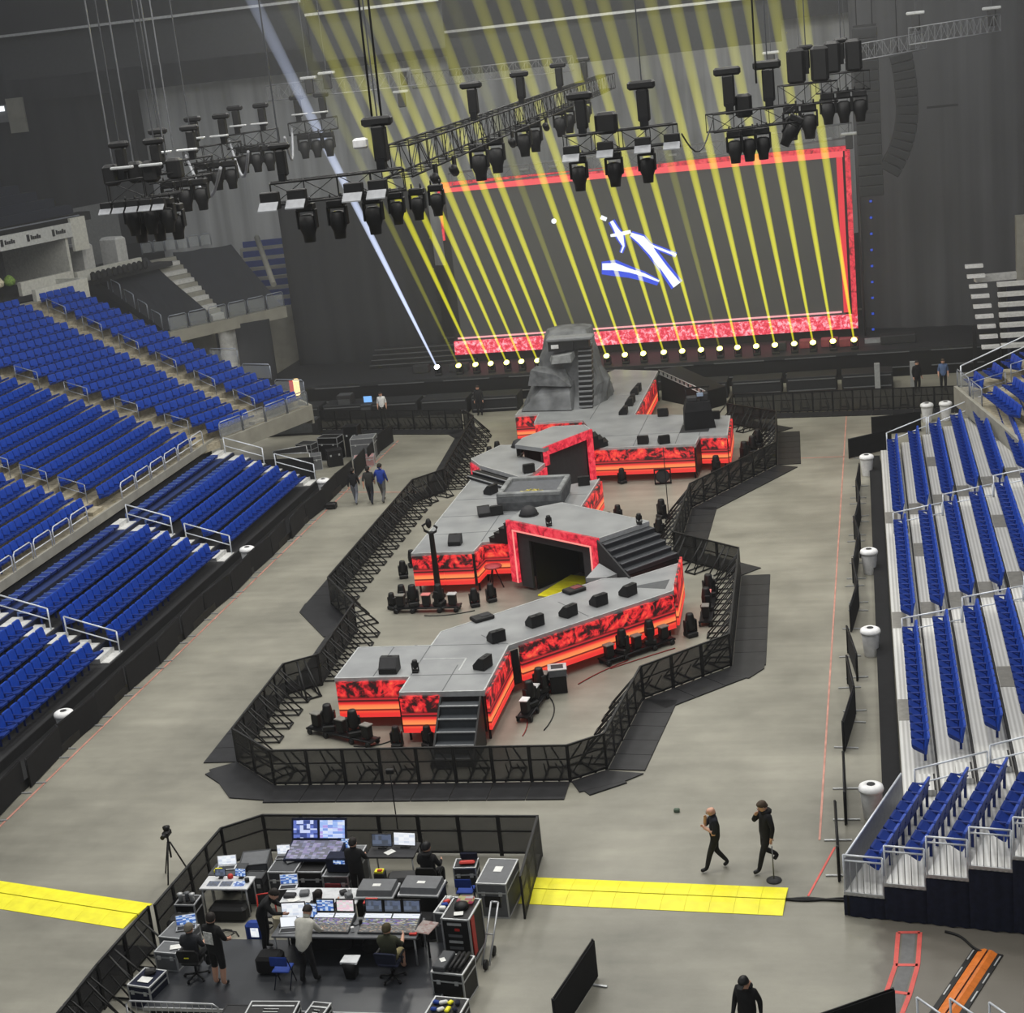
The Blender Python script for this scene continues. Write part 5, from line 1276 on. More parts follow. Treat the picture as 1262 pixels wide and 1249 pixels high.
def blob(pts, wds, y, m, name):
    """an irregular bright shape shown on the display"""
    mb = MB(); up, dn = [], []
    for i, p in enumerate(pts):
        a = Vector(pts[max(i-1,0)]); b = Vector(pts[min(i+1,len(pts)-1)]); d = (b-a).normalized(); nn_ = Vector((-d.y, d.x))
        up.append(Vector(p)+nn_*wds[i]); dn.append(Vector(p)-nn_*wds[i])
    ring = up + list(reversed(dn))
    mb.loft([[(p.x,y+.02,p.y) for p in ring],[(p.x,y,p.y) for p in ring]])
    return sc.part(mb, name, m)
def spx(*pp): return [tuple(p) for p in pp]
M_flW = glow('flame_white', (236,242,250), 1.25); M_flB = glow('flame_blue', (36,70,214), 1.2)
def PXZ(l): return [(p[0], p[2]) for p in l]
s1 = PXZ([(-15.54,97,6.89),(-14.74,97,6.83),(-13.87,97,6.52),(-13.06,97,6.21),(-12.15,97,5.74)])
s2 = PXZ([(-13.58,97,8.8),(-12.97,97,8.41),(-12.4,97,7.63),(-11.74,97,6.6),(-11.04,97,5.51)])
s3 = PXZ([(-12.51,97,8.08),(-11.8,97,7.73),(-10.95,97,7.32)])
s4 = PXZ([(-14.69,97,9.67),(-14.48,97,9.22),(-14.23,97,8.71),(-14.08,97,8.11),(-14.27,97,7.73)])
s5 = PXZ([(-15.31,97,9.97),(-14.98,97,9.79)])
s6 = PXZ([(-14.82,97,8.8),(-14.22,97,8.85),(-13.57,97,8.95)])
yb = Y_S+.185; yf = Y_S+.16
blob(s1,[.38,.5,.36,.3,.2],yb,M_flB,'blue_flare'); blob([(x+.05,z+.08) for x,z in s1],[.2,.22,.12,.1,.05],yf,M_flW,'white_flare')
blob(s2,[.2,.36,.34,.36,.42],yb,M_flB,'blue_flare'); blob(s2,[.1,.26,.22,.2,.26],yf,M_flW,'white_flare')
blob(s3,[.14,.16,.16],yb,M_flB,'blue_flare'); blob(s3,[.06,.07,.07],yf,M_flW,'white_flare')
blob(s4,[.22,.22,.3,.14,.12],yb,M_flB,'blue_flare'); blob(s4,[.1,.13,.2,.06,.04],yf,M_flW,'white_flare')
blob(s5,[.12,.12],yf,M_flW,'white_flare'); blob(s6,[.08,.12,.1],yf,M_flW,'white_flare')
o_ = (-18.2,97,9.96); sc.part(MB().lathe([(.01,0),(.16,0),(.16,.03),(.01,.03)],10,M=Matrix.Translation((o_[0],yf+.02,o_[2])) @ Matrix.Rotation(R(90),4,'X')), 'white_flare', M_flW)

# ---------------------------------------------------------------- beam lights along the stage front; each beam is a self-glowing cone imitating lit haze
def beam_mat(name, col, s):
    m = bpy.data.materials.new(name); m.use_nodes = True; nt = m.node_tree; nt.nodes.clear(); n = N(m)
    out = n.add('ShaderNodeOutputMaterial'); e = n.add('ShaderNodeEmission'); e.inputs['Color'].default_value = lin(col)
    tc = n.add('ShaderNodeTexCoord'); sp = n.add('ShaderNodeSeparateXYZ'); n.ln(tc,'Object',sp,'Vector')
    # glow fades as the beam climbs, imitating light spreading in haze
    mr = n.add('ShaderNodeMapRange'); mr.inputs['From Min'].default_value = 0; mr.inputs['From Max'].default_value = 30; mr.inputs['To Min'].default_value = 1.0; mr.inputs['To Max'].default_value = .0; n.ln(sp,'Z',mr,'Value')
    pw = n.add('ShaderNodeMath', operation='POWER'); pw.inputs[1].default_value = 2.3; n.ln(mr,0,pw,0)
    ml = n.add('ShaderNodeMath', operation='MULTIPLY_ADD'); ml.inputs[1].default_value = s; ml.inputs[2].default_value = s*.03; n.ln(pw,0,ml,0); n.ln(ml,0,e,'Strength')
    nt.links.new(e.outputs[0], out.inputs['Volume'])
    return m
B_yel = beam_mat('beam_yellow', (232,228,8), 4.2); B_yelf = beam_mat('beam_yellow_soft', (206,206,40), 1.2); B_whi = beam_mat('beam_white', (206,218,248), 6.5)
M_lensy = glow('lens_yellow', (255,255,120), 6); M_lensw = glow('lens_white', (240,248,255), 8)
bdir = Vector((-.08,-.85,1)).normalized()
def beam_fixture(p, m, lens, label, wid=1.0, L=31):
    t = thing('beam_light', label, 'light', p, 0, 'beam lights along the stage front')
    MB().box((0,0,.07),(.42,.36,.14), bev=.02).build('base', M_black, t)
    MB().box((-.2,0,.3),(.05,.14,.4)).box((.2,0,.3),(.05,.14,.4)).box((0,0,.155),(.42,.14,.03)).build('yoke', M_blackm, t)
    q = Vector((0,0,1)).rotation_difference(bdir).to_matrix().to_4x4()
    M_ = Matrix.Translation((0,0,.38)) @ q
    h = MB().lathe([(.06,-.22),(.15,-.18),(.16,.1),(.13,.24),(.0,.22)],12,M=M_).build('head', M_black, t)
    MB().lathe([(.0,.272),(.17,.262),(.17,.235),(.0,.23)],14,M=M_).build('lens', lens, t)
    b = MB().lathe([(.055*wid,0),(.075*wid,2),(.36*wid,L)],16).build('light_beam', m, t)
    b.matrix_local = Matrix.Translation(Vector((0,0,.38))+bdir*.27) @ q
    return t
px_ = [565,585.5,604,623.5,642.5,678,697.5,716,735,747,770,793,818,841,864,886.5,909,932,955,979,1002,1027,1053]
py_ = [456,455,454,453,451,450,449,448,447,445,443,441,440,438,436,437,434,433,432,431,430,428,427]
bases = [(-24.48,94.26,1.75), (-0.69,93.63,1.75)]
k = 0
order = []
for i, x in enumerate(px_):
    t = (x-565)/(1053-565); p = Vector(bases[0]).lerp(Vector(bases[1]), t); p.z = 1.61
    faint = x in (565, 716, 735, 886.5) 
    order.append((p, faint))
bxs = [(-24.22,93.26,1.95),(-23.16,93.17,1.95),(-22.21,93.13,1.95),(-21.22,93.06,1.95),(-20.31,93.25,1.95),(-19.32,93.19,1.95),(-18.37,93.13,1.95),(-17.42,93.07,1.95),(-16.37,92.98,1.95),(-15.11,93.06,1.95),(-14.01,93.19,1.95),(-12.91,93.31,1.95),(-11.69,93.16,1.95),(-10.6,93.28,1.95),(-9.49,93.16,1.95),(-8.39,92.81,1.95),(-7.36,93.18,1.95),(-6.27,93.07,1.95),(-5.19,92.95,1.95),(-4.08,92.82,1.95),(-3.01,92.7,1.95),(-1.87,92.79,1.95),(-0.68,92.63,1.95)]
for i, p in enumerate(bxs):
    f = i in (0, 8, 15)
    beam_fixture((p[0], 93.6, 1.61), B_yelf if f else B_yel, M_lensy, f'beam light throwing a {"faint" if f else "bright"} yellow beam, {ordw(i+1)} yellow one from the left')
p = (-25.58,93.19,1.95)
beam_fixture((p[0], 93.6, 1.61), B_whi, M_lensw, 'beam light throwing the single blue-white beam at the far left', 1.0)

# ---------------------------------------------------------------- flown rig
Zr = 17.6
def truss(name, a, b, label, s=.52, bays=None, m=M_black, par=None):
    """square lattice truss"""
    a, b = Vector(a), Vector(b); L = (b-a).length; d = (b-a).normalized(); side = d.cross(Vector((0,0,1))).normalized()*s/2; up = Vector((0,0,s/2))
    c = (a+b)/2; t = thing(name, label, 'truss', c)
    mb = MB(); n = bays or max(2, int(L/.75))
    cs = [side+up, side-up, -side-up, -side+up]
    for q in cs: mb.tube(a-c+q, b-c+q, .03, 6)
    mb.build('main_tubes', m, t); mb = MB()
    for i in range(n+1):
        p = a-c+d*(L*i/n)
        for j in range(4): mb.tube(p+cs[j], p+cs[(j+1)%4], .016, 4)
        if i < n:
            p2 = a-c+d*(L*(i+1)/n)
            for j in range(4):
                u, v = (cs[j], cs[(j+1)%4]) if i % 2 else (cs[(j+1)%4], cs[j])
                mb.tube(p+u, p2+v, .014, 4)
    mb.build('lacing', m, t)
    return t
def hang_proto():
    t = thing('hanging_light', '', 'light', (0,0,0))
    MB().box((0,0,-.1),(.46,.34,.2), bev=.03).tube((-.15,0,0),(-.15,0,.14),.03).tube((.15,0,0),(.15,0,.14),.03).build('base', M_black, t)
    MB().box((-.24,0,-.42),(.06,.2,.5), bev=.02).box((.24,0,-.42),(.06,.2,.5), bev=.02).box((0,0,-.2),(.5,.2,.06)).build('yoke', M_black, t)
    MB().lathe([(.12,-.3),(.22,-.36),(.23,-.66),(.17,-.82),(.15,-1.02),(.0,-1.01)],12).build('head', M_black, t)
    return t
hp = hang_proto(); uh = [False]
def hang(p, label, s=1.0, tilt=(0,0,0), group='moving lights hung in the flown rig'):
    if not uh[0]: uh[0] = True; o = hp; o.location = p; o['label'] = label; o['group'] = group
    else: o = dup(hp, p, 0, label, group)
    o.rotation_euler = tilt; o.scale = (s,s,s); return o
def blinder_proto():
    t = thing('box_light', '', 'light', (0,0,0))
    MB().box((0,0,0),(.46,.22,.42), bev=.02).build('housing', M_black, t)
    MB().add([(-.24,-.12,-.02),(.24,-.12,-.02),(.24,-.34,-.2),(-.24,-.34,-.2),(-.24,-.12,-.05),(.24,-.12,-.05),(.24,-.34,-.23),(-.24,-.34,-.23)],[(0,1,2,3),(7,6,5,4),(0,4,5,1),(1,5,6,2),(2,6,7,3),(3,7,4,0)]).build('barn_door', mat('door_grey', (150,152,156), .4), t)
    return t
bp3 = blinder_proto(); ubl = [False]
def blinder(p, label, s=1.0):
    if not ubl[0]: ubl[0] = True; o = bp3; o.location = p; o['label'] = label; o['group'] = 'box lights on the flown rig'
    else: o = dup(bp3, p, 0, label, 'box lights on the flown rig')
    o.scale = (s,s,s); return o
def motor(p, label, top=31, s=1.0, chains=True):
    """chain hoist standing on the truss with its chain going up"""
    t = thing('chain_hoist', label, 'hoist', p)
    MB().box((0,0,.55*s),(.3*s,.3*s,.8*s), bev=.04).build('body', M_black, t)
    MB().box((-.02,0,1.05*s),(.7*s,.26*s,.22*s), bev=.06).build('motor_head', M_black, t)
    MB().box((.0,-.1,.1*s),(.2*s,.2*s,.3*s)).build('hook_block', M_blackm, t)
    if chains: MB().tube((0,0,1.1*s),(0,0,top-p[2]),.02,5).build('chain', mat('chain_grey',(70,72,76),.6,.2), t)
    return t
# front centre pod
truss('lighting_truss', (-14.1,38.1,Zr), (-11.0,39.2,Zr), 'short black truss of the front centre lighting pod')
for i, f in enumerate((.06,.27,.5,.72)):
    p = Vector((-14.1,37.95,Zr-.0)).lerp(Vector((-11.0,39.05,Zr)), (.0,.2,.62,.8)[i]); blinder((p.x+.15,p.y-.38,p.z-.12), f'grey-doored box light, {ordw(i+1)} from the left on the front centre pod')
for i, u in enumerate((.24,.47,.74)):
    p = Vector((-14.1,38.1,Zr-.3)).lerp(Vector((-11.0,39.2,Zr-.3)), u); hang(p, f'big hanging moving light, {ordw(i+1)} from the left under the front centre pod', .95)
for i, u in enumerate((.92,1.04,1.15)):
    p = Vector((-14.1,38.1,Zr-.3)).lerp(Vector((-11.0,39.2,Zr-.3)), u); p.y += .5*i; hang(p, f'narrow hanging light, {ordw(i+1)} from the left at the right end of the front centre pod', .78)
motor((-13.75,38.2,Zr+.28), 'black chain hoist on the left end of the front centre pod', s=.8)
motor((-11.55,39.4,Zr+.28), 'tall black chain hoist at the joint of pod and long truss', s=1.1)
tag(MB().box((0,0,0),(.34,.3,.26), bev=.05).build('white_lamp', M_white, None, (-12.0,39.2,18.55)), 'small white lamp hung beside the tall chain hoist', 'lamp')
# the long truss running back down the hall
T0, T1 = Vector((-11.45,40.2,17.95)), Vector((-13.3,91.2,18.0))
truss('lighting_truss', T0, T1, 'long black lattice truss running away over the runway', .78, 46)
for i, t in enumerate((.22,.27,.4,.44,.6,.64,.78)):
    p = T0.lerp(T1, t); hang((p.x+.1*(i%2),p.y,p.z-.38), f'hanging light, {ordw(i+1)} along the long truss away from the camera', 1.15)
for i, t in enumerate((.22,.41,.62,.8)):
    p = T0.lerp(T1, t); motor((p.x,p.y,p.z+.39), f'chain hoist, {ordw(i+1)} along the long truss away from the camera', s=1.0, chains=False)
for i, t in enumerate((.05,.1,.3,.46,.7)):
    p = T0.lerp(T1, t); o = MB().lathe([(.06,-.2),(.12,-.15),(.13,.15),(.05,.2)],10,M=Matrix.Translation((0,-.1,-.25)) @ Matrix.Rotation(R(60),4,'X')).box((0,0,-.02),(.06,.3,.34)).build('small_lamp', M_black, None, (p.x+.45,p.y,p.z-.45)); tag(o, f'small black lamp, {ordw(i+1)} along the underside of the long truss', 'lamp')
# middle pod
truss('lighting_truss', (-7.9,45.0,Zr+.05), (-4.95,46.1,Zr+.05), 'short black truss of the middle lighting pod above the screen')
for i, u in enumerate((.12,.44,.78)):
    p = Vector((-7.9,45.0,Zr-.25)).lerp(Vector((-4.95,46.1,Zr-.25)), (.1,.42,.72)[i]); hang(p, f'hanging moving light, {ordw(i+1)} from the left under the middle pod', .95)
for i, u in enumerate((.02,.34,.7,.98)):
    p = Vector((-7.7,44.8,Zr)).lerp(Vector((-4.95,46.0,Zr)), u); blinder((p.x,p.y-.4,p.z-.12), f'grey-doored box light, {ordw(i+1)} from the left on the middle pod', .95)
motor((-7.4,45.2,Zr+.3), 'black chain hoist on the left of the middle pod', s=1.0, chains=False)
motor((-5.75,45.8,Zr+.3), 'black chain hoist with a pale hook on the right of the middle pod', s=1.1)
tag(MB().box((0,0,.1),(.62,.4,.6), bev=.08).build('dark_lamp', M_black, None, (-6.75,45.3,Zr+.45)), 'upright black lamp head on top of the middle pod', 'lamp')
# right pods going back
truss('lighting_truss', (-4.3,49.8,Zr), (-1.9,51.2,Zr), 'short black truss of the first right lighting pod')
for i, u in enumerate((.28,.45,.62)):
    p = Vector((-4.3,49.8,Zr-.3)).lerp(Vector((-1.9,51.2,Zr-.3)), u); hang(p, f'hanging light, {ordw(i+1)} from the left under the first right pod', .95)
hang((-1.75,51.3,Zr-.1), 'tilted hanging light at the right end of the first right pod', .95, (0,R(28),0))
motor((-3.7,50.2,Zr+.25), 'black chain hoist on the left of the first right pod', s=1.15, chains=False); motor((-2.55,50.9,Zr+.25), 'black chain hoist on the right of the first right pod', s=1.2)
tag(MB().box((0,0,.2),(.5,.4,.7), bev=.08).build('dark_lamp', M_black, None, (-3.3,50.4,Zr+.2)), 'upright black lamp head on top of the first right pod', 'lamp')
for (x,y,n,lb) in ((-1.6,58,2,'second right pod'),(-.45,64.5,3,'third right pod')):
    truss('lighting_truss', (x-.9,y,Zr+.2), (x+.9,y+.6,Zr+.2), f'stubby black truss of the {lb}', .7)
    for i in range(n): hang((x-.6+.6*i,y+.2,Zr-.15), f'hanging light, {ordw(i+1)} from the left under the {lb}', 1.15)
    for i in range(2):
        tag(MB().box((0,0,.4),(.62,.5,1.2), bev=.1).build('dark_lamp', M_black, None, (x-.35+.8*i,y+.3,Zr+.75)), f'upright black lamp head, {"left" if i==0 else "right"} one on the {lb}', 'lamp')
    motor((x,y+.5,Zr+.9), f'chain hoist with its chain over the {lb}', s=.8)
# left side pods receding
lpods = [(-20.6,45.0,1.0,'nearest left pod'),(-22.6,52.5,1.05,'second left pod'),(-25.2,62,1.1,'third left pod'),(-27.2,72,1.15,'fourth left pod'),(-26.9,80,1.2,'fifth left pod')]
M_rigp = mat('rig_pale', (150,152,156), .5)
for i, (x,y,s,lb) in enumerate(lpods):
    truss('lighting_truss', (x-1.0*s,y-.2,17.55), (x+1.0*s,y+.5,17.65), f'short black truss of the {lb}', .6)
    for j in range(3): hang((x-.5*s+.55*s*j,y+.1,17.25), f'hanging light, {ordw(j+1)} from the left under the {lb}', s)
    for j in range(2):
        motor((x-.55*s+1.1*s*j,y+.1,17.95), f'chain hoist on the {lb}, {"left" if j==0 else "right"} one', s=.9*s, chains=i < 2)
        tag(MB().box((0,0,0),(.7*s,.16,.08), bev=.02).build('pale_clamp_bar', M_edge, None, (x-.4*s+.9*s*j,y-.3,18.25)), f'pale clamp bar, {"left" if j==0 else "right"} one on the {lb}', 'bar')
    if i == 0:
        for j in range(4): tag(MB().box((0,0,.1),(.46,.4,.62), bev=.08).build('dark_lamp', M_black, None, (x-.9+.62*j,y+.35*(j%2),17.95)), f'upright black lamp head, {ordw(j+1)} from the left on top of the nearest left pod', 'lamp')
        for j in range(3): hang((x-.7+.6*j,y+.9,17.0), f'lower hanging light, {ordw(j+1)} from the left behind the nearest left pod', 1.05)
        for j in range(5): blinder((x-1.0+.42*j,y-.5,17.15), f'small box light, {ordw(j+1)} from the left on the nearest left pod', .75)
    if i in (1,2,3):
        a = Vector((x+1.2*s,y+.6,17.5)); b_ = Vector((lpods[i+1][0]-1.1,lpods[i+1][1],17.6)); pts = [tuple(a.lerp(b_,t)+Vector((0,0,-1.3*math.sin(t*math.pi)))) for t in [k/8 for k in range(9)]]
        o = MB().path(pts,.06,6).build('cable_loom', mat('loom_grey',(140,142,146),.6)); tag(o, f'pale cable loom swagged from the {lb}', 'cable')
for i, (x,y) in enumerate(((-21.7,45.6),(-20.9,45.3),(-19.9,45.4),(-22.9,53))):
    o = MB().tube((0,0,0),(0,0,12.5),.025,5).build('drop_wire', mat('wire_grey',(104,106,110),.5,.3), None, (x,y,18.3)); tag(o, f'thin steel drop wire, {ordw(i+1)} from the left over the left pods', 'wire')
# tall wires for the centre rig
for i, (x,y) in enumerate(((-11.75,39.6),(-11.45,39.4),(-2.9,50.7))):
    o = MB().path([(0,0,0),(.02,.1,4),(-.1,0,8),(-.15,0,13)],.03,5).build('drop_cable', M_black, None, (x,y,18.6)); tag(o, f'black drop cable, {ordw(i+1)} from the left over the centre rig', 'cable')
o = MB().path([tuple(Vector((-4.8,46.3,17.6)).lerp(Vector((-4.2,49.6,17.7)),t/8)+Vector((0,0,-.7*math.sin(t/8*math.pi)))) for t in range(9)],.025,5).build('cable_loom', M_black); tag(o, 'black cable looping between the middle and first right pods', 'cable')
# far rear trusses behind the beams
for a, b_, lb in ((((-31.19,86,19.35)),((-22.99,88,19.32)),'far pale truss behind the left beams'),(((-24.54,92,19.09)),((-15.34,92,19.14)),'far pale truss behind the middle beams'),(((-23.81,95,13.14)),((-10.41,95,13.45)),'far truss just above the left of the screen'),(((-10.41,95,13.45)),((-0.27,95,13.88)),'far truss just above the right of the screen'),(((-2.14,88,18.06)),((3.55,87,18.5)),'far pale truss crossing in front of the straight speaker column'),(((2.73,86,18.8)),((7.1,86,19)),'far pale truss reaching the upper right corner')):
    truss('lighting_truss', a, b_, lb, .8, 14, mat('far_truss_grey', (118,120,124), .4, .3))
for i, q in enumerate(((-28.77,86,19.93),(-27.73,86,20.08),(-26.26,90,21.72),(-24.58,90,19.79),(-24.82,90,18.62),(3.09,86,19.89),(6.73,86,19.73),(-0.45,94,13.75),(-4.29,90,18.63),(-2.8,90,18.48))):
    t = thing('chain_hoist', f'far pale-topped chain hoist, {ordw(i+1)} from the left among the rear trusses', 'hoist', q)
    MB().box((0,0,0),(.9,.4,.16), bev=.04).build('motor_head', M_edge, t); MB().box((0,0,-.45),(.4,.35,.8), bev=.05).build('body', M_dark, t); MB().tube((0,0,0),(0,0,max(.5,29-q[2])),.02,5).build('chain', mat('chain_grey',(92,94,98),.5,.3), t)
for i in range(12):
    q = Vector((-21.05,95,13.32)).lerp(Vector((-1.64,95,13.47)), i/11); o = MB().box((0,0,0),(.55,.2,.18), bev=.04).build('truss_lamp', mat('lamp_grey',(128,130,132),.5), None, q); tag(o, f'small pale lamp, {ordw(i+1)} from the left along the truss over the screen', 'lamp')
# catwalk edges right at the top
for i, (a, b_) in enumerate((((-48.92,90,24.54),(-29.95,90,23.59)),((-29.12,88,23.37),(-21.57,88,23.07)),((-23,94,21.53),(-3.85,94,21.64)))):
    a, b_ = Vector(a), Vector(b_); c = (a+b_)/2; d = b_-a
    t = thing('catwalk', f'roof catwalk with a bright edge and dark skirt, {["left","middle","right"][i]} stretch', 'catwalk', c)
    rz = math.atan2(d.y,d.x); L = d.length
    MB().box((0,-.1,0),(L,.1,.14), 0, rz).build('edge_strip', M_alu, t); MB().box((0,.4,-1.3),(L,.08,2.4),0,rz).build('skirt_cloth', mat('catwalk_cloth',(50,52,55),.9), t); MB().box((0,.6,.0),(L,1.0,.1),0,rz).build('walkway', M_dark, t)
# speaker hangs
M_pa = mat('speaker_charcoal', (34,35,38), .7)
pa = thing('speaker_array', 'straight tall hung speaker column right of the screen', 'speaker', (.62,90,19.4))
for i in range(16): MB().box((0,0,-.28-.545*i),(1.28,.8,.53), bev=.03).box((0,-.41,-.28-.545*i),(1.1,.02,.4),1).build('speaker_box', [M_pa, mat('speaker_mesh',(28,29,32),.8)], pa)
MB().box((0,0,.1),(1.2,.5,.12)).tube((-.4,0,.1),(-.4,0,9),.03).tube((.4,0,.1),(.4,0,9),.03).build('flying_frame', M_blackm, pa)
pb = thing('speaker_array', 'curved banana-shaped hung speaker column at the right', 'speaker', (2.75,90,17.9))
x_, z_, a_ = -.35, 0.0, -10.0
for i in range(14):
    T = Matrix.Translation((x_,0,z_)) @ Matrix.Rotation(R(a_),4,'Y')
    MB().box((0,0,-.22),(1.15,.8,.43), 0, 0, T, .03).box((0,-.41,-.22),(1.0,.02,.32),1,0,T).build('speaker_box', [M_pa, mat('speaker_mesh',(28,29,32),.8)], pb)
    v = T.to_3x3() @ Vector((0,0,-.45)); x_ += v.x; z_ += v.z; a_ += 2.0 if i < 6 else 4.6
MB().box((0,0,.1),(1.1,.5,.12)).tube((-.5,0,.1),(-.5,0,9),.03).box((1.7,.2,-2.9),(1.6,.1,.12)).build('flying_frame', M_blackm, pb)
for i in range(9):
    q = Vector((0.6,97.2,9.56)).lerp(Vector((0.42,97.2,1.99)), i/8)
    o = thing('blue_marker_light', f'tiny blue light, {ordw(i+1)} down the black curtain right of the screen', 'light', q)
    MB().box((0,.1,0),(.2,.14,.2)).build('housing', M_black, o); MB().box((0,-.0,0),(.14,.1,.12)).build('lens', glow('tiny_blue', (30,70,190), 1.0), o)
tag(MB().tube((0,0,0),(0,0,9.0),.07,8).build('support_pole', M_black, None, (-.05,97.35,1.6)), 'thin black pole carrying the tiny blue lights right of the screen', 'pole')
# warm lamp at the end of the left bowl, pale lamp on the right bowl rail
q = (-30.63,82.28,4)
wl_ = thing('exit_lamp', 'bright warm lit sign box at the right end of the left bowl', 'lamp', (q[0],q[1],3.0))
MB().box((0,0,.45),(.2,.5,.9), bev=.04).build('housing', M_conc, wl_); MB().box((.1,-.2,.8),(.3,.3,.9), bev=.05).build('lit_face', glow('warm_face',(255,214,150),2.2), wl_); MB().box((-.12,-.36,.8),(.22,.04,.8)).build('red_face', glow('red_face',(214,70,60),1.0), wl_)

# ================================================================ MIXING AREA
def panel_mat(name, cols, s=1.0, sx=6, sy=4, seed=0.0):
    """screen, control surface, cloth or paper coloured by many little self-glowing blocks"""
    m = bpy.data.materials.new(name); m.use_nodes = True; n = N(m); b = m.node_tree.nodes['Principled BSDF']
    tc = n.add('ShaderNodeTexCoord'); mp = n.add('ShaderNodeMapping'); mp.inputs['Scale'].default_value = (sx,sy,sy); mp.inputs['Location'].default_value = (seed,seed*.7,seed*.3); n.ln(tc,'Generated',mp,'Vector')
    fl = n.add('ShaderNodeVectorMath', operation='FLOOR'); n.ln(mp,'Vector',fl,0)
    wn = n.add('ShaderNodeTexWhiteNoise'); n.ln(fl,'Vector',wn,'Vector')
    r = n.add('ShaderNodeValToRGB'); r.color_ramp.interpolation = 'CONSTANT'; e = r.color_ramp.elements
    e[0].position = 0; e[0].color = lin(cols[0]); e[1].position = 1/len(cols); e[1].color = lin(cols[1])
    for i, c in enumerate(cols[2:]): q = e.new((i+2)/len(cols)); q.color = lin(c)
    n.ln(wn,'Value',r,'Fac'); n.ln(r,'Color',b,'Emission Color'); b.inputs['Emission Strength'].default_value = s; b.inputs['Base Color'].default_value = (.05,.05,.05,1)
    return m
S_blue = panel_mat('screen_blue', [(60,110,190),(90,140,210),(190,210,240),(46,80,160),(220,230,245)], .9, 6, 5)
S_purple = panel_mat('screen_purple', [(40,60,150),(200,208,245),(140,170,230),(150,130,210),(220,230,250),(60,80,170)], 1.0, 9, 6, 3.3)
S_white = panel_mat('screen_white', [(226,232,240),(236,238,244),(206,214,228),(240,244,248)], 1.0, 4, 4, 1.1)
S_pink = panel_mat('screen_pink', [(232,226,230),(244,210,222),(250,236,240),(220,226,216)], .9, 5, 4, 2.2)
S_dim = panel_mat('screen_dim', [(60,72,96),(84,96,122),(70,78,92),(96,108,130)], .8, 6, 3, 5.0)
S_desk = panel_mat('console_buttons', [(70,70,72),(196,200,206),(120,122,128),(70,110,190),(90,92,96),(214,206,160),(150,90,200),(60,60,64)], .55, 22, 8, 7.0)
S_desk2 = panel_mat('console_faders', [(80,80,82),(60,60,62),(170,168,160),(100,100,104),(70,70,72),(190,150,110)], .4, 26, 6, 9.0)
M_case = mat('case_charcoal', (62,64,67), .6, var=.1); M_caseg = mat('case_mid_grey', (98,100,103), .55, var=.1); M_paper = mat('paper', (228,228,224), .8)
M_desk_w = mat('white_board', (206,208,210), .5); M_bluecloth = mat('blue_fabric', (30,60,140), .8)
def desk(label, x0, x1, y0, y1, h, m=None, z0=0.0, name='desk'):
    t = thing(name, label, 'desk', ((x0+x1)/2, (y0+y1)/2, z0)); w, d = x1-x0, y1-y0
    MB().box((0,0,h-.025),(w,d,.05), bev=.01).build('desk_top', m or M_case, t)
    for sx in (-1,1):
        for sy in (-1,1): MB().tube((sx*(w/2-.06),sy*(d/2-.06),0),(sx*(w/2-.06),sy*(d/2-.06),h-.05),.025).build('leg', M_alu, t)
    return t
def laptop2(label, p, rz, scr, w=.36, body=M_alu):
    t = thing('laptop', label, 'laptop', p, R(rz))
    MB().box((0,0,.014),(w,.25,.02), bev=.005).build('base', body, t)
    MB().box((0,-.02,.027),(w*.85,.16,.006)).build('keyboard', M_dark, t)
    M_ = Matrix.Translation((0,.13,.025)) @ Matrix.Rotation(R(-12),4,'X')
    MB().box((0,0,.125),(w,.014,.25),M=M_).build('lid', body, t); MB().box((0,-.009,.128),(w*.93,.006,.225),M=M_).build('screen', scr, t)
    return t
def monitor2(label, p, rz, scr, w=.45, h=.3, tilt=-14):
    t = thing('monitor', label, 'monitor', p, R(rz)); M_ = Matrix.Translation((0,0,.06)) @ Matrix.Rotation(R(tilt),4,'X')
    MB().box((0,.05,.02),(w*.4,.18,.02)).box((0,.06,.1),(.05,.03,.18)).build('stand', M_dark, t)
    MB().box((0,0,h/2),(w,.04,h), M=M_, bev=.008).build('bezel', M_black, t); MB().box((0,-.022,h/2),(w*.93,.006,h*.88), M=M_).build('screen', scr, t); return t
def case2(label, c, size, rz=0, body=None, rim=None, z0=0.0, lid=True, name='road_case'):
    t = thing(name, label, 'case', (c[0],c[1],z0), R(rz)); w,d,h = size; rm = rim or M_alu
    MB().box((0,0,h/2),(w-.02,d-.02,h-.02)).build('body', body or M_case, t)
    mb = MB(); k = .035
    for z in (k/2, h-k/2, h*.72):
        for sy in (-1,1): mb.box((0,sy*(d/2-k/2),z),(w,k,k))
        for sx in (-1,1): mb.box((sx*(w/2-k/2),0,z),(k,d-2*k,k))
    for sx in (-1,1):
        for sy in (-1,1): mb.box((sx*(w/2-k/2),sy*(d/2-k/2),h/2),(k,k,h-2*k))
    mb.build('edge_trim', rm, t)
    for sx in (-.28,.28): MB().box((sx*w,-d/2-.008,h*.7),(.09,.02,.1)).build('latch', M_edge, t)
    return t
def chair2(label, p, rz, seatm, z0=.25):
    t = thing('folding_chair', label, 'chair', (p[0],p[1],z0), R(rz))
    MB().box((0,0,.45),(.42,.4,.04), bev=.015).build('seat', seatm, t); MB().box((0,.2,.74),(.42,.035,.24), bev=.015).build('backrest', seatm, t)
    for s in (-1,1):
        MB().tube((s*.2,-.2,0),(s*.2,.2,.86),.014).build('leg', M_navy, t); MB().tube((s*.19,.22,0),(s*.19,-.14,.44),.014).build('leg', M_navy, t)
    return t
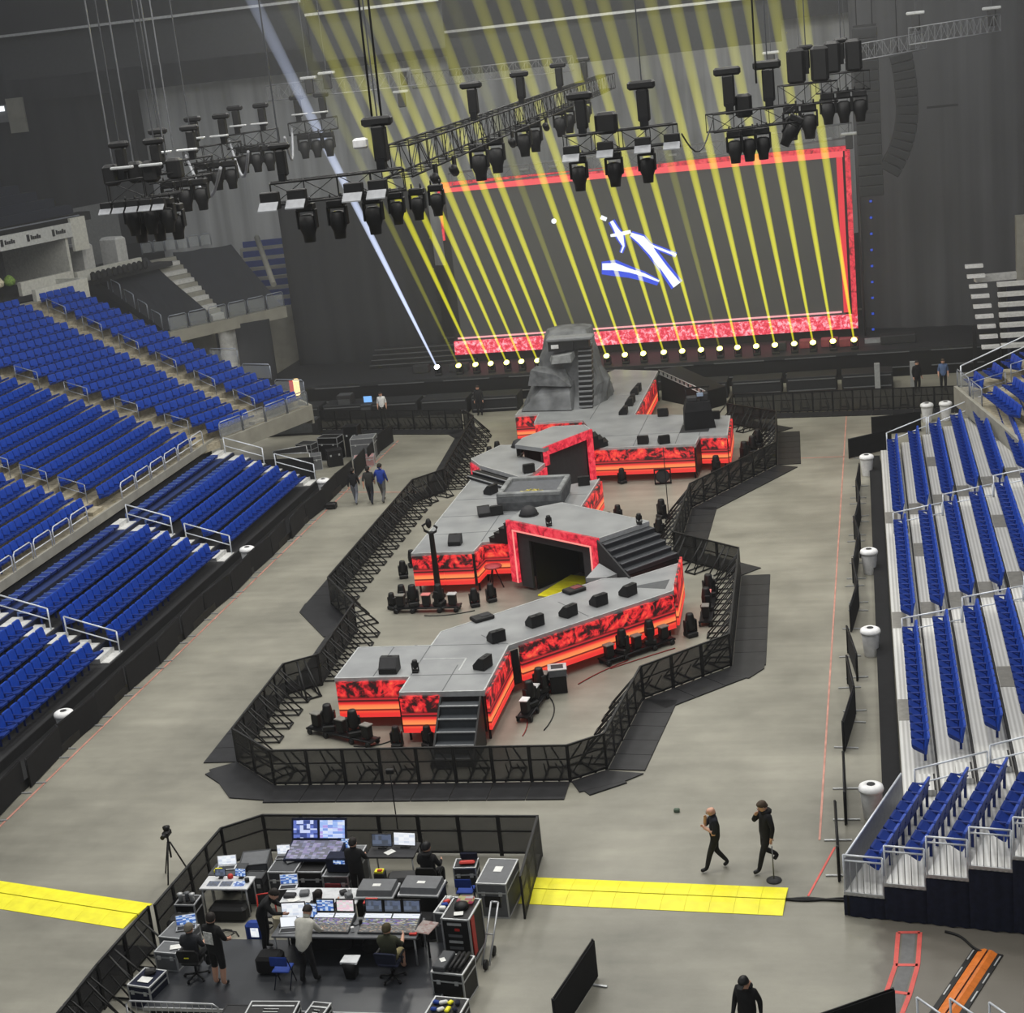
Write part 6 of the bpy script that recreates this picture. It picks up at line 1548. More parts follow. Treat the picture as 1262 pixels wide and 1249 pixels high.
def office_chair(label, p, rz, m, z0=.25, back=.62, tag_=None):
    t = thing('office_chair', label, 'chair', (p[0],p[1],z0), R(rz))
    MB().box((0,0,.46),(.5,.48,.09), bev=.04).build('seat', m, t)
    MB().loft([[(-.24,.22,.55),(.24,.22,.55),(.24,.29,.55),(-.24,.29,.55)],[(-.27,.25,.8),(.27,.25,.8),(.27,.32,.8),(-.27,.32,.8)],[(-.22,.3,.55+back-.1),(.22,.3,.55+back-.1),(.22,.36,.55+back-.1),(-.22,.36,.55+back-.1)]]).build('backrest', m, t)
    MB().lathe([(.03,.08),(.03,.42)],8).build('column', M_blackm, t)
    for k in range(5):
        a = k*1.2566; MB().tube((0,0,.1),(.3*math.cos(a),.3*math.sin(a),.06),.025).lathe([(.01,0),(.035,.01),(.035,.05),(.01,.06)],8,c=(.3*math.cos(a),.3*math.sin(a),0)).build('foot', M_blackm, t)
    for s in (-1,1): MB().box((s*.29,-.02,.68),(.05,.3,.04), bev=.01).box((s*.29,.02,.56),(.03,.05,.22)).build('armrest', M_blackm, t)
    if tag_: MB().box((0,.355,.72),(.12,.01,.025)).build('yellow_tag', M_yellow, t)
    return t
def sheet(label, p, rz, m=None, w=.3, d=.22, name='paper_sheet', cat='paper'):
    o = MB().box((0,0,.004),(w,d,.006)).build(name, m or M_paper, None, p, R(rz)); return tag(o, label, cat)
fd_ = thing('mix_platform', 'low glossy black platform under the nearest part of the mixing area', 'platform', (-13.4, 31.05, 0))
MB().box((0,0,.21),(6.9,2.9,.08)).build('deck', mat('gloss_black_deck', (52,54,58), .3, var=.2, scale=1.2), fd_); MB().box((0,-1.46,.21),(6.9,.03,.085)).box((3.46,0,.21),(.03,2.9,.085)).build('edge_trim', M_alu, fd_); MB().box((0,0,.085),(6.7,2.7,.17)).build('frame', M_black, fd_)

# --- back row: the big sound console on cases
case2('grey case left under the big lit sound console', (-15.2,35.0), (.75,.7,.88), 0, M_case)
case2('grey case right under the black screen box', (-13.75,34.95), (.7,.65,.78), 0, M_case)
case2('open dark case frame between the two grey console cases', (-14.5,35.1), (.7,.6,.8), 0, M_black)
co = thing('sound_console', 'large sound console with two wide blue and violet screens', 'console', (-14.55,35.65,.9))
MB().loft([[(-.75,-.5,0),(.75,-.5,0),(.75,.45,0),(-.75,.45,0)],[(-.75,-.5,.06),(.75,-.5,.06),(.75,.3,.2),(-.75,.3,.2)]]).build('body', M_navy, co)
MB().add([(-.7,-.46,.075),(.7,-.46,.075),(.7,.26,.205),(-.7,.26,.205),(-.7,-.46,.07),(.7,-.46,.07),(.7,.26,.2),(-.7,.26,.2)],[(0,1,2,3),(7,6,5,4),(0,4,5,1),(1,5,6,2),(2,6,7,3),(3,7,4,0)]).build('control_surface', panel_mat('console_lilac',[(96,98,120),(150,140,190),(120,124,160),(170,168,200),(90,92,110)],.7,14,6,4.0), co)
M_ = Matrix.Translation((0,.3,.2)) @ Matrix.Rotation(R(-22),4,'X')
MB().box((0,0,.28),(1.52,.05,.58),M=M_, bev=.01).build('screen_frame', M_navy, co)
MB().box((-.37,-.03,.28),(.66,.01,.46),M=M_).build('left_screen', panel_mat('mix_left',[(30,50,110),(200,210,245),(40,60,130),(90,110,190)],1.0,7,4,6.1), co); MB().box((.37,-.03,.28),(.68,.01,.46),M=M_).build('right_screen', panel_mat('mix_right',[(150,180,235),(190,205,245),(170,150,220),(120,150,220),(210,220,240)],1.05,5,6,8.4), co)
laptop2('laptop with a white screen on the left end of the console row', (-15.4,35.4,.885), 5, S_white)
sheet('pale board leaning behind the laptop at the left end of the console row', (-15.45,35.95,.885), 0, M_caseg, .5, .3, 'board', 'board')
bx = thing('screen_box', 'small black box monitor glowing at its top on the right grey case', 'monitor', (-13.7,35.0,.79)); MB().box((0,0,.2),(.62,.4,.4), bev=.02).build('housing', M_navy, bx); MB().box((0.05,-.205,.3),(.3,.01,.1)).build('lit_strip', S_blue, bx)
case2('pale low board case behind the black screen box', (-13.7,35.75), (.8,.6,.9), 0, M_caseg)
laptop2('white tablet-like laptop on the pale low board case', (-13.75,35.7,.905), 0, S_blue, .34)
desk('narrow desk holding two pale monitors behind the operator', -13.2, -11.9, 35.5, 36.3, .85, M_dark)
monitor2('dark-faced pale-rimmed monitor on the narrow desk', (-12.85,35.95,.85), 0, S_dim, .55, .34); monitor2('bright white screen with a dark bar on the narrow desk', (-12.25,36.0,.85), -4, S_white, .62, .36)
tb = thing('plant_label', 'small bouquet-like tag pile with red and yellow bits behind the operator', 'tags', (-12.75,35.2,0)); MB().box((0,0,.3),(.28,.24,.6), bev=.02).build('stand_box', M_dark, tb); MB().box((0,-.02,.63),(.22,.18,.05)).build('yellow_bits', M_yellow, tb); MB().box((.03,-.06,.67),(.12,.08,.04)).build('red_bits', M_red, tb)
# --- left side: soft case, white table with screens, racks
case2('grey padded lid case with a dark emblem at the back left', (-16.25,35.55), (.75,.8,.8), 12, M_caseg, M_case)
case2('dark case under the padded lid case at the back left', (-15.95,34.75), (.5,.4,.75), 0, M_case, M_dark)
desk('white table with screens at the left of the mixing area', -17.15, -15.85, 33.9, 34.55, .82, M_desk_w)
laptop2('laptop with a white screen at the back of the white table', (-16.8,34.95,.82), 10, S_white, .5, M_desk_w)
desk('small dark stand holding the open white-screen laptop', -17.2, -16.3, 34.6, 35.25, .81, M_case)
for i, (x, s_) in enumerate(((-16.85,S_dim),(-16.5,S_dim),(-16.15,S_blue))): sheet(f'flat tablet on the white table, {ordw(i+1)} from the left', (x,34.15,.821), 3*i, s_, .3, .24, 'tablet', 'tablet')
monitor2('small blue screen standing on the white table, left', (-16.75,34.42,.82), 6, S_dim, .28, .2); monitor2('small blue screen standing on the white table, right', (-16.2,34.42,.82), -4, S_blue, .3, .22)
tag(MB().lathe([(.01,0),(.07,.0),(.08,.05),(.05,.1),(.01,.1)],10).build('red_cup', M_red, None, (-16.5,34.45,.821)), 'small red cup between the two small screens on the white table', 'cup')
tag(MB().lathe([(.01,0),(.06,.0),(.06,.1),(.01,.1)],12).build('black_mug', M_black, None, (-15.97,34.25,.821)), 'black mug at the right end of the white table', 'mug')
case2('rack of small gear with pale knobs left of the white table', (-17.2,33.3), (.55,.5,.85), 0, M_black)
for i in range(3): tag(MB().lathe([(.01,0),(.06,0),(.05,.14),(.08,.2),(.01,.22)],9).build('small_gadget', M_edge if i != 1 else M_caseg, None, (-17.36+.16*i,33.25+.05*(i%2),.855)), f'small pale gadget, {ordw(i+1)} from the left on the small gear rack', 'gadget')
case2('open-topped grey case left of the seated worker', (-16.95,32.1), (.75,.7,.72), -8, M_caseg)
laptop2('laptop lying open on the grey case left of the seated worker', (-16.8,32.2,.725), 18, S_blue, .5)
case2('second grey case in front of the open-topped one', (-16.85,31.3), (.6,.5,.5), -6, M_caseg, None, .255)
case2('low white-rimmed case with papers at the front left', (-17.0,30.25), (.62,.75,.6), -10, M_navy, M_edge)
sheet('white paper on the low white-rimmed case at the front left', (-17.0,30.15,.605), -10); tag(MB().box((0,0,.05),(.26,.2,.1), bev=.03).build('black_pouch', M_black, None, (-16.98,30.42,.605), .3), 'black pouch on the low white-rimmed case', 'pouch')
bg = thing('blue_bag', 'blue bag with a white printed patch under the left table edge', 'bag', (-15.25,32.75,0)); MB().box((0,0,.3),(.5,.3,.6), bev=.08).build('body', M_bluecloth, bg); MB().box((.02,-.155,.38),(.2,.01,.24)).build('printed_patch', S_white, bg)  # printed patch is given a screen's self-glow
tag(MB().box((0,0,.3),(.4,.25,.6), bev=.1).build('tan_bag', mat('tan_cloth',(190,180,150),.9), None, (-14.75,33.15,0)), 'tan cloth bag beside the blue bag', 'bag')
rf = thing('red_frame_chair', 'chair with a thin red frame beside the leaning worker', 'chair', (-15.2,33.45,0), .3); MB().tube((-.25,0,0),(-.2,.1,.9),.02).tube((.25,0,0),(.2,.1,.9),.02).tube((-.2,.1,.9),(.2,.1,.9),.02).build('frame', M_red, rf); MB().box((0,-.1,.45),(.46,.42,.05), bev=.02).build('seat', M_black, rf)
# --- middle row: white work surface, two big lids
desk('long white work surface in the middle of the mixing area', -14.75, -12.75, 33.2, 33.95, .85, M_desk_w)
laptop2('laptop with a blue screen on the left of the long work surface', (-14.75,33.95,.85), 8, S_blue, .46, M_desk_w)
for i, (x,y,w_,d_,h_) in enumerate(((-14.55,33.5,.3,.2,.08),(-14.2,33.6,.24,.22,.1),(-13.85,33.5,.2,.2,.12),(-13.2,33.65,.18,.16,.1),(-13.0,33.45,.16,.2,.14))):
    tag(MB().box((0,0,h_/2),(w_,d_,h_), bev=.02).build('small_device', (M_dark,M_caseg,M_black)[i%3], None, (x,y,.851), .2*i), f'small device, {ordw(i+1)} from the left on the long white work surface', 'device')
def lid_case(label, c, w, d, z0, rz=0):
    t = thing('lid_case', label, 'case', (c[0],c[1],0), R(rz))
    MB().box((0,0,z0/2),(w*.94,d*.9,z0)).build('body', M_black, t); MB().box((0,0,z0+.03),(w,d,.06), bev=.01).build('rim', M_alu, t)
    MB().loft([[(-w*.46,-d*.42,z0+.06),(w*.46,-d*.42,z0+.06),(w*.46,d*.42,z0+.06),(-w*.46,d*.42,z0+.06)],[(-w*.44,-d*.34,z0+.2),(w*.44,-d*.34,z0+.2),(w*.44,d*.4,z0+.2),(-w*.44,d*.4,z0+.2)]]).build('padded_lid', M_caseg, t)
    MB().box((0,0,z0+.204),(.2,.12,.006)).build('white_label', M_paper, t)
    return t
lid_case('big grey lidded console case with a white label, left of two', (-12.35,33.75), 1.0, .75, .85); lid_case('big grey lidded console case with a white label, right of two', (-11.25,33.9), 1.05, .8, .85, -2)
chair2('red-backed chair behind the long white work surface', (-13.65,34.35), 180, mat('maroon',(120,34,38),.7), 0.0)
# --- front row: two lighting desks on a long table
desk('long grey front desk under the two lighting consoles', -14.3, -10.75, 31.45, 32.35, .75, M_caseg, .25)
def light_console(label, x, y, z, scr, w=1.15):
    t = thing('lighting_console', label, 'console', (x,y,z))
    MB().loft([[(-w/2,-.36,0),(w/2,-.36,0),(w/2,.34,0),(-w/2,.34,0)],[(-w/2,-.36,.05),(w/2,-.36,.05),(w/2,.34,.16),(-w/2,.34,.16)]]).build('body', M_case, t)
    def surf(x0,x1,y0,y1,m,nm):
        f = lambda y: .055+(y+.36)/.70*.11
        MB().add([(x0,y0,f(y0)),(x1,y0,f(y0)),(x1,y1,f(y1)),(x0,y1,f(y1)),(x0,y0,f(y0)-.01),(x1,y0,f(y0)-.01),(x1,y1,f(y1)-.01),(x0,y1,f(y1)-.01)],[(0,1,2,3),(7,6,5,4),(0,4,5,1),(1,5,6,2),(2,6,7,3),(3,7,4,0)]).build(nm, m, t)
    surf(-w*.48,w*.48,-.34,-.12,S_desk2,'fader_bank'); surf(-w*.48,w*.48,-.1,.12,S_desk,'button_bank'); surf(-w*.48,-.02,.15,.3,S_white,'lit_strip'); surf(.02,w*.48,.15,.3,S_white,'lit_strip')
    M_ = Matrix.Translation((0,.34,.16)) @ Matrix.Rotation(R(-10),4,'X')
    for i, s_ in enumerate(scr):
        cx = -w/2+w*(i+.5)/len(scr)
        MB().box((cx,0,.17),(w/len(scr)*.93,.04,.32),M=M_, bev=.008).build('screen_bezel', M_black, t); MB().box((cx,-.022,.17),(w/len(scr)*.82,.006,.26),M=M_).build('screen', s_, t)
    return t
light_console('left lighting console with blue and pink screens', -12.93, 31.95, 1.0, [S_blue, S_pink], 1.0)
light_console('right lighting console with three dim screens', -11.5, 31.95, 1.0, [S_dim, S_dim, S_dim], 1.4)
laptop2('laptop with a blank white screen at the left end of the front desk', (-13.95,31.7,1.0), 8, glow('blank_white',(240,244,250),1.05), .42)
monitor2('propped white chart beside the leaning worker', (-13.95,32.15,1.0), 6, S_white, .6, .4); monitor2('narrow blue chart screen beside the propped white chart', (-13.52,32.2,1.0), -6, S_blue, .3, .36)  # the white chart is paper given a screen's self-glow
tag(MB().box((0,0,.16),(.34,.3,.32), bev=.04).box((0,0,.335),(.3,.26,.03),1).build('black_lamp_head', [M_black, M_red], None, (-12.2,32.75,.86)), 'black lamp head with a red top between the two consoles', 'lamp')
desk('small stand for the black lamp head', -12.4, -12.0, 32.55, 32.95, .85, M_black)
nb = thing('marked_board', 'pale pinkish sheet of notes clipped to a stand by the olive-shirted worker', 'board', (-10.6,31.85,.25), R(-14)); MB().box((0,0,.8),(.4,.5,.03)).build('sheet', panel_mat('pink_notes',[(222,196,184),(206,170,160),(230,214,204),(190,120,110)],.35,6,8,3.0), nb); MB().tube((0,0,0),(0,0,.79),.03).build('post', M_blackm, nb)  # note sheet colours are put in as self-glow
# --- right side racks and cases
case2('tall thin white-rimmed tray case beside the equipment rack', (-10.4,32.95), (.34,.8,1.0), -8, M_caseg, M_edge)
for i in range(4): tag(MB().box((0,0,.04),(.16,.12,.08), bev=.02).build('small_item', (M_paper,M_bluecloth,M_red,M_edge)[i], None, (-10.42+.02*i,32.72+.15*i,1.005), .4*i), f'small item, {ordw(i+1)} from the front on the thin tray case', 'item')
rk_ = thing('equipment_rack', 'tall black equipment rack with a red side on wheels at the right', 'rack', (-9.85,32.35,0), R(-5))
MB().box((0,0,.68),(.66,.95,1.12)).build('body', M_black, rk_); mb = MB(); 
for sx in (-1,1):
    for sy in (-1,1): mb.box((sx*.33,sy*.475,.68),(.04,.04,1.16))
for z in (.12,1.24):
    for sy in (-1,1): mb.box((0,sy*.475,z),(.66,.04,.04))
    for sx in (-1,1): mb.box((sx*.33,0,z),(.04,.95,.04))
mb.build('edge_trim', M_alu, rk_)
for i, (z, m_) in enumerate(((1.12,M_edge),(.98,M_red),(.82,M_caseg),(.66,M_edge),(.5,M_caseg))): MB().box((-.03+(.06 if i==1 else 0),-.485,z),(.34 if i!=1 else .12,.02,.06)).build('rack_panel', m_, rk_)
MB().box((.345,-.25,.72),(.02,.22,.95)).build('red_side_strip', M_red, rk_)
for sx in (-1,1):
    for sy in (-1,1): MB().lathe([(.01,-.03),(.06,-.03),(.06,.03),(.01,.03)],10,M=Matrix.Translation((sx*.27,sy*.4,.06)) @ Matrix.Rotation(R(90),4,'Y')).build('caster', M_blackm, rk_)
sheet('white paper on top of the tall equipment rack', (-9.85,32.1,1.27), 10, None, .22, .16); tag(MB().box((0,0,.05),(.4,.26,.1), bev=.03).build('cloth_pile', panel_mat('self_glow_cloth',[(230,90,120),(236,226,120),(240,240,236),(226,70,90)],.35,4,3,1.0), None, (-9.8,32.65,1.265)), 'small pile of pink, white and yellow cloths on the equipment rack', 'cloth'); tag(MB().lathe([(.01,0),(.18,0),(.16,.08),(.01,.12)],12).build('flat_hat', M_black, None, (-9.85,32.4,1.27)), 'black cap on top of the equipment rack', 'cap')  # cloth colours are put in as self-glow
ct = thing('folded_cart', 'folded grey hand cart leaning at the right of the equipment rack', 'cart', (-9.3,32.3,0), R(-6)); MB().tube((0,-.5,.1),(0,.55,1.15),.025).tube((.18,-.5,.1),(.18,.55,1.15),.025).tube((0,.55,1.15),(.18,.55,1.15),.025).tube((0,0,.62),(.18,0,.62),.02).build('frame', M_alu, ct)
for s in (-.5,.1): MB().lathe([(.02,-.03),(.12,-.03),(.12,.03),(.02,.03)],14,M=Matrix.Translation((.09,s,.12)) @ Matrix.Rotation(R(90),4,'Y')).build('wheel', M_black, ct)
fc = case2('large grey silver-edged flight case with a white label at the right rear', (-9.5,34.65), (.78,1.25,.95), -3, M_caseg, M_edge)
MB().box((0,.1,.947),(.2,.26,.008)).build('white_label', M_paper, fc); MB().box((0,-.628,.45),(.4,.01,.3)).build('recessed_handle', M_black, fc)
chair2('blue-seated folding chair by the large flight case', (-10.35,34.6), 180, M_bluecloth, 0.0)
case2('low grey case with red items at the right rear', (-10.5,35.4), (.6,.5,.75), 4, M_dark, M_alu); tag(MB().box((0,0,.04),(.4,.14,.08), bev=.03).build('red_cloth', M_red, None, (-10.45,35.35,.755), .1), 'red cloth on the low grey case at the right rear', 'cloth'); tag(MB().box((0,0,.1),(.45,.08,.2), bev=.03).build('folded_jacket', M_navy, None, (-10.45,35.58,.755)), 'dark folded jacket on the low grey case at the right rear', 'jacket')
case2('grey-topped case with black tubes at the front right', (-9.72,30.75), (.78,.8,.8), -8, M_black, M_edge)
tag(MB().box((0,0,.06),(.3,.7,.12), bev=.02).build('charcoal_lid', M_case, None, (-9.92,30.75,.805), R(-8)), 'charcoal lid with a white sticker on the front right case', 'lid')
for i in range(3): tag(MB().tube((0,-.34,.05),(0,.34,.05),.045,8).build('black_tube', M_black, None, (-9.68+.11*i,30.77,.805), R(-8)), f'black tube, {ordw(i+1)} from the left on the front right case', 'tube')
sheet('white sticker sheet on the charcoal lid', (-9.93,30.7,.926), 30, None, .12, .16)
case2('low open white-rimmed case of small items at the bottom right', (-9.55,29.35), (.8,.75,.62), -6, M_dark, M_edge)
for i in range(8): tag(MB().box((0,0,.035),(.13+.03*(i%3),.1,.07), bev=.02).build('small_item', (M_bluecloth,M_paper,M_yellow,M_navy)[i%4], None, (-9.8+.16*(i%4),29.2+.26*(i//4),.625), .7*i), f'{["blue","white","yellow","navy"][i%4]} small item in the {"front" if i<4 else "back"} row of the bottom right case', 'item')
chair2('blue folding chair on the platform in front of the desk', (-13.75,30.6), 180, M_bluecloth)
wb = thing('waste_bin', 'black waste bin with a clear liner on the platform', 'bin', (-12.25,31.0,.25)); MB().lathe([(.16,0),(.22,.42),(.2,.42),(.15,.05),(.01,.04)],4,M=Matrix.Rotation(R(40),4,'Z')).build('bin_body', M_black, wb); MB().loft([[(-.2,-.14,.4),(.2,-.14,.4),(.22,.14,.46),(-.18,.16,.44)],[(-.2,-.14,.46),(.2,-.12,.44),(.22,.15,.48),(-.18,.17,.46)]]).build('liner', M_desk_w, wb)
for i, (x,w_,rz) in enumerate(((-13.55,1.15,2),(-12.5,.45,-6))):
    t = case2(f'black case with white-edged compartments, {"wider left" if i==0 else "narrow right"} one at the bottom edge', (x,29.15), (w_,.75,.55), rz, M_black, M_edge, 0.0)
    for k in range(2): MB().box((0,-.18+.36*k,.545),(w_*.86,.05,.02)).box((0,-.0+.02*k,.546),(w_*.3,.1,.016)).build('compartment_strip', M_edge if k else M_paper, t)
case2('dark low case left of the white-edged ones at the bottom edge', (-14.45,29.2), (.6,.6,.45), 0, M_dark, M_dark)
gr = thing('crowd_barrier', 'silver crowd barrier along the bottom left edge of the mixing area', 'barrier', (-15.6,28.6,0)); MB().path([(-1.1,0,.15),(-1.1,0,1.0),(-1.0,0,1.08),(1.0,-.05,1.08),(1.1,-.05,1.0),(1.1,-.05,.15)],.022).tube((-1.1,0,.15),(1.1,-.05,.15),.02).build('frame', M_alu, gr); mb = MB()
for i in range(14): mb.tube((-1.0+.15*i,0,.15),(-1.0+.15*i,-.03,1.07),.008,5)
mb.build('bars', M_alu, gr); 
for s in (-.9,.9): MB().box((s,0,.03),(.05,.6,.05)).box((s,0,.09),(.03,.03,.1)).build('foot', M_alu, gr)
# tripod with a camera outside the barricade
tp = thing('camera_tripod', 'black camera on a tall tripod left of the mixing area barricade', 'tripod', (-18.8,35.9,0))
for k in range(3): a = k*2.094+.5; MB().tube((.04*math.cos(a),.04*math.sin(a),1.05),(.42*math.cos(a),.42*math.sin(a),0),.022).build('leg', M_black, tp)
MB().tube((0,0,.6),(0,0,1.2),.03).build('centre_column', M_blackm, tp); MB().box((0,0,1.32),(.18,.3,.18), bev=.04).tube((0,-.15,1.33),(0,-.3,1.33),.06,10).build('camera_body', M_black, tp); MB().lathe([(.01,0),(.09,.02),(.1,.1),(.01,.14)],10,c=(0,.02,1.4)).build('hood', M_black, tp)
mk = thing('antenna_pole', 'thin black pole with a small head on the front barricade of the mixing area', 'pole', (-12.9,37.5,0)); MB().tube((0,0,.03),(0,0,2.25),.018,6).build('pole', M_blackm, mk); MB().box((0,0,2.3),(.22,.12,.14), bev=.02).build('head', M_black, mk); MB().lathe([(.01,0),(.2,0),(.2,.03),(.01,.04)],12).build('base', M_black, mk)
sn = thing('stanchion', 'thin stanchion with a round black base beside the walking man', 'stanchion', (-2.82,35.93,0)); MB().lathe([(.01,0),(.19,0),(.19,.03),(.04,.06),(.01,.06)],20).build('base', M_dark, sn); MB().tube((0,0,.05),(0,0,.95),.016,8).build('pole', M_caseg, sn)
tag(MB().box((0,0,.05),(.16,.12,.1), bev=.02).build('small_box', mat('dull_green',(84,100,84),.7), None, (-5.61,39.59,0)), 'tiny greenish box lying alone on the open floor', 'box')
tag(MB().box((0,0,.15),(.5,.4,.3), bev=.05).build('black_box', M_black, None, (-25.5,70.96,0)), 'small black box on the floor by the left fence near the three people', 'box')
# gear pile by the left fence beyond the three people
for i, (x,y,w_,d_,h_,m_,rm_,lb) in enumerate(((-28.6,80.2,1.0,.8,1.1,M_dark,M_alu,'dark road case at the left of the far gear pile'),(-27.4,80.6,1.2,.8,1.3,M_black,M_alu,'black road case in the middle of the far gear pile'),(-26.3,81.2,.8,.7,1.7,M_black,M_dark,'tall black case at the back of the far gear pile'),(-24.9,80.5,1.3,1.0,1.2,M_caseg,M_edge,'pale grey case stack at the right of the far gear pile'),(-24.5,79.0,1.1,.8,.5,mat('pinkish',(170,130,130),.7),M_alu,'low pinkish case at the front right of the far gear pile'),(-28.0,78.6,1.3,.8,.8,M_caseg,M_alu,'low grey case at the front of the far gear pile'),(-26.8,79.2,.8,.6,.9,M_black,M_dark,'small black case at the front of the far gear pile'))):
    case2(lb, (x-(1.7 if i in (3,4) else 1.1),y), (w_,d_,h_), 7*i-15, m_, rm_)
for i, (x,y,c) in enumerate(((-29.6,77.6,M_conc),(-30.2,78.8,M_dark))):
    t = thing('barrier_gate', f'{"pale" if i==0 else "dark"} barred gate section beside the left bowl corner', 'gate', (x,y,0), R(30*i)); MB().box((0,0,.6),(1.8,.06,1.1)).build('panel', c, t); MB().tube((-.9,0,1.18),(.9,0,1.18),.03).tube((-.9,0,0),(-.9,0,1.18),.03).tube((.9,0,0),(.9,0,1.18),.03).build('frame', M_alu, t)

# dark clutter under and between the desks, partly added to darken their undersides
ch_ = random.Random(11)
for i, (x,y,w_,d_,h_,nm,lb) in enumerate(((-16.4,33.9,1.0,.5,.4,'duffel_bag','black duffel bag under the white table'),(-13.2,32.2,1.2,.4,.4,'cable_case','dark cable trunk under the left lighting console'),(-11.6,32.2,1.4,.4,.35,'cable_case','dark cable trunk under the right lighting console'),(-14.3,31.2,.6,.5,.45,'backpack','black backpack on the platform by the blank white laptop'),(-12.0,34.9,.9,.5,.7,'utility_case','dark trunk behind the two big lidded cases'),(-14.5,34.3,.8,.4,.3,'duffel_bag','black duffel bag behind the white work surface'),(-17.2,32.75,.6,.5,.7,'utility_case','dark trunk between the gear rack and open-topped case'),(-10.6,33.9,.5,.6,.5,'backpack','dark backpack beside the blue-seated chair'),(-16.9,35.3,.5,.5,.6,'utility_case','dark trunk in the back left corner of the mixing area'),(-11.0,33.1,.5,.5,.6,'utility_case','dark trunk behind the right lighting console'))):
    z0 = .255 if y < 32.45 else 0
    tag(MB().box((0,0,h_/2),(w_,d_,h_), bev=.07).build(nm, M_cloth if i % 2 else M_black, None, (x,y,z0), .1*(i%3)), lb, nm.split('_')[-1])
for i in range(7):
    a = (-16.2+.9*i, 33.0+.4*(i%3)); pts = [(a[0]+.35*math.cos(k*.9+i)*(1-.05*k), a[1]+.25*math.sin(k*.9+i)*(1-.05*k), .02+.012*k) for k in range(12)]
    cable(pts, .018, M_black, f'black cable coil on the floor of the mixing area, {ordw(i+1)} from the left')
tag(pleats(MB(), (-14.2,32.3), (-10.85,32.3), .26, .94, amp=.03, step=.15).build('desk_shade_cloth', M_cloth), 'black cloth added below the back edge of the front desk to darken its underside', 'cloth')  # black sheet added to darken the space under the desk

for i, (x,y,z,nm,m_,sz) in enumerate(((-13.6,31.65,1.0,'paper',M_paper,(.22,.3,.01)),(-12.35,31.7,1.0,'cup',M_white,(.08,.08,.12)),(-12.2,31.9,1.0,'radio',M_black,(.08,.06,.2)),(-12.3,32.1,1.0,'keyboard',M_caseg,(.34,.14,.03)),(-10.85,31.6,1.0,'red_phone',M_red,(.18,.1,.05)),(-14.2,31.85,1.0,'mouse',M_black,(.07,.11,.04)),(-14.4,33.35,.85,'paper',M_paper,(.3,.22,.01)),(-13.05,33.7,.85,'cup',M_white,(.08,.08,.12)),(-16.95,34.75,.82,'box',M_yellow,(.2,.14,.08)),(-16.7,31.3,.755,'paper',M_paper,(.26,.2,.01)),(-15.05,35.2,.885,'keyboard',M_caseg,(.36,.14,.03)),(-12.6,35.75,.85,'paper',M_paper,(.26,.2,.01)))):
    wh = ('by the blank white laptop','between the two lighting consoles at the front','beside the cup between the two lighting consoles','behind the cup between the lighting consoles','at the right end of the front desk','left of the blank white laptop','on the left of the long white surface','on the right of the long white surface','on the dark stand behind the white table','on the second grey case at the left','on the left grey console case','on the narrow rear desk')[i]
    col_ = {M_paper:'white',M_white:'white',M_black:'black',M_caseg:'grey',M_red:'red',M_yellow:'yellow'}[m_]
    tag(MB().box((0,0,sz[2]/2+.002), sz, bev=min(.01,sz[2]*.3)).build(nm if nm != 'paper' else 'paper_sheet', m_, None, (x,y,z+.002), .3*(i%4)), f'small {col_} {nm.split("_")[-1]} lying {wh}', nm.split('_')[-1])

# ================================================================ PEOPLE
def joints(kind):
    J = dict(pel=(0,0,.95), ab=(0,.005,1.12), ch=(0,.02,1.32), nk=(0,.01,1.49), h0=(0,-.015,1.57), h1=(0,-.03,1.665),
        shL=(.185,.02,1.43), elL=(.245,.05,1.15), wrL=(.25,-.04,.91), shR=(-.185,.02,1.43), elR=(-.245,.05,1.15), wrR=(-.25,-.04,.91),
        hiL=(.095,0,.90), knL=(.11,-.03,.50), anL=(.11,.03,.09), toL=(.125,-.13,.04), hiR=(-.095,0,.90), knR=(-.11,-.03,.50), anR=(-.11,.03,.09), toR=(-.125,-.13,.04))
    if kind == 'walk':
        J.update(knL=(.10,-.16,.52), anL=(.10,-.27,.10), toL=(.11,-.43,.06), knR=(-.10,.02,.50), anR=(-.10,.30,.14), toR=(-.105,.18,.04), elL=(.24,.12,1.17), wrL=(.24,.12,.92), elR=(-.24,-.02,1.16), wrR=(-.22,-.18,.97))
    if kind == 'sit':
        for k in ('pel','ab','ch','nk','h0','h1','shL','elL','wrL','shR','elR','wrR'): x,y,z = J[k]; J[k] = (x,y,z-.38)
        J.update(hiL=(.1,-.02,.55), knL=(.14,-.42,.53), anL=(.14,-.40,.10), toL=(.15,-.56,.05), hiR=(-.1,-.02,.55), knR=(-.14,-.42,.53), anR=(-.14,-.40,.10), toR=(-.15,-.56,.05))
        J.update(elL=(.27,-.05,.80), wrL=(.2,-.3,.78), elR=(-.27,-.05,.80), wrR=(-.2,-.3,.78))
    return {k: Vector(v) for k, v in J.items()}
RAD = dict(pel=(.165,.125), ab=(.15,.115), ch=(.175,.125), nk=(.06,.06), h0=(.078,.085), h1=(.088,.105), h2=(.07,.085), sh=(.078,.078), el=(.05,.05), wr=(.034,.034), pa=(.042,.022), hi=(.098,.098), kn=(.066,.066), an=(.046,.05), to=(.046,.036))
BONES = [('pel','ab','top'),('ab','ch','top'),('ch','nk','top'),('nk','h0','skin'),('h0','h1','skin'),('h1','h2','skin'),
         ('ch','shL','top'),('shL','elL','top'),('elL','wrL','fore'),('ch','shR','top'),('shR','elR','top'),('elR','wrR','fore'),
         ('pel','hiL','leg'),('hiL','knL','leg'),('knL','anL','shin'),('anL','toL','shoe'),('pel','hiR','leg'),('hiR','knR','leg'),('knR','anR','shin'),('anR','toR','shoe')]
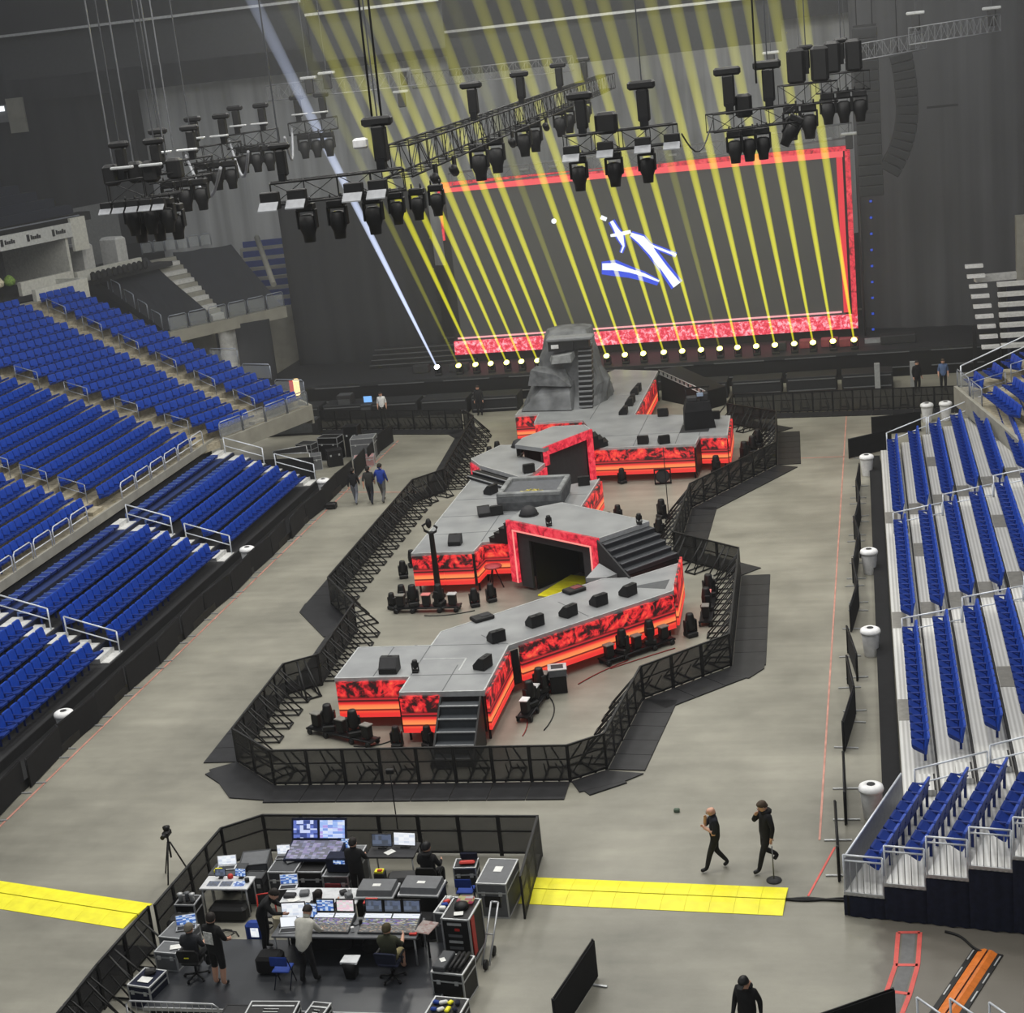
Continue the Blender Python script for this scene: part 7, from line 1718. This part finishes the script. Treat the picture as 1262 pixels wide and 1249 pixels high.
def segd(p, a, b):
    d = b-a; t = max(0, min(1, (p-a).dot(d)/max(d.length_squared,1e-9))); return (p-(a+d*t)).length
M_skin = mat('skin_tone', (206,158,134), .55, var=.06); M_hairb = mat('hair_dark', (30,24,20), .7); M_hairg = mat('hair_brown', (70,56,42), .7); M_shoe = mat('shoe_black', (20,20,21), .5)
M_eye = mat('eye_dark', (24,20,20), .3); M_lip = mat('lip_tone', (160,96,88), .5)
def person(label, loc, rz, kind='stand', J={}, top=None, bottom=None, hair=None, fore='top', shin='leg', look=0.0, s=1.0, hat=None, extra=None, skin=None, shoe=None):
    P_ = joints(kind); P_.update({k: Vector(v) for k, v in J.items()})
    P_['h2'] = P_['h1'] + ((P_['h1']-P_['nk']).normalized()*.075 + Vector((0,.015,0)))
    names = list(P_.keys()); vs = [P_[k] for k in names]; idx = {k: i for i, k in enumerate(names)}
    rad = [RAD[k[:2] if k[:2] in RAD and k not in RAD else k] for k in names]
    rad = [(r_[0]*1.2, r_[1]*1.2) for r_ in rad]; rad[idx['h1']] = (.108,.128); rad[idx['h2']] = (.092,.11); rad[idx['h0']] = (.098,.11); rad[idx['ch']] = (.215,.16); rad[idx['pel']] = (.2,.155); rad[idx['ab']] = (.185,.15)
    ed = [(idx[a], idx[b]) for a, b, _ in BONES]; seg = [(P_[a], P_[b], c, .5*(RAD[a if a in RAD else a[:2]][0]+RAD[b if b in RAD else b[:2]][0])) for a, b, c in BONES]
    for sd, sg in (('L',1),('R',-1)):
        el, wr = P_['el'+sd], P_['wr'+sd]; d = (wr-el).normalized()
        side = d.cross(Vector((sg,0,0))); side = (d.cross(Vector((0,0,1))) if side.length < .2 else side).normalized()
        nrm = d.cross(side).normalized(); pa = wr+d*.075
        ip = len(vs); vs.append(pa); rad.append((.036,.03)); ed.append((idx['wr'+sd], ip)); seg.append((wr, pa+d*.1, 'skin', .04))
        for k, (o, L) in enumerate(((-.027,.062),(-.009,.074),(.009,.070),(.026,.055))):
            b0 = pa+d*.03+side*o; b1 = b0+d*L*.55-nrm*.006*sg; b2 = b1+d*L*.4-nrm*.022*sg
            i0 = len(vs); vs += [b0,b1,b2]; rad += [(.0105,.0105),(.0095,.0095),(.008,.008)]; ed += [(ip,i0),(i0,i0+1),(i0+1,i0+2)]
        t0 = wr+d*.035-side*.035; t1 = t0+d*.03-side*.022; t2 = t1+d*.028-side*.004
        i0 = len(vs); vs += [t0,t1,t2]; rad += [(.013,.013),(.011,.011),(.009,.009)]; ed += [(idx['wr'+sd],i0),(i0,i0+1),(i0+1,i0+2)]
    me = bpy.data.meshes.new('person_cage'); me.from_pydata([tuple(v) for v in vs], ed, []); me.update()
    o = bpy.data.objects.new('person_cage', me); COL.objects.link(o)
    m = o.modifiers.new('Skin','SKIN'); m.use_smooth_shade = True
    if not me.skin_vertices: pass
    for i, sv in enumerate(me.skin_vertices[0].data): sv.radius = rad[i]; sv.use_root = (i == idx['pel'])
    sb = o.modifiers.new('Sub','SUBSURF'); sb.levels = 1; sb.render_levels = 1
    bpy.context.view_layer.update(); dg = bpy.context.evaluated_depsgraph_get()
    bm_ = bpy.data.meshes.new_from_object(o.evaluated_get(dg)); bpy.data.objects.remove(o); bpy.data.meshes.remove(me)
    mt = dict(top=0, skin=1, leg=2, shoe=3); mt['fore'] = mt[fore]; mt['shin'] = mt[shin]
    bm_.materials.clear()
    for q in (top or M_black, skin or M_skin, bottom or M_black, shoe or M_shoe): bm_.materials.append(q)
    for p in bm_.polygons:
        c = p.center; best = min(seg, key=lambda z: segd(c, z[0], z[1])/z[3]); p.material_index = mt[best[2]]; p.use_smooth = True
    bm_.name = 'body'
    t = thing('person', label, 'person', loc, rz); t.scale = (s,s,s)
    b = bpy.data.objects.new('body', bm_); COL.objects.link(b); b.parent = t
    hd = P_['h1']; up = (P_['h1']-P_['nk']).normalized()
    q = Vector((0,0,1)).rotation_difference(up).to_matrix().to_4x4() @ Matrix.Rotation(look,4,'Z'); M_ = Matrix.Translation(hd) @ q
    M_F = M_ @ Matrix.Translation((0,-.02,0))
    # face: eyes at half the head height, nose, mouth, ears
    MB().box((-.034,-.096,.0),(.022,.014,.012),M=M_F,bev=.004).box((.034,-.096,.0),(.022,.014,.012),M=M_F,bev=.004).build('eyes', M_eye, t)
    MB().loft([[(-.012,-.095,.005),(.012,-.095,.005),(.014,-.09,-.04),(-.014,-.09,-.04)],[(-.004,-.108,-.005),(.004,-.108,-.005),(.008,-.118,-.034),(-.008,-.118,-.034)]],M=M_F).build('nose', skin or M_skin, t)
    MB().box((0,-.088,-.062),(.045,.016,.012),M=M_F,bev=.004).build('mouth', M_lip, t)
    for sx in (-1,1): MB().box((sx*.097,.005,-.012),(.018,.035,.055),M=M_,bev=.007).build('ear', skin or M_skin, t)
    if hair is not None or hat is not None:
        mb = MB(); rings = []
        for k in range(7):
            a = k/6*1.75; z = math.cos(a)*.128; r_ = math.sin(a)*.118+.003; ring = []
            for i in range(14):
                th = 2*math.pi*i/14; yy = math.sin(th); zz = z + (.075*max(0,-yy)*(k-2)/4 if k > 2 else 0) - (.05*max(0,yy) if k > 4 else 0)
                ring.append((math.cos(th)*r_*.9, yy*r_*1.05+.018, zz+.008))
            rings.append(ring)
        mb.loft(rings, M=M_, smooth=True)
        if hat is not None: mb.loft([[(-.07,-.1,.05),(.07,-.1,.05),(.05,-.19,.035),(-.05,-.19,.035)],[(-.07,-.1,.062),(.07,-.1,.062),(.05,-.19,.045),(-.05,-.19,.045)]],M=M_)
        mb.build('cap' if hat is not None else 'hair', hat or hair, t)
    if extra: extra(t, P_, M_)
    return t
J_navy = mat('navy_shirt', (24,27,36), .9, var=.2, scale=9); J_blk = mat('black_shirt', (22,22,24), .9, var=.2, scale=9); J_trs = mat('black_trousers', (24,24,26), .9, var=.2, scale=9)
def hood(m):
    def f(t, P_, M_):
        mb = MB(); h = P_['nk']; mb.lathe([(.07,-.05),(.13,-.03),(.14,.03),(.1,.07),(.075,.06)],14,c=(h.x,h.y+.03,h.z+.01)); mb.build('hood', m, t)
    return f
# two men walking on the open floor
person('bald man in a black polo walking with a hand at his chin', (-4.27,36.47,0), R(-78), 'walk', dict(elR=(-.2,-.2,1.16), wrR=(-.06,-.2,1.42), elL=(.22,-.02,1.12), wrL=(-.02,-.2,1.17), h1=(0,-.06,1.655)), J_navy, J_trs, None, 'skin', look=0, s=1.0)
person('man in a black hooded jacket walking with a hand at his mouth', (-2.99,36.49,0), R(-62), 'walk', dict(elR=(-.24,-.2,1.2), wrR=(-.07,-.2,1.44), elL=(.27,.06,1.16), wrL=(.26,.02,.95), anR=(-.09,.30,.28), toR=(-.09,.20,.16), knR=(-.09,-.04,.52), h1=(0,-.06,1.66)), J_blk, J_trs, M_hairg, 'top', s=1.07, extra=hood(J_blk))
# man cut off by the bottom edge
person('man in a dark cap and black hooded jacket at the bottom edge', (-3.0,28.9,0), R(-20), 'walk', dict(h1=(0,-.07,1.65)), J_blk, J_trs, None, 'top', hat=M_black, s=1.04, extra=hood(J_blk))
# three people walking away at the left
person('person in a black jacket and grey jeans, left of three walking away', (-24.46,71.62,0), R(180), 'walk', {}, J_blk, mat('grey_jeans',(110,114,124),.9), M_hairb, 'top', s=1.0)
person('person in dark short sleeves, middle of three walking away', (-23.64,71.49,0), R(184), 'walk', {}, mat('charcoal_shirt',(50,50,48),.9), mat('dark_jeans',(36,38,46),.9), M_hairb, 'skin', s=1.05)
person('person in a blue jacket, right of three walking away', (-23.08,71.68,0), R(172), 'walk', dict(elL=(.32,.0,1.2), wrL=(.42,-.02,.98)), mat('royal_blue',(34,62,150),.85), mat('grey_trousers',(92,92,92),.9), M_hairb, 'top', s=1.08)
# backstage crew
person('person in a white shirt in front of the main stage', (-28.0,89.0,0), R(10), 'stand', {}, M_white, J_trs, M_hairb, 'skin', s=1.0)
person('person in a blue shirt at the far right before the main stage', (3.98,88.48,0), R(0), 'stand', {}, mat('dusty_blue',(84,104,140),.9), J_trs, M_hairg, 'skin', s=1.0)
person('person in black beside the pale post before the main stage', (2.6,88.46,0), R(30), 'stand', {}, J_blk, J_trs, M_hairb, 'top', s=1.0)
person('person in black standing at the left end of the back barricade', (-22.15,89.12,0), R(0), 'stand', {}, J_blk, J_trs, M_hairb, 'top', s=1.0)
for i, q in enumerate(((0.5,89.42,0), (2.42,89.3,0))):
    tag(MB().box((0,0,.75),(.3,.3,1.5)).build('pale_post', mat('post_grey',(150,152,152),.6), None, (q[0],q[1]+.3,0)), f'short pale post before the right end of the main stage, {"left" if i==0 else "right"} one', 'post')
# mixing crew
def print_back(t, P_, M_):
    c = P_['ch']; MB().box((c.x,c.y+.135,c.z-.06),(.24,.012,.3), bev=.004).build('white_print', mat('shirt_print',(206,206,202),.8,var=.3,scale=14), t)
person('person in black shorts and a black T-shirt with a white back print', (-15.32,30.55,.25), R(165), 'stand', dict(elL=(.27,-.05,1.17), wrL=(.22,-.25,1.05), elR=(-.27,-.05,1.17), wrR=(-.22,-.25,1.05)), J_blk, J_blk, M_hairb, 'skin', 'skin', s=1.05, look=.6, extra=print_back)
office_chair('black office chair with a yellow tag holding the grey-haired worker', (-16.05,30.85), 180, M_black, .25, .45, True)
person('seated worker in a dark T-shirt with a pale print, grey hair', (-16.05,30.85,.255), R(180), 'sit', {}, mat('charcoal_tee',(44,46,50),.9), J_trs, mat('hair_grey',(110,104,92),.8), 'skin')
person('worker in black leaning over the left end of the front desk', (-14.72,32.05,.255), R(95), 'stand', dict(pel=(0,.08,.93), ab=(0,.0,1.08), ch=(0,-.14,1.24), nk=(0,-.27,1.36), h0=(0,-.33,1.42), h1=(0,-.40,1.50), shL=(.18,-.2,1.32), shR=(-.18,-.2,1.32), elL=(.22,-.36,1.1), wrL=(.16,-.58,1.06), elR=(-.22,-.36,1.1), wrR=(-.14,-.56,1.04)), J_blk, J_trs, M_hairb, 'top')
person('man in a white shirt and black trousers bending over the front desk', (-13.2,30.75,.255), R(172), 'stand', dict(pel=(0,.06,.95), ab=(0,-.02,1.12), ch=(0,-.13,1.30), nk=(0,-.24,1.44), h0=(0,-.30,1.50), h1=(0,-.37,1.57), shL=(.19,-.16,1.38), shR=(-.19,-.16,1.38), elL=(.25,-.3,1.14), wrL=(.2,-.5,1.02), elR=(-.25,-.3,1.14), wrR=(-.2,-.5,1.02), anL=(.12,.12,.09), toL=(.14,-.04,.04), anR=(-.16,-.02,.09), toR=(-.18,-.18,.04), hiL=(.095,.06,.9), hiR=(-.095,.06,.9)), mat('white_shirt',(196,194,184),.85,var=.1,scale=9), J_trs, M_hairb, 'top', s=1.04)
office_chair('dark blue and black office chair holding the olive-shirted worker', (-11.25,30.95), 175, M_navy, .25, .4)
person('seated worker in an olive shirt and khaki shorts at the right console', (-11.25,30.95,.255), R(178), 'sit', dict(elL=(.27,-.12,.82), wrL=(.22,-.4,.86), elR=(-.27,-.12,.82), wrR=(-.22,-.4,.86)), mat('olive_shirt',(62,64,48),.9), mat('khaki',(150,140,100),.9), mat('hair_olive',(72,64,42),.8), 'skin', 'skin')
person('operator in black standing behind the right grey case', (-13.2,34.75,0), R(178), 'stand', dict(elL=(.25,-.12,1.18), wrL=(.16,-.36,1.12), elR=(-.25,-.12,1.18), wrR=(-.16,-.36,1.12)), J_blk, J_trs, M_hairb, 'top', s=1.0)
office_chair('black office chair holding the long-haired worker at the white surface', (-13.55,32.85), 180, M_black, 0, .4)
def longhair(t, P_, M_):
    MB().loft([[(-.09,.02,.06),(.09,.02,.06),(.08,.11,.06),(-.08,.11,.06)],[(-.1,.04,-.1),(.1,.04,-.1),(.09,.13,-.1),(-.09,.13,-.1)],[(-.08,.06,-.28),(.08,.06,-.28),(.06,.12,-.28),(-.06,.12,-.28)]],M=M_).build('hair', M_hairb, t)
person('long-haired worker in black seated behind the left lighting console', (-13.55,32.85,.005), R(175), 'sit', dict(elL=(.3,-.1,.86), wrL=(.3,-.38,.9), elR=(-.3,-.1,.86), wrR=(-.3,-.38,.9)), J_blk, J_trs, M_hairb, 'top', extra=longhair)
office_chair('black office chair with a yellow tag at the right rear of the mixing area', (-11.4,35.1), 180, M_black, 0, .5, True)
person('hooded worker in black seated at the right rear of the mixing area', (-11.4,35.1,.005), R(170), 'sit', {}, J_blk, J_trs, M_black, 'top', s=1.05, extra=hood(J_blk))

# ================================================================ LIGHT AND AIR
w = bpy.data.worlds.new('world'); scene.world = w; w.use_nodes = True
w.node_tree.nodes['Background'].inputs[0].default_value = (.92,.96,1,1)
w.node_tree.nodes['Background'].inputs[1].default_value = .34
def area(name, loc, size, power, col=(1,.975,.92), rot=(0,0,0)):
    l = bpy.data.lights.new(name, 'AREA'); l.shape = 'RECTANGLE'; l.size, l.size_y = size; l.energy = power; l.color = col
    o = bpy.data.objects.new(name, l); COL.objects.link(o); o.location = loc; o.rotation_euler = rot
    return o
# rows of high-bay house lights above the floor
for i, y in enumerate((34, 50, 66, 80)):
    for j, x in enumerate((-24, -13, -2)):
        area('house_light', (x, y, 30), (4, 4), 1500)
for i, y in enumerate((45, 62)):
    area('house_light', (-38, y, 30), (4,4), 900); area('house_light', (10, y, 30), (4,4), 1100)
# concourse light under the corner balcony
area('concourse_light', (-38.1,89.21,4.9), (3,3), 260, (1,.97,.9))
# thin haze in the whole hall, thicker where it hangs around and above the main stage
def haze(name, dens, c, d, label):
    hz = bpy.data.materials.new(name); hz.use_nodes = True; hz.node_tree.nodes.clear(); n_ = N(hz)
    o_ = n_.add('ShaderNodeOutputMaterial'); v_ = n_.add('ShaderNodeVolumeScatter'); v_.inputs['Density'].default_value = dens; v_.inputs['Anisotropy'].default_value = .2; v_.inputs['Color'].default_value = (.95,.97,1,1)
    hz.node_tree.links.new(v_.outputs[0], o_.inputs['Volume'])
    tag(MB().box(c, d).build('stage_haze', hz), label, 'haze', kind='stuff')
haze('haze_thin', .00035, (-25,52,16.2), (108,126,32), 'thin grey haze filling the whole hall')
haze('haze_stage', .0030, (-20,92.5,18.1), (70,45,27.8), 'thicker grey stage haze hanging around the main stage and the far rigging')
scene.view_settings.view_transform = 'Standard'; scene.view_settings.look = 'None'
scene.view_settings.exposure = 0.0; scene.view_settings.gamma = 1
